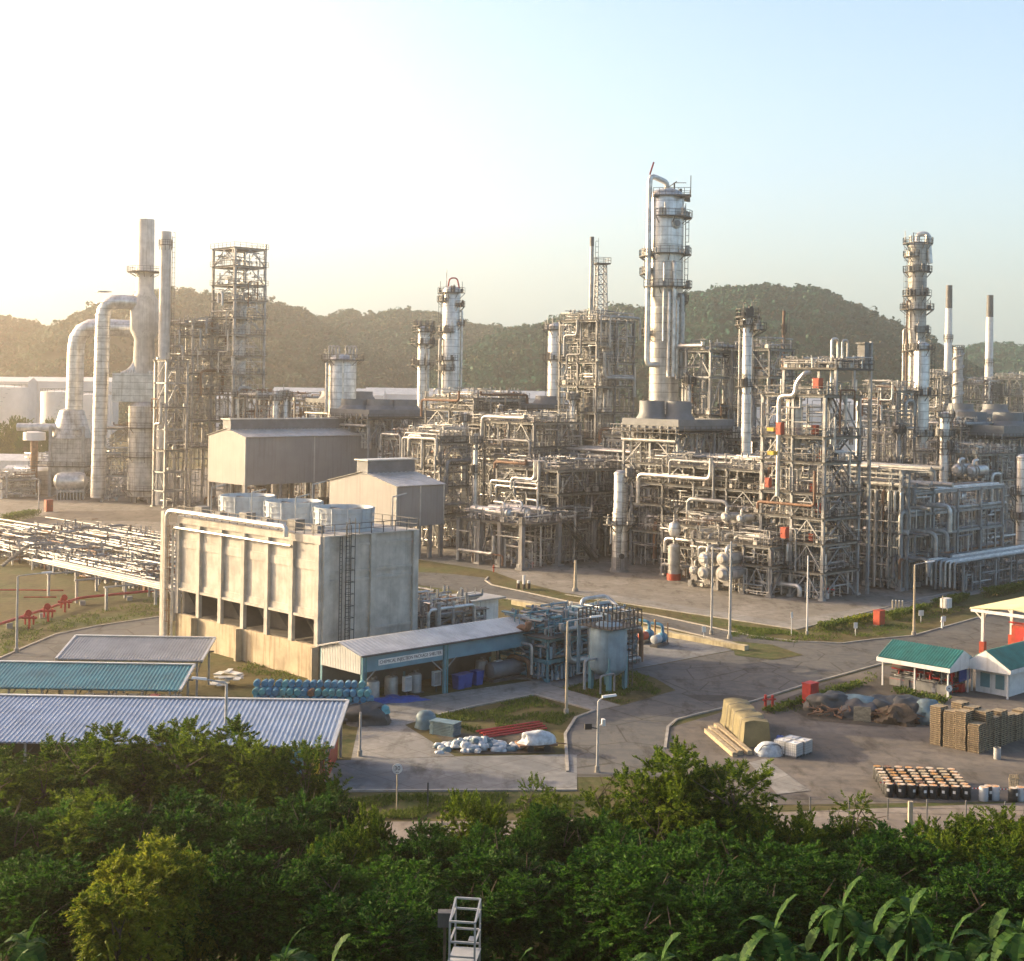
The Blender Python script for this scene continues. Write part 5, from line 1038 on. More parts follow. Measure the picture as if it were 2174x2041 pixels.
# ------------------------------------------------------------ open sheds at lower left
def open_shed(label,X0,X1,Y0,Y1,ze,zr,m,nrib,d,posts=5,trim='roof_s'):
    t=thing('open_shed',label,'shed',((X0+X1)/2,Y0,0)); w=(X1-X0)/2; D=Y1-Y0
    mb=MB(); corrug(mb,(-w,0,ze),(w,0,ze),(-w,D,zr),(w,D,zr),nrib,d); mb.build('roof',MT[m],t,smooth=0)
    mb=MB(); mb.bar((-w,D,zr+.09),(w,D,zr+.09),.4,.08); mb.build('ridge_cap',MT[trim],t)
    mb=MB(); 
    for x in (-w,w):
        mb.bar((x,0,ze+.02),(x,D,zr+.03),.22,.2)
    mb.build('barge_board',MT[trim],t)
    for i in range(posts):
        x=-w+.5+(2*w-1)*i/(posts-1)
        for y in (.4,D-.3): mb=MB(); mb.box(x-.09,x+.09,y-.09,y+.09,0,ze if y<1 else zr-.1); mb.build('post',MT['steel_lt'],t)
    mb=MB()
    for y in (.5,D-.4): mb.box(-w,w,y-.06,y+.06,ze-.2,ze-.06)
    for i in range(posts): x=-w+.5+(2*w-1)*i/(posts-1); mb.bar((x,.4,ze-.12),(x,D-.3,ze-.12),.1); mb.bar((x,.4,ze-1.2),(x,D*.6,ze),.08); mb.bar((x,D*.55,ze-.1),(x,D*.55,ze+(zr-ze)*.5),.08)
    mb.build('truss',MT['steel'],t); return t,w,D
t,w,D=open_shed('long blue grey ribbed roof shed behind the nearest trees, red sheets on its right end',-58,-12.7,103.5,113,3.15,4.4,'roof_blue',125,.06,9)
for i in range(8):
    mb=MB(); y=.6+i*1.05; mb.box(w-.75,w-.68,y,y+.95,.1,3.2+1.1*(y/D)); mb.build('red_sheet',MT['orange' if i%3 else 'red'],t)
mb=MB(); mb.box(w-1.6,w-1.0,.3,.5,.1,3.1); mb.build('yellow_sheet',MT['yellow'],t); mb=MB(); mb.box(w-3.2,w-2.2,.3,.6,0,3.1); mb.build('teal_panel',MT['teal'],t); mb=MB(); mb.box(-w+2,w-1,9.0,9.15,0,3); mb.build('back_wall',MT['concdk'],t)
open_shed('teal ribbed roof shed between the blue roof and the grey roof',-46,-27.9,120.6,126,3.35,4.45,'roof_teal',56,.07,7)
open_shed('pale grey ribbed roof shed nearest the access road, farthest of three',-42.5,-28.8,133,139,3.4,4.5,'roof_grey',48,.06,6)
t=thing('cabinet_row','row of dark cabinets with a red one under the teal roof shed','cabinet',(-33,124,0))
for i in range(9): mb=MB(); mb.box(-4+i*.95,-3.2+i*.95,-.4,.4,0,2.2); mb.build('cabinet_door',MT['red' if i==6 else 'concdk' if i%2 else 'steel'],t)
t=thing('junk_pile','white boards piled beside the lamp post right of the teal shed','pile',(*G(485,1455),0)); mb=MB()
for i in range(14): mb.obox((rnd.uniform(-1.3,1.3),rnd.uniform(-1,1),.1+i*.09),rnd.uniform(1.2,2.4),rnd.uniform(.4,1),.08,rnd.uniform(0,3))
mb.build('board',MT['white'],t,kind='stuff')
# blue drums lying in a heap behind the blue roof
def drum_proto(label,m,rust=None):
    t=thing('oil_drum',label,'drum',(0,0,-50)); mb=MB(); r=.29; mb.lathe([(r*.96,0),(r,.02),(r,.29),(r*1.05,.3),(r,.32),(r,.57),(r*1.05,.585),(r,.6),(r,.86),(r*.97,.88),(r*.93,.86)],18); mb.build('drum_body',MT[m],t)
    mb=MB(); mb.lathe([(r*.92,.86),(r*.92,.875)],18); mb.lathe([(.035,.875),(.035,.895)],8,o=(.17,0,0)); mb.build('drum_lid',rust or MT[m],t); return t
pr=[drum_proto('x','drumblue'),drum_proto('x','drumteal'),drum_proto('x','rust')]
ORD=['first','second','third','fourth','fifth','sixth','seventh','eighth','ninth','tenth','eleventh','twelfth','thirteenth','fourteenth','fifteenth','sixteenth','seventeenth','eighteenth','nineteenth','twentieth','twenty first','twenty second','twenty third','twenty fourth']
HB=G(700,1482); k=0
for lay,(nn,yy,zz0) in enumerate([(17,0,.3+.52*k) for k in range(5)]+[(16,1.1,.3+.52*k) for k in range(6)]):
    for i in range(nn):
        q=pr[0 if rnd.random()<.6 else 1 if rnd.random()<.85 else 2]; cn={0:'blue',1:'teal',2:'rusty'}[pr.index(q)]
        d=dup(q,(-22.3+i*.62+(lay%2)*.31+rnd.uniform(-.03,.03),124.8+yy+rnd.uniform(-.1,.1),zz0)); d.rotation_euler=(-PI/2+.0,0,rnd.uniform(-.12,.12))
        d['label']=f"{cn} drum lying behind the blue roof, {ORD[min(i,23)]} from left, {ORD[lay if lay<5 else lay-5]} {'front' if lay<5 else 'rear'} layer from the ground"; d['group']='drums lying in a heap'
t=thing('tarpaulin_heap','dark blue wrapped heap at the right end of the lying drums','tarpaulin',(*G(775,1535),0)); mb=MB()
def heap(mb,rx,ry,h,seed,n=34,m=14,rough=.25):
    b=len(mb.v)
    for j in range(m):
        f=j/(m-1); rr_=math.cos(f*PI/2)**.6; z=h*math.sin(f*PI/2)**.9
        for i in range(n):
            a=2*PI*i/n; p=Vector((math.cos(a)*rr_*rx,math.sin(a)*rr_*ry,z)); k=1+rough*noise.noise(Vector((p.x*.8+seed,p.y*.8,p.z*1.3)))*1.7+rough*.9*abs(noise.noise(Vector((p.x*2.6+seed,p.y*2.6,p.z*2.2)))); mb.v.append((p.x*k,p.y*k,max(0,p.z*(1+rough*noise.noise(Vector((p.x+seed*3,p.y,seed)))))))
    for j in range(m-1):
        for i in range(n): l=(i+1)%n; mb.f.append((b+j*n+i,b+j*n+l,b+(j+1)*n+l,b+(j+1)*n+i))
heap(mb,2.1,1.4,1.7,1.,30,12); mb.build('cover',MT['tarpdk'],t,smooth=50); mb=MB(); heap(mb,.8,.6,.7,4.); o=mb.build('blue_sheet',MT['drumteal'],t); o.location=(1.4,.4,.8)
t=thing('blue_tarp','bright blue plastic sheet crumpled at the edge of the shelter path','tarpaulin',(*G(835,1490),0),.5); mb=MB(); heap(mb,2.6,.8,.5,2.,rough=.5); mb.build('sheet',MT['blue'],t)
# scrap pile, red pipes, covered load in front
t=thing('sack_pile','heap of pale blue and white plastic sacks beside the front path','pile',(*G(1010,1590),0)); mb=MB()
bg_=[MB(),MB(),MB()]
for i in range(110):
    x,y=rnd.gauss(0,1.5),rnd.gauss(0,.7); h=max(0,1.-.25*abs(x)-.5*abs(y))*rnd.random(); q=rnd.choice(bg_); m2=MB(); heap(m2,rnd.uniform(.25,.5),rnd.uniform(.2,.4),rnd.uniform(.25,.45),i*1.7,8,5); b=len(q.v); q.v+=[(a+x,c+y,e+h) for a,c,e in m2.v]; q.f+=[tuple(k+b for k in f) for f in m2.f]
for q,m in zip(bg_,('bag','fan','tarpbl')): q.build('plastic_sack',MT[m],t,kind='stuff')
t=thing('pallet_bundle','blue grey bundle of boards left of the sack heap','boards',(*G(945,1560),0),-.5); mb=MB()
for i in range(9): mb.obox((0,0,.1+i*.13),2.6-rnd.random()*.3,1.3,.07,rnd.uniform(-.05,.05)); mb.obox((-.9,0,.04+i*.13),.1,1.2,.06,0); mb.obox((.9,0,.04+i*.13),.1,1.2,.06,0)
mb.build('board',MT['tarpbl'],t)
t=thing('wrapped_bale','round blue grey wrapped bale left of the board bundle','bale',(*G(903,1545),0)); mb=MB(); heap(mb,.95,.9,1.5,7.,rough=.12); mb.build('cover',MT['tarpbl'],t,smooth=80)
for i in range(7):
    a=G(1035-4*i,1568-2*i); b=G(1160-3*i,1549-2.2*i); t=thing('red_pipe',f'red pipe lying on the dry lawn, {ORD[i]} from the front of the bundle','pipe',(0,0,0),0,'red pipes on the lawn'); mb=MB(); mb.tube((a[0],a[1],.12+.12*(i%2)),(b[0],b[1],.12+.12*(i%2)),.09,8); mb.build('pipe_length',MT['red'],t)
t=thing('covered_trailer','low trailer with a pale covered load beside the sack heap','trailer',(*G(1138,1592),0),.25); mb=MB(); heap(mb,1.5,.8,.95,9.,rough=.2); o=mb.build('cover',MT['bag'],t); o.location=(0,0,.6); mb=MB(); mb.box(-1.6,1.6,-.85,.85,.45,.6); mb.bar((1.6,0,.5),(2.6,0,.35),.08); mb.build('bed',MT['rust'],t)
for x in (-.7,.7):
    for y in (-.9,.9): mb=MB(); mb.lathe([(.1,-.08),(.3,-.08),(.3,.08),(.1,.08)],14,axis='y',o=(x,y,.3)); mb.build('wheel',MT['black'],t)
# ------------------------------------------------------------ lamp posts
def lamp(label,u,v,vt,arm,m='pole',al=1.8,az=0.,r=.12,flood=False):
    x,y=G(u,v); h=ZV(u,vt,y); t=thing('lamp_post',label,'lamp post',(x,y,0),az,'lamp posts'); mb=MB(); mb.tube((0,0,0),(0,0,h),r*1.15,10,r*.8); mb.build('pole',MT[m],t); mb=MB(); mb.tube((0,0,0),(0,0,.5),r*2,10); mb.build('base',MT['kerb'],t)
    if arm:
        mb=MB(); mb.pipe([(0,0,h-.3),(0,0,h+.05),(al*.5,0,h+.2),(al,0,h+.35)],.06,8); ar=mb.build('arm',MT['polegrey'],t); mb=MB(); mb.hexa([(al-.1,-.16,h+.3),(al+1.05,-.13,h+.42),(al+1.05,.13,h+.42),(al-.1,.16,h+.3),(al-.1,-.1,h+.46),(al+1.,-.08,h+.56),(al+1.,.08,h+.56),(al-.1,.1,h+.46)]); mb.build('lamp_head',MT['lamp'],ar)
    if flood:
        mb=MB(); mb.box(-1.1,-.55,-.25,.1,h*.62,h*.62+.45); mb.bar((-.6,0,h*.64),(0,0,h*.62),.08); mb.build('floodlight',MT['black'],t); mb=MB(); mb.box(.3,.55,-.2,.2,h*.66,h*.66+.5); mb.bar((.35,0,h*.68),(0,0,h*.66),.08); mb.build('floodlight',MT['lamp'],t)
    return t
lamp('tan lamp post on the dry lawn left of the road, arm to the right',1202,1517,1320,1,'pole',2.2,.2)
lamp('pale lamp post at the near road end carrying two floodlights, head tilted up',1268,1640,1490,1,'polegrey',.4,.2,.1,True)
lamp('grey lamp post at the cross road verge, left of the closely set pair',1510,1347,1160,0,'polegrey')
lamp('grey lamp post at the cross road verge, right of the closely set pair',1549,1357,1150,0,'polegrey',r=.15)
lamp('thin white lamp post in front of the chevron braced frame',1713,1349,1180,0,'lamp',r=.1)
lamp('tall tan lamp post on the right grass verge with a bright angled head',1940,1350,1200,1,'pole',1.5,.15,.14)
lamp('grey lamp post on the left lawn with a long arm to the right',35,1386,1224,1,'polegrey',2.6,.15,.14)
lamp('grey lamp post rising in front of the blue roof, arm to the left',478,1640,1452,1,'polegrey',1.6,PI+.1,.13)
lamp('short grey post beside the right end of the blue roof',764,1606,1512,0,'polegrey',r=.1)
lamp('small lamp post with a T shaped head on the far left lawn',82,1083,1020,1,'polegrey',.6,PI)
lamp('stubby concrete post on the paving left of the cross road verge',1221,1256,1190,0,'pole',r=.22)
lamp('slim lamp post far at the left edge before the hill',29,950,890,0,'pole')
# ------------------------------------------------------------ signs and small roadside things
x,y=G(842,1722); h=ZV(845,1632,y); t=thing('speed_sign','round white sign reading 30 on a slim pale post by the front path','sign',(x,y,0),.12)
mb=MB(); mb.tube((0,0,0),(0,0,h+.1),.045,8); mb.build('post',MT['pole'],t); mb=MB(); mb.lathe([(.36,-.08),(.36,-.05)],28,axis='y',o=(0,0,h)); dk=mb.build('disc',MT['white'],t); text('number','30',.42,MT['black'],dk,(0,-.085,h+.03),(PI/2,0,0)); mb=MB(); mb.box(-.12,.12,-.086,-.081,h-.26,h-.22); mb.build('underline',MT['black'],dk)
def post(label,u,v,vt,r=.08,m='pole',bent=False,name='fence_post'):
    x,y=G(u,v); h=max(.8,ZV(u,vt,y)-terrain(x,y)); t=thing(name,label,'post',(x,y,terrain(x,y)-.05),0,'fence posts'); mb=MB()
    if bent: mb.pipe([(0,0,0),(0,0,h-.4),(.35,0,h)],r,6,.2)
    else: mb.box(-r,r,-r,r,0,h)
    mb.build('shaft',MT[m],t); mb=MB(); mb.box(-r*1.3,r*1.3,-r*1.3,r*1.3,0,.2); mb.build('footing',MT['kerb'],t); return t
post('dark thin fence post right of the round speed sign',908,1712,1660,.05,'steel_dk'); post('leaning dark post with a pale cap near the dirt track',938,1750,1715,.07,'bark',True)
post('concrete fence post with wires in the right clearing',1932,1775,1700,.14); post('dark bent top fence post in the right clearing',1985,1772,1732,.08,'steel_dk',True); post('pale thin fence post left of the drums behind the bushes',1637,1735,1704,.06,'lamp')
a=Vector((*G(1637,1735),0)); b=Vector((*G(2300,1752),0)); t=thing('wire_fence','thin strand wire fence crossing the right clearing','fence'); mb=MB()
for z in (.5,.9,1.3): mb.tube(a+Vector((0,0,z)),b+Vector((0,0,z)),.012,4)
mb.build('wire',MT['steel_dk'],t); mb=MB()
for i in range(9): p=a.lerp(b,i/8); mb.box(p.x-.04,p.x+.04,p.y-.04,p.y+.04,0,1.5)
mb.build('stake',MT['steel'],t)
def cabinet(label,u,v,w,h,m,rz=AN,name='fire_hose_cabinet',cat='cabinet'):
    x,y=G(u,v); t=thing(name,label,cat,(x,y,0),rz); mb=MB(); mb.box(-w/2,w/2,-w*.35,w*.35,.12,h); mb.build('cabinet_body',MT[m],t); mb=MB(); mb.box(-w/2-.06,w/2+.06,-w*.35-.06,w*.35+.06,h,h+.06); mb.build('lid',MT[m],t); mb=MB(); mb.box(-w/2+.06,w/2-.06,-w*.35-.03,-w*.35,.25,h-.1); d=mb.build('door',MT[m],t); mb=MB(); mb.box(w*.25,w*.32,-w*.35-.07,-w*.35-.03,h*.45,h*.6); mb.build('handle',MT['steel_dk'],d); mb=MB(); mb.box(-w/2+.04,w/2-.04,-w*.32,w*.32,0,.12); mb.build('plinth',MT['kerb'],t); return t
cabinet('tall dark red cabinet on the grass edge of the storage yard',1720,1495,1.35,2.0,'red'); cabinet('salmon red cabinet between the hedges on the right verge',1866,1328,1.3,1.9,'orange'); cabinet('small orange red cabinet on the far left lawn',103,1087,1.6,2.6,'orange')
def hydrant(label,u,v,m='red',h=1.1):
    x,y=G(u,v); t=thing('hydrant',label,'hydrant',(x,y,0),rnd.random()); mb=MB(); mb.tube((0,0,0),(0,0,h),.13,10); mb.lathe([(.17,h),(.15,h+.1),(.03,h+.18)],10); mb.build('barrel',MT[m],t)
    for s in (-1,1): mb=MB(); mb.tube((0,0,h*.75),(s*.32,0,h*.75),.09,8); mb.build('outlet',MT[m],t)
hydrant('red hydrant beside the olive tarpaulin stack',1625,1508,'red',1.3); hydrant('red hydrant near the yard kerb by the grass',1640,1502,'red',1.0); hydrant('red hydrant stand at the foot of the dark staircase',1130,1206,'red',.9); hydrant('orange hydrant left of the dark staircase on the paving',1048,1215,'orange',1.); hydrant('white hydrant post on the verge under the canopy roof',2000,1335,'white',1.3)
t=thing('hydrant','red valve post with spread pipes on the far side of the cross road corner','hydrant',(*G(1758,1272),0)); mb=MB(); mb.tube((0,0,0),(0,0,1.6),.1,8); mb.tube((-.9,0,1.5),(.9,0,1.3),.1,8); mb.build('barrel',MT['red'],t)
def sign(label,u,v,vt,w,m='white'):
    x,y=G(u,v); h=ZV(u,vt,y); t=thing('sign_board',label,'sign',(x,y,0),.2); mb=MB(); mb.box(-.04,.04,-.03,.03,0,h); mb.build('post',MT['lamp'],t); mb=MB(); mb.box(-w/2,w/2,-.06,-.03,h-.7,h); mb.build('board',MT[m],t)
sign('small pale marker board on the right verge before the road',1955,1322,1296,.7); sign('pale marker board on a white stake left of the salmon cabinet',1816,1350,1322,.5); sign('round faced pale marker on the verge right of the tan lamp post',2003,1332,1308,.6); sign('slim marker stake on the cross road verge by the lamp pair',1680,1350,1300,.25); sign('white box marker on the kerb left of the lamp pair',1494,1355,1330,.5)
t=thing('manifold_box','white meter box with pipes on the right verge beyond the tan lamp','box',(*G(2008,1300),0),AN); mb=MB(); mb.box(-.7,.7,-.5,.5,.6,1.9); mb.build('box_body',MT['white'],t); mb=MB(); mb.tube((-.9,0,0),(-.9,0,2.4),.07); mb.tube((.4,0,0),(.4,0,.6),.1); mb.build('pipe',MT['pole'],t)
for i,(u,v,l) in enumerate([(1100,1250,'left'),(1112,1252,'middle'),(1122,1250,'right')]):
    t=thing('bollard',f'dark based white topped bollard on the verge left of the stubby post, {l} of three','bollard',(*G(u,v),0),0,'bollards on the verge'); mb=MB(); mb.tube((0,0,0),(0,0,.8),.28,10); mb.build('base',MT['bark'],t); mb=MB(); mb.tube((0,0,.8),(0,0,1.2+.9*(i==1)),.2,10); mb.build('top',MT['white'],t)
for i in range(4):
    u,v=1895+7*i,1292+.5*i; t=thing('bollard',f'short pale bollard behind the salmon cabinet, {ORD[i]} from the left','bollard',(*G(u,v),0),0,'pale bollards'); mb=MB(); mb.tube((0,0,0),(0,0,1.1),.12,8); mb.build('shaft',MT['pole'],t); mb=MB(); mb.lathe([(.12,1.1),(.06,1.2)],8); mb.build('cap',MT['white'],t)
mb=MB(); 
t=thing('blockwork_bund','pale concrete bund wall between cross road and caged vessel','wall'); 
q=[Vector((*G(u,v),0)) for u,v in ((1090,1283),(1200,1305),(1420,1352),(1585,1382))]
for a,b in zip(q,q[1:]): mb.bar(a+Vector((0,0,.3)),b+Vector((0,0,.3)),.8,.6)
mb.build('wall',MT['bund'],t)
# ------------------------------------------------------------ storage yard
def tarp_stack(): 
    a=Vector((*G(1545,1588),0)); t=thing('covered_stack','tall olive tarpaulin covered stack in the storage yard','covered stack',(20.9,117.9,0),.06)
    mb=MB(); nx_,ny_=7,20; L_,W_,H_=8.6,2.1,2.1; 
    prof=[(-W_/2-.25,0),(-W_/2-.12,.5),(-W_/2-.06,1.2),(-W_/2,H_-.1),(-W_/2+.08,H_),(-.3,H_+.1),(.4,H_+.04),(W_/2-.08,H_),(W_/2,H_-.1),(W_/2+.05,1.2),(W_/2+.22,0)]
    for j in range(ny_+1):
        for x,z in prof: y=L_*j/ny_; k=noise.noise(Vector((x*1.5,y*1.6,z*.6)))*.11; mb.v.append((x+k,y+k*.5,max(0,z+k*(z>0))))
    n=len(prof)
    for j in range(ny_):
        for i in range(n-1): k=j*n+i; mb.f.append((k,k+1,k+n+1,k+n))
    mb.f.append(tuple(range(n-1,-1,-1))); mb.f.append(tuple(ny_*n+i for i in range(n))); mb.build('tarpaulin',MT['tarp'],t,smooth=50)
    mb=MB(); mb.box(-W_/2+.2,W_/2-.2,.2,L_-.2,0,.25); mb.build('bearer',MT['wood'],t)
    for y in (1.2,3.8,6.4): 
        mb=MB(); mb.pipe([(-W_/2-.25,y,.1),(-W_/2-.02,y,H_),(0,y,H_+.22),(W_/2,y,H_-.05),(W_/2+.25,y,.1)],.025,5,.2); mb.build('rope',MT['kerb'],t)
tarp_stack()
for i,(u0,v0,u1,v1,l) in enumerate([(1500,1556,1560,1608,'outermost'),(1508,1550,1572,1604,'middle'),(1520,1544,1592,1604,'innermost')]):
    a=Vector((*G(u0,v0),.2)); b=Vector((*G(u1,v1),.2)); t=thing('timber_beam',f'long tan timber beam beside the olive covered stack, {l} of three','beam',(0,0,0),0,'beams beside the stack'); mb=MB(); mb.bar(a,b,.42,.36); mb.build('beam_length',MT['wood'],t)
t=thing('wrapped_bundle','low pale rope tied bundle in front of the olive stack','bundle',(*G(1632,1602),0),.2); mb=MB(); heap(mb,1.15,.85,1.0,3.3,rough=.15); mb.build('cover',MT['bag'],t); mb=MB(); mb.pipe([(-1.2,-.3,.1),(-.7,-.5,.9),(.7,-.5,.9),(1.2,-.3,.1)],.035,5,.2); mb.build('rope',MT['steel_dk'],t)
t=thing('blue_barrel','bright blue plastic barrel between wrapped bundle and white caged tank','barrel',(*G(1656,1588),0)); mb=MB(); mb.lathe([(.3,0),(.36,.25),(.36,.8),(.28,1.0),(.1,1.05)],16); mb.build('barrel_body',MT['blue'],t); mb=MB(); mb.lathe([(.08,1.05),(.08,1.12)],8); mb.build('cap',MT['black'],t)
def ibc(label,u,v,rz):
    t=thing('ibc_tank',label,'tank',(*G(u,v),0),rz); mb=MB(); mb.box(-.58,.58,-.48,.48,.16,1.13); mb.lathe([(.14,1.13),(.14,1.2)],12); mb.build('bottle',MT['white'],t)
    mb=MB()
    for k in range(8):
        x=-.6+1.2*k/7
        for y in (-.5,.5): mb.bar((x,y,.14),(x,y,1.16),.025)
    for k in range(7):
        y=-.5+k/6
        for x in (-.6,.6): mb.bar((x,y,.14),(x,y,1.16),.025)
    for z in (.16,.36,.56,.76,.96,1.16):
        for p,q in (((-.6,-.5),(.6,-.5)),((.6,-.5),(.6,.5)),((.6,.5),(-.6,.5)),((-.6,.5),(-.6,-.5))): mb.bar((*p,z),(*q,z),.025)
    mb.build('cage',MT['polegrey'],t); mb=MB()
    for x in (-.5,0,.5): mb.box(x-.07,x+.07,-.48,.48,0,.14)
    mb.build('pallet_base',MT['steel'],t); return t
p=ibc('white caged liquid tank in the yard, nearest to the wrapped bundle',1686,1606,AN+.1)
c=Vector(p.location); 
for (dx,dy,l) in ((1.3,0,'white caged liquid tank, right one of the nearer pair in the yard'),(0,1.12,'white caged liquid tank behind the nearest one in the yard'),(1.3,1.12,'white caged liquid tank at the far right of the block of four')): dup(p,c+BX*dx+AX*dy,None,l)
t=thing('dark_tarp_heap','long black and grey tarpaulin covered heap by the yard kerb','tarpaulin',(*G(1852,1520),0),-.25); 
for hx,hy,ha,hb,hh,hm in ((-3.6,.3,2.2,1.9,1.9,'tarpdk'),(-1.2,-.3,2.4,1.8,1.5,'steel_dk'),(1.2,.5,2.2,2.,1.7,'tarpdk'),(3.4,.1,2.1,1.8,2.0,'tarpdk'),(4.6,.9,1.6,1.5,1.3,'tarpdk'),(-4.8,1.,1.4,1.3,1.0,'darkbox')):
    mb=MB(); heap(mb,ha,hb,hh,hx*3.1,44,16,.22); o=mb.build('cover',MT[hm],t,smooth=50); o.location=(hx,hy,0)
mb=MB()
for i in range(90): x=rnd.uniform(-5.5,5.5); y=rnd.uniform(-2.6,-.6); a=rnd.uniform(0,PI); l=rnd.uniform(.4,1.6); z=rnd.uniform(.05,.9); mb.bar((x-l/2*math.cos(a),y-l/2*math.sin(a)*.5,z),(x+l/2*math.cos(a),y+l/2*math.sin(a)*.5,z+rnd.uniform(-.1,.4)),rnd.uniform(.04,.16))
mb.build('scrap_piece',MT['rust'],t,kind='stuff'); mb=MB(); heap(mb,1.8,1.2,.8,14.,30,12,rough=.3); o=mb.build('blue_sheet',MT['tarpbl'],t); o.location=(-1.6,.2,1.0); mb=MB(); mb.obox((-.9,-2.75,.7),1.5,.06,1.3,.1); mb.build('board',MT['wood'],t); mb=MB(); heap(mb,1.7,1.2,1.5,17.,rough=.5); o=mb.build('debris',MT['bark'],t); o.location=(2.3,-1.9,0)
t=thing('tarp_sheet','pale blue grey tarpaulin draped beside the pallet stacks','tarpaulin',(*G(1975,1535),0),.4); mb=MB(); heap(mb,1.3,1.2,2.0,21.,30,12,rough=.3); mb.build('sheet',MT['tarpbl'],t)
# pallets
pal=thing('wooden_pallet','x','pallet',(0,0,-50),0,'stacked wooden pallets'); mb=MB()
for k in range(7): mb.box(-.6,.6,-.5+k*.1433,-.5+k*.1433+.1,.115,.14)
for k in (-.5,-.06,.38): mb.box(-.6,.6,k,k+.12,0,.022)
mb.build('board',MT['wood'],pal,smooth=0); mb=MB()
for x in (-.55,0,.55):
    mb.box(x-.05,x+.05,-.5,.5,.022,.115)
mb.build('stringer',MT['bark'],pal,smooth=0)
base=Vector((*G(2078,1602),0)); n=0
STK=[]; IJ=[]
for i in range(8):
    for j in range(4):
        if (i==1 and j>2) or (i>1 and j>0 and not (i<5 and j==1)): continue
        IJ.append((i,j)); STK.append((.6+i*1.3+rnd.uniform(-.05,.05),.5+j*1.13+.08*rnd.random(),(14,19,18,19,20,21,17,20)[(j+i*3)%8] if i<2 else rnd.randint(9,17)))
names=['nearest left','second','third','fourth','fifth']
for i,(sx,sy,cnt) in enumerate(STK):
    ii,jj=IJ[i]; cnt=min(cnt,22); tw=rnd.uniform(-.08,.08)
    for k in range(cnt):
        p=base+BX*sx+AX*sy; dd=dup(pal,(p.x+rnd.uniform(-.03,.03),p.y+rnd.uniform(-.03,.03),k*.172),AN+tw+rnd.uniform(-.025,.025)); n+=1; dd.scale=(1,1,1.17)
        dd['label']=f"weathered pallet, {ORD[k]} from bottom, {ORD[ii]} stack from left in the {['nearest','second','third','farthest'][jj]} row"
t=thing('steel_drum','lone pale grey drum standing in front of the pallets','drum',(*G(2117,1612),0)); mb=MB(); mb.lathe([(.28,0),(.29,.02),(.29,.3),(.31,.31),(.29,.33),(.29,.6),(.31,.61),(.29,.63),(.29,.95),(.26,.95),(.26,.9)],18); mb.build('drum_body',MT['polegrey'],t); mb=MB(); mb.lathe([(.26,.88),(.26,.9)],16); mb.build('drum_lid',MT['steel_dk'],t)
# block of black drums
lidm=mat('rusty pale drum lid',(.46,.22,.07),.7,0,.3,2.6,col2=(.55,.5,.4),edge=(.42,.58))
bd=drum_proto('x','black',lidm); lid2=mat('ochre drum lid',(.42,.22,.06),.7,0,.4,3); bd2=drum_proto('x','black',lid2); bd3=drum_proto('x','black',MT['wood']); bd4=drum_proto('x','black',MT['rust']); mb=MB(); mb.box(-.09,.09,-.31,-.295,.42,.6); mb.build('paper_label',MT['white'],bd)
for o in (bd,pal): o.hide_render=False
q=G(1888,1692); q2=G(2052,1698); a=Vector((*q,0)); b=Vector((*q2,0)); dx=(b-a)/7; ang=math.atan2(dx.y,dx.x); dy=Vector((-dx.y,dx.x,0))
for j in range(7):
    for i in range(8):
        p=a+dx*i*1.0+dy*j-dx*.18*j*0+Vector((rnd.uniform(-.03,.03),rnd.uniform(-.03,.03),0)); dk_=rnd.random(); d=dup(bd if dk_<.62 or j==0 else bd2 if dk_<.78 else bd3 if dk_<.92 else bd4,p+Vector((rnd.uniform(-.05,.05),rnd.uniform(-.06,.06),0)),ang+rnd.uniform(-.6,.6)); d['label']=f"dark drum with worn lid, {ORD[i]} from left, {['front','second','third','fourth','fifth','sixth','rear'][j]} row of the drum block"; d['group']='black drums in a block'; d.scale=(1.12,1.12,1.12)
gd=drum_proto('x','fan',lidm)
for i,(u,v,l) in enumerate([(2088,1700,'pale grey green drum right of the black drum block, front left one'),(2098,1697,'dull drum with rusty lid beside the pale grey green drum'),(2112,1698,'dark lidded grey drum standing right of the pale drums'),(2150,1702,'blue grey drum near the right edge by the crate post'),(2166,1700,'dark drum at the right edge beside the blue grey drum')]):
    d=dup(gd if i%2==0 else bd,(*G(u,v),0),rnd.random()); d['label']=l; d['scale']=1; d.scale=(1.15,1.15,1.15)
for o in (bd,bd2,bd3,bd4,gd,pal,*pr):
    for ch in list(o.children): bpy.data.objects.remove(ch)
    bpy.data.objects.remove(o)
t=thing('barrier_tape','red and white barrier tape strung along the front of the black drums','tape'); mb,m2=MB(),MB(); a2=Vector((*G(1868,1688),.93)); b2=Vector((*G(2200,1704),.93))
for i in range(90): (mb if i%2 else m2).bar(a2.lerp(b2,i/90)-Vector((0,0,.12*math.sin(PI*i/90))),a2.lerp(b2,(i+1)/90)-Vector((0,0,.12*math.sin(PI*(i+1)/90))),.01,.09)
mb.build('white_band',MT['white'],t); m2.build('red_band',MT['red'],t)
t=thing('crate_panel','upright slatted orange wood panel among the drums at the right edge','crate',(*G(2152,1690),0),.1); mb=MB()
for k in range(6): mb.box(-.35+k*.13,-.27+k*.13,0,.04,0,1.6)
mb.build('slat',MT['wood'],t); mb=MB(); mb.box(-.38,.46,.04,.08,.3,.4); mb.box(-.38,.46,.04,.08,1.2,1.3); mb.build('batten',MT['wood'],t)
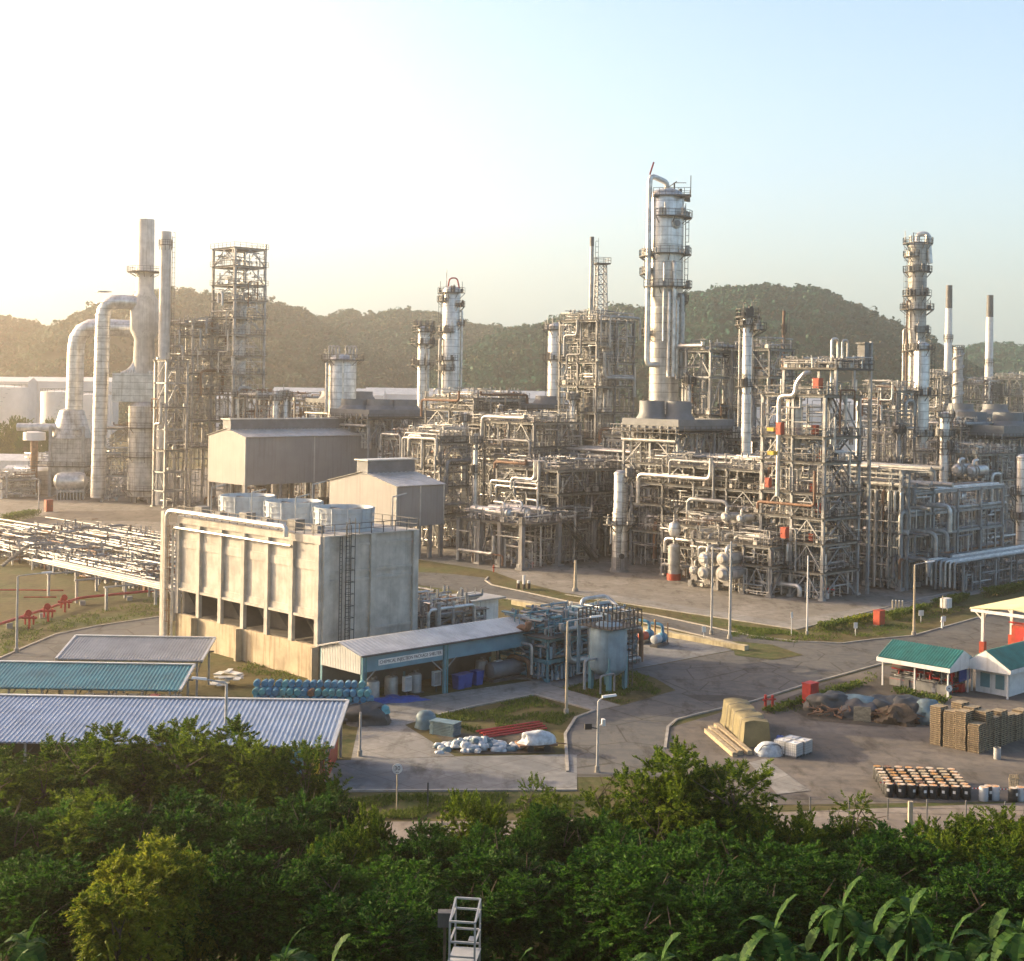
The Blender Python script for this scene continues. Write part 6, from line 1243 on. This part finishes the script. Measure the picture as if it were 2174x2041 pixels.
# ------------------------------------------------------------ shelters and canopy at right
def shelter(label,p0,Lx,Ly,zb,zr,rz):
    t=thing('shelter',label,'shelter',(p0[0],p0[1],0),rz); ym=Ly/2
    for s in (0,1): mb=MB(); y=-.3 if not s else Ly+.3; corrug(mb,(-.3,y,zb-.05),(Lx+.3,y,zb-.05),(-.3,ym,zr),(Lx+.3,ym,zr),int(Lx/.28),.06); mb.build('roof',MT['roof_green'],t,smooth=0)
    mb=MB(); mb.box(-.35,Lx+.35,-.4,-.34,zb-.5,zb-.08); mb.box(-.35,Lx+.35,Ly+.34,Ly+.4,zb-.5,zb-.08); mb.build('fascia',MT['white'],t)
    for x in (-.33,Lx+.27): mb=MB(); mb.v=[(x+e,y,z) for e in (0,.06) for y,z in ((-.34,zb-.5),(Ly+.34,zb-.5),(Ly+.34,zb-.1),(ym,zr-.02),(-.34,zb-.1))]; mb.f=[(4,3,2,1,0),(5,6,7,8,9)]+[(i,(i+1)%5,5+(i+1)%5,5+i) for i in range(5)]; mb.build('gable',MT['white'],t,smooth=0)
    for x in (.1,Lx/2,Lx-.1):
        for y in (.1,Ly-.1): mb=MB(); mb.box(x-.07,x+.07,y-.07,y+.07,0,zb-.2); mb.build('post',MT['lamp'],t)
    return t
s1=Vector((*G(2013,1482),0))
t=shelter('green ribbed roof shelter on white posts beside the road, left of the two',s1+BX*5,7.4,5.,3.0,4.35,AN+PI/2)
t2=thing('tool_rack','cluttered rack of red and dark gear under the left green roof','rack',s1+BX*2.5+AX*3,AN)
for mb,m in zip(clutter(random.Random(4),-1.5,1.5,-2.5,4,.1,2.2,90),('red','steel_dk','polegrey')): mb.build('gear',MT[m],t2,kind='stuff')
mb=MB(); mb.box(-1.6,1.6,-2.6,4,.9,1.0); mb.box(-1.6,-1.5,-2.6,4,0,1); mb.box(1.5,1.6,-2.6,4,0,1); mb.build('shelf',MT['steel'],t2)
t=thing('blue_tarp','blue tarpaulin hung under the right gable of the left green shelter','tarpaulin',s1+BX*3.4+AX*.3,AN); mb=MB(); mb.box(-1.,1.2,-.2,-.1,1.2,2.5); mb.box(-1.,1.2,-.2,1,2.5,2.56); mb.build('sheet',MT['blue'],t)
t=thing('round_sign','round pale dial sign on a slim stand before the green shelter','sign',(*G(2014,1487),0),.1); mb=MB(); mb.tube((0,0,0),(0,0,1.),.04,6); mb.build('post',MT['lamp'],t); mb=MB(); mb.lathe([(.33,-.06),(.33,-.02)],20,axis='y',o=(0,0,1.15)); mb.build('disc',MT['white'],t); mb=MB(); mb.lathe([(.08,-.075),(.08,-.065)],10,axis='y',o=(0,0,1.15)); mb.build('hub',MT['steel_dk'],t)
s2=Vector((*G(2140,1486),0)); t=shelter('green ribbed roof hut with a white gable at the right edge',s2,14,4.4,3.0,4.5,AN)
mb=MB(); mb.box(1.2,13,.5,.6,0,2.6); mb.box(1.2,1.3,.5,4,0,2.6); mb.build('wall',MT['white'],t); mb=MB(); mb.box(1.15,1.2,1.,1.9,.6,2); mb.box(1.15,1.2,2.5,3.5,.6,2); mb.build('window',MT['teal'],t)
c0=Vector((*G(2086,1392),0))-AX*8; t=thing('canopy','cream roofed canopy on red and white columns at the right edge','canopy',c0,AN)
zc_=ZV(2080,1292,G(2086,1392)[1]); mb=MB(); corrug(mb,(-1,-1.2,zc_),(16,-1.2,zc_),(-1,4,zc_+.5),(16,4,zc_+.5),40,.05); corrug(mb,(-1,9.2,zc_),(16,9.2,zc_),(-1,4.01,zc_+.5),(16,4.01,zc_+.5),40,.05); mb.build('roof',MT['roof_cream'],t,smooth=0)
mb=MB(); mb.box(-.9,16,-1.1,-1.0,zc_-.35,zc_); mb.box(-1.0,-.9,-1.1,9,zc_-.35,zc_); mb.build('fascia',MT['white'],t)
for x in (0,7,14):
    for y in (0,8):
        mb=MB(); mb.box(x-.16,x+.16,y-.16,y+.16,1.6,zc_-.1); p=mb.build('post',MT['lamp'],t); mb=MB(); mb.box(x-.3,x+.3,y-.3,y+.3,0,1.6); mb.build('post_base',MT['orange'],p); mb=MB(); mb.bar((x,y,zc_-1.4),(x+1.3,y,zc_-.1),.12); mb.bar((x,y,zc_-1.4),(x-.0,y+1.3,zc_-.1),.12); mb.build('brace',MT['lamp'],p)
mb=MB(); mb.pipe([(.5,-.6,0),(.5,-.6,zc_-1.6),(8,-.6,zc_-1.6),(8,-.6,0)],.12,8); mb.pipe([(2.2,.5,0),(2.2,.5,zc_-1.5),(2.2,6,zc_-1.5)],.1,8); mb.build('fire_pipe',MT['red'],t)
k0=c0+BX*6+AX*4.5; t=thing('foam_tank','bright red box tank under the cream canopy','tank',k0,AN); mb=MB(); mb.box(-.9,4,-.2,2.6,.3,3.0); mb.build('tank_body',MT['orange'],t); mb=MB(); mb.box(-.9,4,-.2,2.6,0,.29); mb.build('plinth',MT['kerb'],t); mb=MB(); mb.box(-.95,-.9,.2,2.2,.5,2.8); mb.build('panel',MT['red'],t)
t=thing('gas_cylinder','tan gas cylinder standing left of the red foam tank','cylinder',k0+BX*-1.6+AX*.3,0); mb=MB(); mb.lathe([(.4,0),(.4,2.0),(.25,2.25),(.1,2.3),(.1,2.45)],14); mb.build('cylinder_body',MT['pipe_tan'],t); mb=MB(); mb.lathe([(.15,2.45),(.15,2.55)],8); mb.build('valve',MT['steel_dk'],t)
# ------------------------------------------------------------ hedges
def leafquad(mb,c,d,l,w,rr):
    d=d.normalized(); s=d.cross(Vector((rr.gauss(0,1),rr.gauss(0,1),rr.gauss(0,1))))
    if s.length<1e-4: return
    s=s.normalized()*w*.5; m=c+d*l*.5; e=c+d*l
    mb.v+=[tuple(c-s*.35),tuple(c+s*.35),tuple(m+s),tuple(e),tuple(m-s)]; n=len(mb.v); mb.f.append((n-5,n-4,n-3,n-2,n-1))
def hedge(label,pts,w,h,m='hedge',n=60):
    a,b=[Vector((*G(*p),0)) for p in pts]; t=thing('hedge',label,'hedge',a,0); d=b-a; L_=d.length; mb=MB(); s=Vector((-d.y,d.x,0)).normalized()
    for i in range(int(n*L_)):
        f=rnd.random(); q=d*f+s*rnd.uniform(-w/2,w/2); z=h*(rnd.random()**.5)*(1+.12*noise.noise(Vector((f*L_,0,0)))); leafquad(mb,Vector((q.x,q.y,z)),Vector((rnd.gauss(0,1),rnd.gauss(0,1),rnd.gauss(.5,1))),.3,.2,rnd)
    mb.build('foliage',MT[m],t,smooth=0); mb=MB()
    for i in range(int(L_*2)): q=d*(i/(L_*2)); mb.tube((q.x,q.y,0),(q.x,q.y,h*.7),.03,4,caps=False)
    mb.build('stem',MT['bark'],t)
hedge('clipped green hedge block nearest the lamp pair on the verge',((1740,1340),(1795,1330)),1.5,.9,n=130); hedge('clipped hedge directly right of the salmon cabinet',((1885,1318),(1968,1298)),1.4,1.0,n=130); hedge('far clipped hedge beyond the white meter box',((1985,1290),(2050,1274)),1.4,1.0,n=130); hedge('yellow green shrub row left of the salmon cabinet',((1800,1328),(1850,1318)),1.2,.9,'leaf_yl',120); hedge('thin weed row along the yard kerb by the dark red cabinet',((1630,1515),(1830,1455)),1.,.45,n=60); hedge('dark hedge strip at the right edge beyond the road',((2090,1270),(2200,1250)),1.6,1.3,n=130); hedge('low weeds between the green shelter and the tarpaulin heap',((1900,1470),(2010,1495)),1.6,.5,n=80); hedge('low bush clump on the far left lawn by the pipe bed',((10,1110),(75,1098)),3,1.6,'hedge',160)
# ------------------------------------------------------------ trees and plants in the foreground
def crown_mesh(name,seed,m,lobes,nspray=420,nl=34,leaf=(.34,.075),droop=.25,spread=.75):
    """feathery crown: sprays of narrow leaflets over a cluster of lobes, unit radius about 1, base at z=0"""
    rr=random.Random(seed); mb=MB()
    for i in range(nspray):
        c,r=rr.choice(lobes); c=Vector(c)
        d=Vector((rr.gauss(0,1),rr.gauss(0,1),rr.gauss(.25,1))).normalized(); q=c+Vector((d.x,d.y,d.z*.85))*r*(.55+.5*rr.random())
        if q.z<.05: continue
        ax=(d+Vector((rr.gauss(0,.4),rr.gauss(0,.4),rr.uniform(-droop,.55)))).normalized(); up=Vector((0,0,1)); side=ax.cross(up)
        if side.length<.1: side=Vector((1,0,0))
        side.normalize(); L=rr.uniform(.6,1.25)*spread
        for k in range(nl):
            f=k/nl; p=q+ax*(L*f)+Vector((0,0,-droop*L*f*f)); sg=1 if k%2 else -1
            dd=(side*sg*(1.1-.4*f)+ax*.7+Vector((rr.gauss(0,.28),rr.gauss(0,.28),rr.gauss(0,.28)-.15))).normalized()
            leafquad(mb,p,dd,leaf[0]*(1.1-.5*f)*rr.uniform(.7,1.2),leaf[1],rr)
    return mb.mesh(name,MT[m],0)
def lobes(rr,n,R,H):
    out=[]
    for i in range(n):
        a=rr.uniform(0,2*PI); d=R*math.sqrt(rr.random())*.72; out.append(((d*math.cos(a),d*math.sin(a),H*rr.uniform(.32,.82)),R*rr.uniform(.28,.5)))
    out.append(((0,0,H*.5),R*.6)); return out
def trunk_mesh(seed,R,H):
    rr=random.Random(seed); mb=MB(); mb.tube((0,0,-.4),(.1,.05,H*.45),.17,8,.11)
    for i in range(9):
        a=rr.uniform(0,2*PI); z=H*rr.uniform(.12,.42); p=Vector((.1*z/H,.05*z/H,z)); q=p+Vector((math.cos(a)*R*.5,math.sin(a)*R*.5,H*rr.uniform(.2,.4))); mb.tube(p,q,.08,6,.045); 
        for s in range(3): mb.tube(q,q+Vector((rr.gauss(0,.4)*R*.6,rr.gauss(0,.4)*R*.6,rr.uniform(.1,.4)*H*.6)),.04,5,.012)
    return mb.mesh('trunk',MT['bark'])
KIN=[]
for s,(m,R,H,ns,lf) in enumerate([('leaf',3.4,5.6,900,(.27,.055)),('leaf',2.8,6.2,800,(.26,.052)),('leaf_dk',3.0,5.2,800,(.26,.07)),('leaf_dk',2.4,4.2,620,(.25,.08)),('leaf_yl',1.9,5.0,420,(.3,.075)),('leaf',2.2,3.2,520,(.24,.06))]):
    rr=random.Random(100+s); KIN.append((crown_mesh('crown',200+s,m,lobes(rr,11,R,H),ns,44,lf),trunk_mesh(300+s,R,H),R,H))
TREES=[]
def tree(kind,u,vtop,Y,sc_,label,name='tree',cat='tree',group=None):
    cm,tm,R,H=KIN[kind]; top=AT(u,vtop,Y); g=terrain(top.x,Y); s=max(.35,(top.z-g)/(H*.99)); t=thing(name,label,cat,(top.x,Y,g-.1),rnd.uniform(0,6.28),group); t.scale=(sc_,sc_,s)
    for nm,me in (('crown',cm),('trunk',tm)): o=bpy.data.objects.new(nm,me); COL.objects.link(o); o.parent=t
    return t
far_l=[(0,30,1590,88,1.1),(1,130,1572,92,1.0),(0,240,1545,90,1.3),(1,335,1562,93,.9),(0,430,1530,91,1.25),(1,520,1568,90,.85),(0,590,1556,88,1.05),(1,672,1600,86,.75),(2,700,1660,82,.75)]
for i,(k,u,v,Y,s) in enumerate(far_l): tree(k,u,v,Y,s,f"feathery tree touching the blue roof, {ORD[i]} from left in the back row",group='trees in the left thicket')
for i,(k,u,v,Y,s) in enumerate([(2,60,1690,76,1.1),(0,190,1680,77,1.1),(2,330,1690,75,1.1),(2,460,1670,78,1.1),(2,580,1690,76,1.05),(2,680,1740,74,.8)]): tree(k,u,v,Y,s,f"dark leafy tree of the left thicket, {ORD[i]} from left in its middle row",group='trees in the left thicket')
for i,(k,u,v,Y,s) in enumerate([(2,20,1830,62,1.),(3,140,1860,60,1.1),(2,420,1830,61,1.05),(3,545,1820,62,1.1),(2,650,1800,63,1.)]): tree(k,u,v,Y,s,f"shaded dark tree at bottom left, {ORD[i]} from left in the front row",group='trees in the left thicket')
tree(4,310,1775,57,.95,'tall yellow green shrub glowing among the dark trees at lower left','shrub','shrub'); tree(4,255,1860,54,.85,'yellow green shrub left of and below the tallest yellow one','shrub','shrub'); tree(4,385,1790,59,.7,'small yellow green shrub tip right of the tallest yellow one','shrub','shrub')
for i,(k,u,v,Y,s) in enumerate([(5,790,1745,78,.55),(3,860,1770,74,.8),(2,930,1742,77,.7),(5,1010,1720,78,.8),(2,1060,1735,74,.8),(1,1150,1648,82,.62),(2,1225,1700,78,.9),(3,820,1850,64,1.1),(2,940,1830,64,1.),(2,1080,1810,64,1.1),(5,720,1790,70,.7),(3,760,1930,54,1.),(2,880,1870,58,.9),(2,1190,1800,66,1.1)]): tree(k,u,v,Y,s,f"green bush around the white metal frame, {ORD[i]} counted from the dirt track",'bush','bush','bushes in the centre thicket')
for i,(k,u,v,Y,s) in enumerate([(1,1310,1632,82,.8),(0,1405,1625,79,.8),(0,1500,1583,80,1.25),(1,1580,1640,82,.7),(2,1620,1720,78,.8),(2,1370,1740,72,1.1),(2,1480,1760,70,1.1),(3,1300,1830,62,1.2),(2,1420,1860,60,1.1),(2,1560,1830,64,1.1)]): tree(k,u,v,Y,s,f"bright topped tree left of the storage yard, {ORD[i]} counted from the left",'tree','tree','trees of the centre right clump')
for i,(k,u,v,Y,s) in enumerate([(1,1810,1690,80,.75),(2,1750,1735,78,.9),(2,1860,1745,76,.9),(5,1660,1752,77,.9),(3,1700,1800,70,1.2),(2,1810,1820,66,1.1),(3,1930,1790,70,1.1)]): tree(k,u,v,Y,s,f"spiky dark green tree before the drum block, {ORD[i]} from its tallest tip",'tree','tree','trees before the drums')
for i,(k,u,v,Y,s) in enumerate([(5,2020,1765,76,1.),(0,2090,1735,76,.8),(0,2160,1712,76,.8),(5,2060,1800,72,1.2),(2,2000,1850,64,1.1),(2,2130,1830,66,1.1),(5,1955,1805,73,.9)]): tree(k,u,v,Y,s,f"bright yellow green bush at right edge, {ORD[i]} counted from the clearing",'bush','bush','bushes at the right edge')
hedge('short lit yellow green weeds beside the dirt track',((705,1795),(790,1800)),1.2,.7,'leaf_yl',160)
ug=MB()
for i in range(26000):
    x=rnd.uniform(-26,26); y=rnd.uniform(34,84); 
    if abs(x)>y*.42: continue
    if y>78 and (x>14 or -9<x<1): continue
    z=terrain(x,y)+abs(rnd.gauss(0,.55))*(1+.8*noise.noise(Vector((x*.3,y*.3,0)))); leafquad(ug,Vector((x,y,z)),Vector((rnd.gauss(0,1),rnd.gauss(0,1),rnd.gauss(.4,.8))),rnd.uniform(.3,.6),rnd.uniform(.1,.22),rnd)
tag(ug.build('undergrowth',MT['leaf_dk'],smooth=0),kind='stuff')
for i,(u,v,Y,s) in enumerate([(15,892,430,1.3),(60,905,420,1.2),(105,880,440,1.4),(45,880,455,1.4)]): tree([0,2,2,0][i],u,v,Y,s,f'hazy round tree by the far left workshop, {ORD[i]} counted from the left edge','tree','tree','hazy trees at far left')
gt=MB()
for poly,n in (([(1545,1352),(1690,1366),(1700,1342),(1560,1330)],2200),([(1700,1364),(1850,1356),(1990,1318),(2060,1290),(1960,1285),(1700,1342)],4200),([(1060,1276),(1200,1303),(1200,1296),(1075,1274)],600),([(1050,1236),(1210,1272),(1400,1302),(1560,1334),(1560,1326),(1215,1264)],2200),([(1195,1462),(1320,1496),(1432,1464),(1345,1425)],2600),([(920,1522),(1000,1506),(1130,1480),(1225,1515),(1170,1555),(1000,1556)],4200),([(690,1690),(1225,1686),(1225,1735),(690,1742)],4200),([(0,1340),(340,1270),(340,1305),(120,1340),(0,1395)],4200),([(500,1420),(620,1470),(660,1478),(640,1440),(540,1400)],1500),([(1640,1515),(1720,1470),(1860,1425),(1860,1445),(1700,1512)],1600)):
    us=[p[0] for p in poly]; vs=[p[1] for p in poly]; k=0
    while k<n:
        u,v=rnd.uniform(min(us),max(us)),rnd.uniform(min(vs),max(vs)); ins=False
        for (x1,y1),(x2,y2) in zip(poly,poly[1:]+poly[:1]):
            if (y1>v)!=(y2>v) and u<(x2-x1)*(v-y1)/(y2-y1)+x1: ins=not ins
        k+=1
        if not ins: continue
        q=G(u,v)
        if noise.noise(Vector((q[0]*.35,q[1]*.35,3)))<-.12: continue
        for b in range(3): leafquad(gt,Vector((q[0]+rnd.gauss(0,.12),q[1]+rnd.gauss(0,.12),.03)),Vector((rnd.gauss(0,.5),rnd.gauss(0,.5),1)),rnd.uniform(.12,.34),.07,rnd)
tag(gt.build('grass',MT['hedge'],smooth=0),kind='stuff')
# banana plants
def banana(label,u,vtop,Y,seed,hs=1.):
    rr=random.Random(seed); c=AT(u,vtop,Y); g=terrain(c.x,Y); H=max(1.2,(c.z-g)*.74); t=thing('banana_plant',label,'banana plant',(c.x,Y,g-.1),0,'banana plants along the bottom edge'); mb=MB(); mb.tube((0,0,0),(.05,0,H),.14,8,.09); mb.build('stem',MT['leaf_ban'],t)
    n=9
    for k in range(n):
        mb=MB(); a=2*PI*k/n+rr.uniform(-.3,.3); up=rr.uniform(.0,.95) if k else 1.35; L=rr.uniform(1.2,1.9)*hs; w=rr.uniform(.2,.29); d=Vector((math.cos(a)*math.cos(up),math.sin(a)*math.cos(up),math.sin(up))); p=Vector((.05,0,H)); s=Vector((-math.sin(a),math.cos(a),0)); rows=[]; m=11
        for i in range(m+1):
            f=i/m; ww=w*math.sin(PI*min(1,f*.93+.07))**.6*(0.15 if f<.12 else 1); fold=Vector((0,0,.35*ww)); rows.append((p-s*ww+fold,p.copy(),p+s*ww+fold)); d=(d+Vector((0,0,-.2*(1.35-up*.5)))).normalized(); p=p+d*(L/m)
        for i in range(m):
            for q in (0,1):
                A,B,C_,D_=rows[i][q],rows[i][q+1],rows[i+1][q+1],rows[i+1][q]
                tz=Vector((0,0,-rr.uniform(0,.06)))
                if q==0: A=A.lerp(D_,rr.uniform(0,.2))+tz; D_=D_+tz*.7
                else: B=B.lerp(C_,rr.uniform(0,.2))+tz; C_=C_+tz*.7
                mb.quad(tuple(A),tuple(B),tuple(C_),tuple(D_))
        mb.build('leaf_blade',MT['leaf_ban'],t,smooth=0)
for i,(u,v,Y,s) in enumerate([(1640,1870,47,.9),(1785,1815,49,1.1),(1930,1835,49,1.),(2165,1860,46,1.),(1400,1950,45,.8),(600,1940,44,.9),(700,1950,43,.8),(55,1905,46,.9),(1880,1960,44,.9),(1090,1985,45,.8),(2060,1985,43,.8),(170,2000,42,.8),(1710,1930,47,.8),(1850,1890,48,.9),(1570,1960,45,.8),(2010,1920,47,.9),(2100,1905,48,.9),(1330,2000,44,.8),(20,1990,44,.8),(1730,1985,44,.8)]):
    banana(['banana plant with a pale upright new leaf, left of the pair at lower right','largest banana plant below the storage yard, drooping leaves','banana plant with arching leaves right of the largest one','banana plant cut by the right edge at the bottom','small banana plant at the bottom below the bright topped trees','banana plant at the bottom left of the white frame, outer one','banana plant at the bottom left of the white frame, inner one','banana plant in the bottom left corner','low banana plant at the bottom edge under the arching leaves','low banana plant right of the white metal frame','low banana plant at the bottom edge far right','low banana plant at the bottom edge right of the corner one','small banana plant between the pair at lower right','small banana plant tucked right of the largest banana plant','small banana plant left of the pale upright leaf','small banana plant between the arching one and the right edge','small banana plant beside the right edge plant','tiny banana plant right of the white frame near the bottom','low banana plant in the very bottom left corner','tiny banana plant below the largest one'][i],u,v,Y,40+i,s)
# white metal access frame in the thicket
p=AT(985,2030,47); g=terrain(p.x,47); zb_=p.z; t=thing('metal_frame','white tubular access frame standing in the nearest thicket','frame',(p.x,47,g),-.12); z0_=zb_-g; z1_=ZV(985,1925,47)-g; 
W2=.42
mb=MB()
for x in (-W2,W2):
    for y in (-.45,.75): mb.bar((x,y,-.2),(x,y,z1_ if y>0 else z1_-.35),.06)
for y in (-.45,.75):
    for z in (z0_+.15,z0_+.62,z1_-.35)+((z1_,) if y>0 else ()): mb.bar((-W2,y,z),(W2,y,z),.06)
for x in (-W2,W2):
    for z in (z0_+.62,z1_-.35): mb.bar((x,-.45,z),(x,.75,z),.06)
    mb.bar((x,-.45,z1_-.35),(x,.75,z1_),.06)
mb.build('tube_frame',MT['polegrey'],t); mb=MB(); mb.box(-W2-.05,W2+.05,-.6,.75,z0_-.05,z0_); mb.build('deck',MT['polegrey'],t); mb=MB(); mb.box(.1,.38,.2,.6,z0_+.4,z0_+.44); mb.build('shelf',MT['polegrey'],t)
p=AT(945,1935,50); t=thing('dark_box','dark grey box on a post left of the white metal frame','box',(p.x,50,terrain(p.x,50))); h=p.z-t.location.z; mb=MB(); mb.box(-.25,.25,-.2,.2,h-.5,h); mb.build('box_body',MT['steel_dk'],t); mb=MB(); mb.box(-.05,.05,-.05,.05,0,h-.5); mb.build('post',MT['bark'],t)
# ------------------------------------------------------------ haze
mb=MB(); mb.box(-760,760,-60,1560,-2,150); hz=mb.build('haze',MT['white'],smooth=0); hz['kind']='stuff'
m=bpy.data.materials.new('haze'); m.use_nodes=True; N=m.node_tree.nodes; N.clear(); vo=N.new('ShaderNodeVolumePrincipled'); ou=N.new('ShaderNodeOutputMaterial'); m.node_tree.links.new(vo.outputs[0],ou.inputs['Volume'])
vo.inputs['Color'].default_value=(1,.9,.76,1); vo.inputs['Density'].default_value=.00042; vo.inputs['Anisotropy'].default_value=.85
hz.data.materials.clear(); hz.data.materials.append(m)
for o in bpy.data.objects:
    if o.parent is None and o.get('category') and not o.get('kind'): o['kind']='thing'
print('SCENE BUILT',round(time.time()-T0,1),'s objects',len(bpy.data.objects))
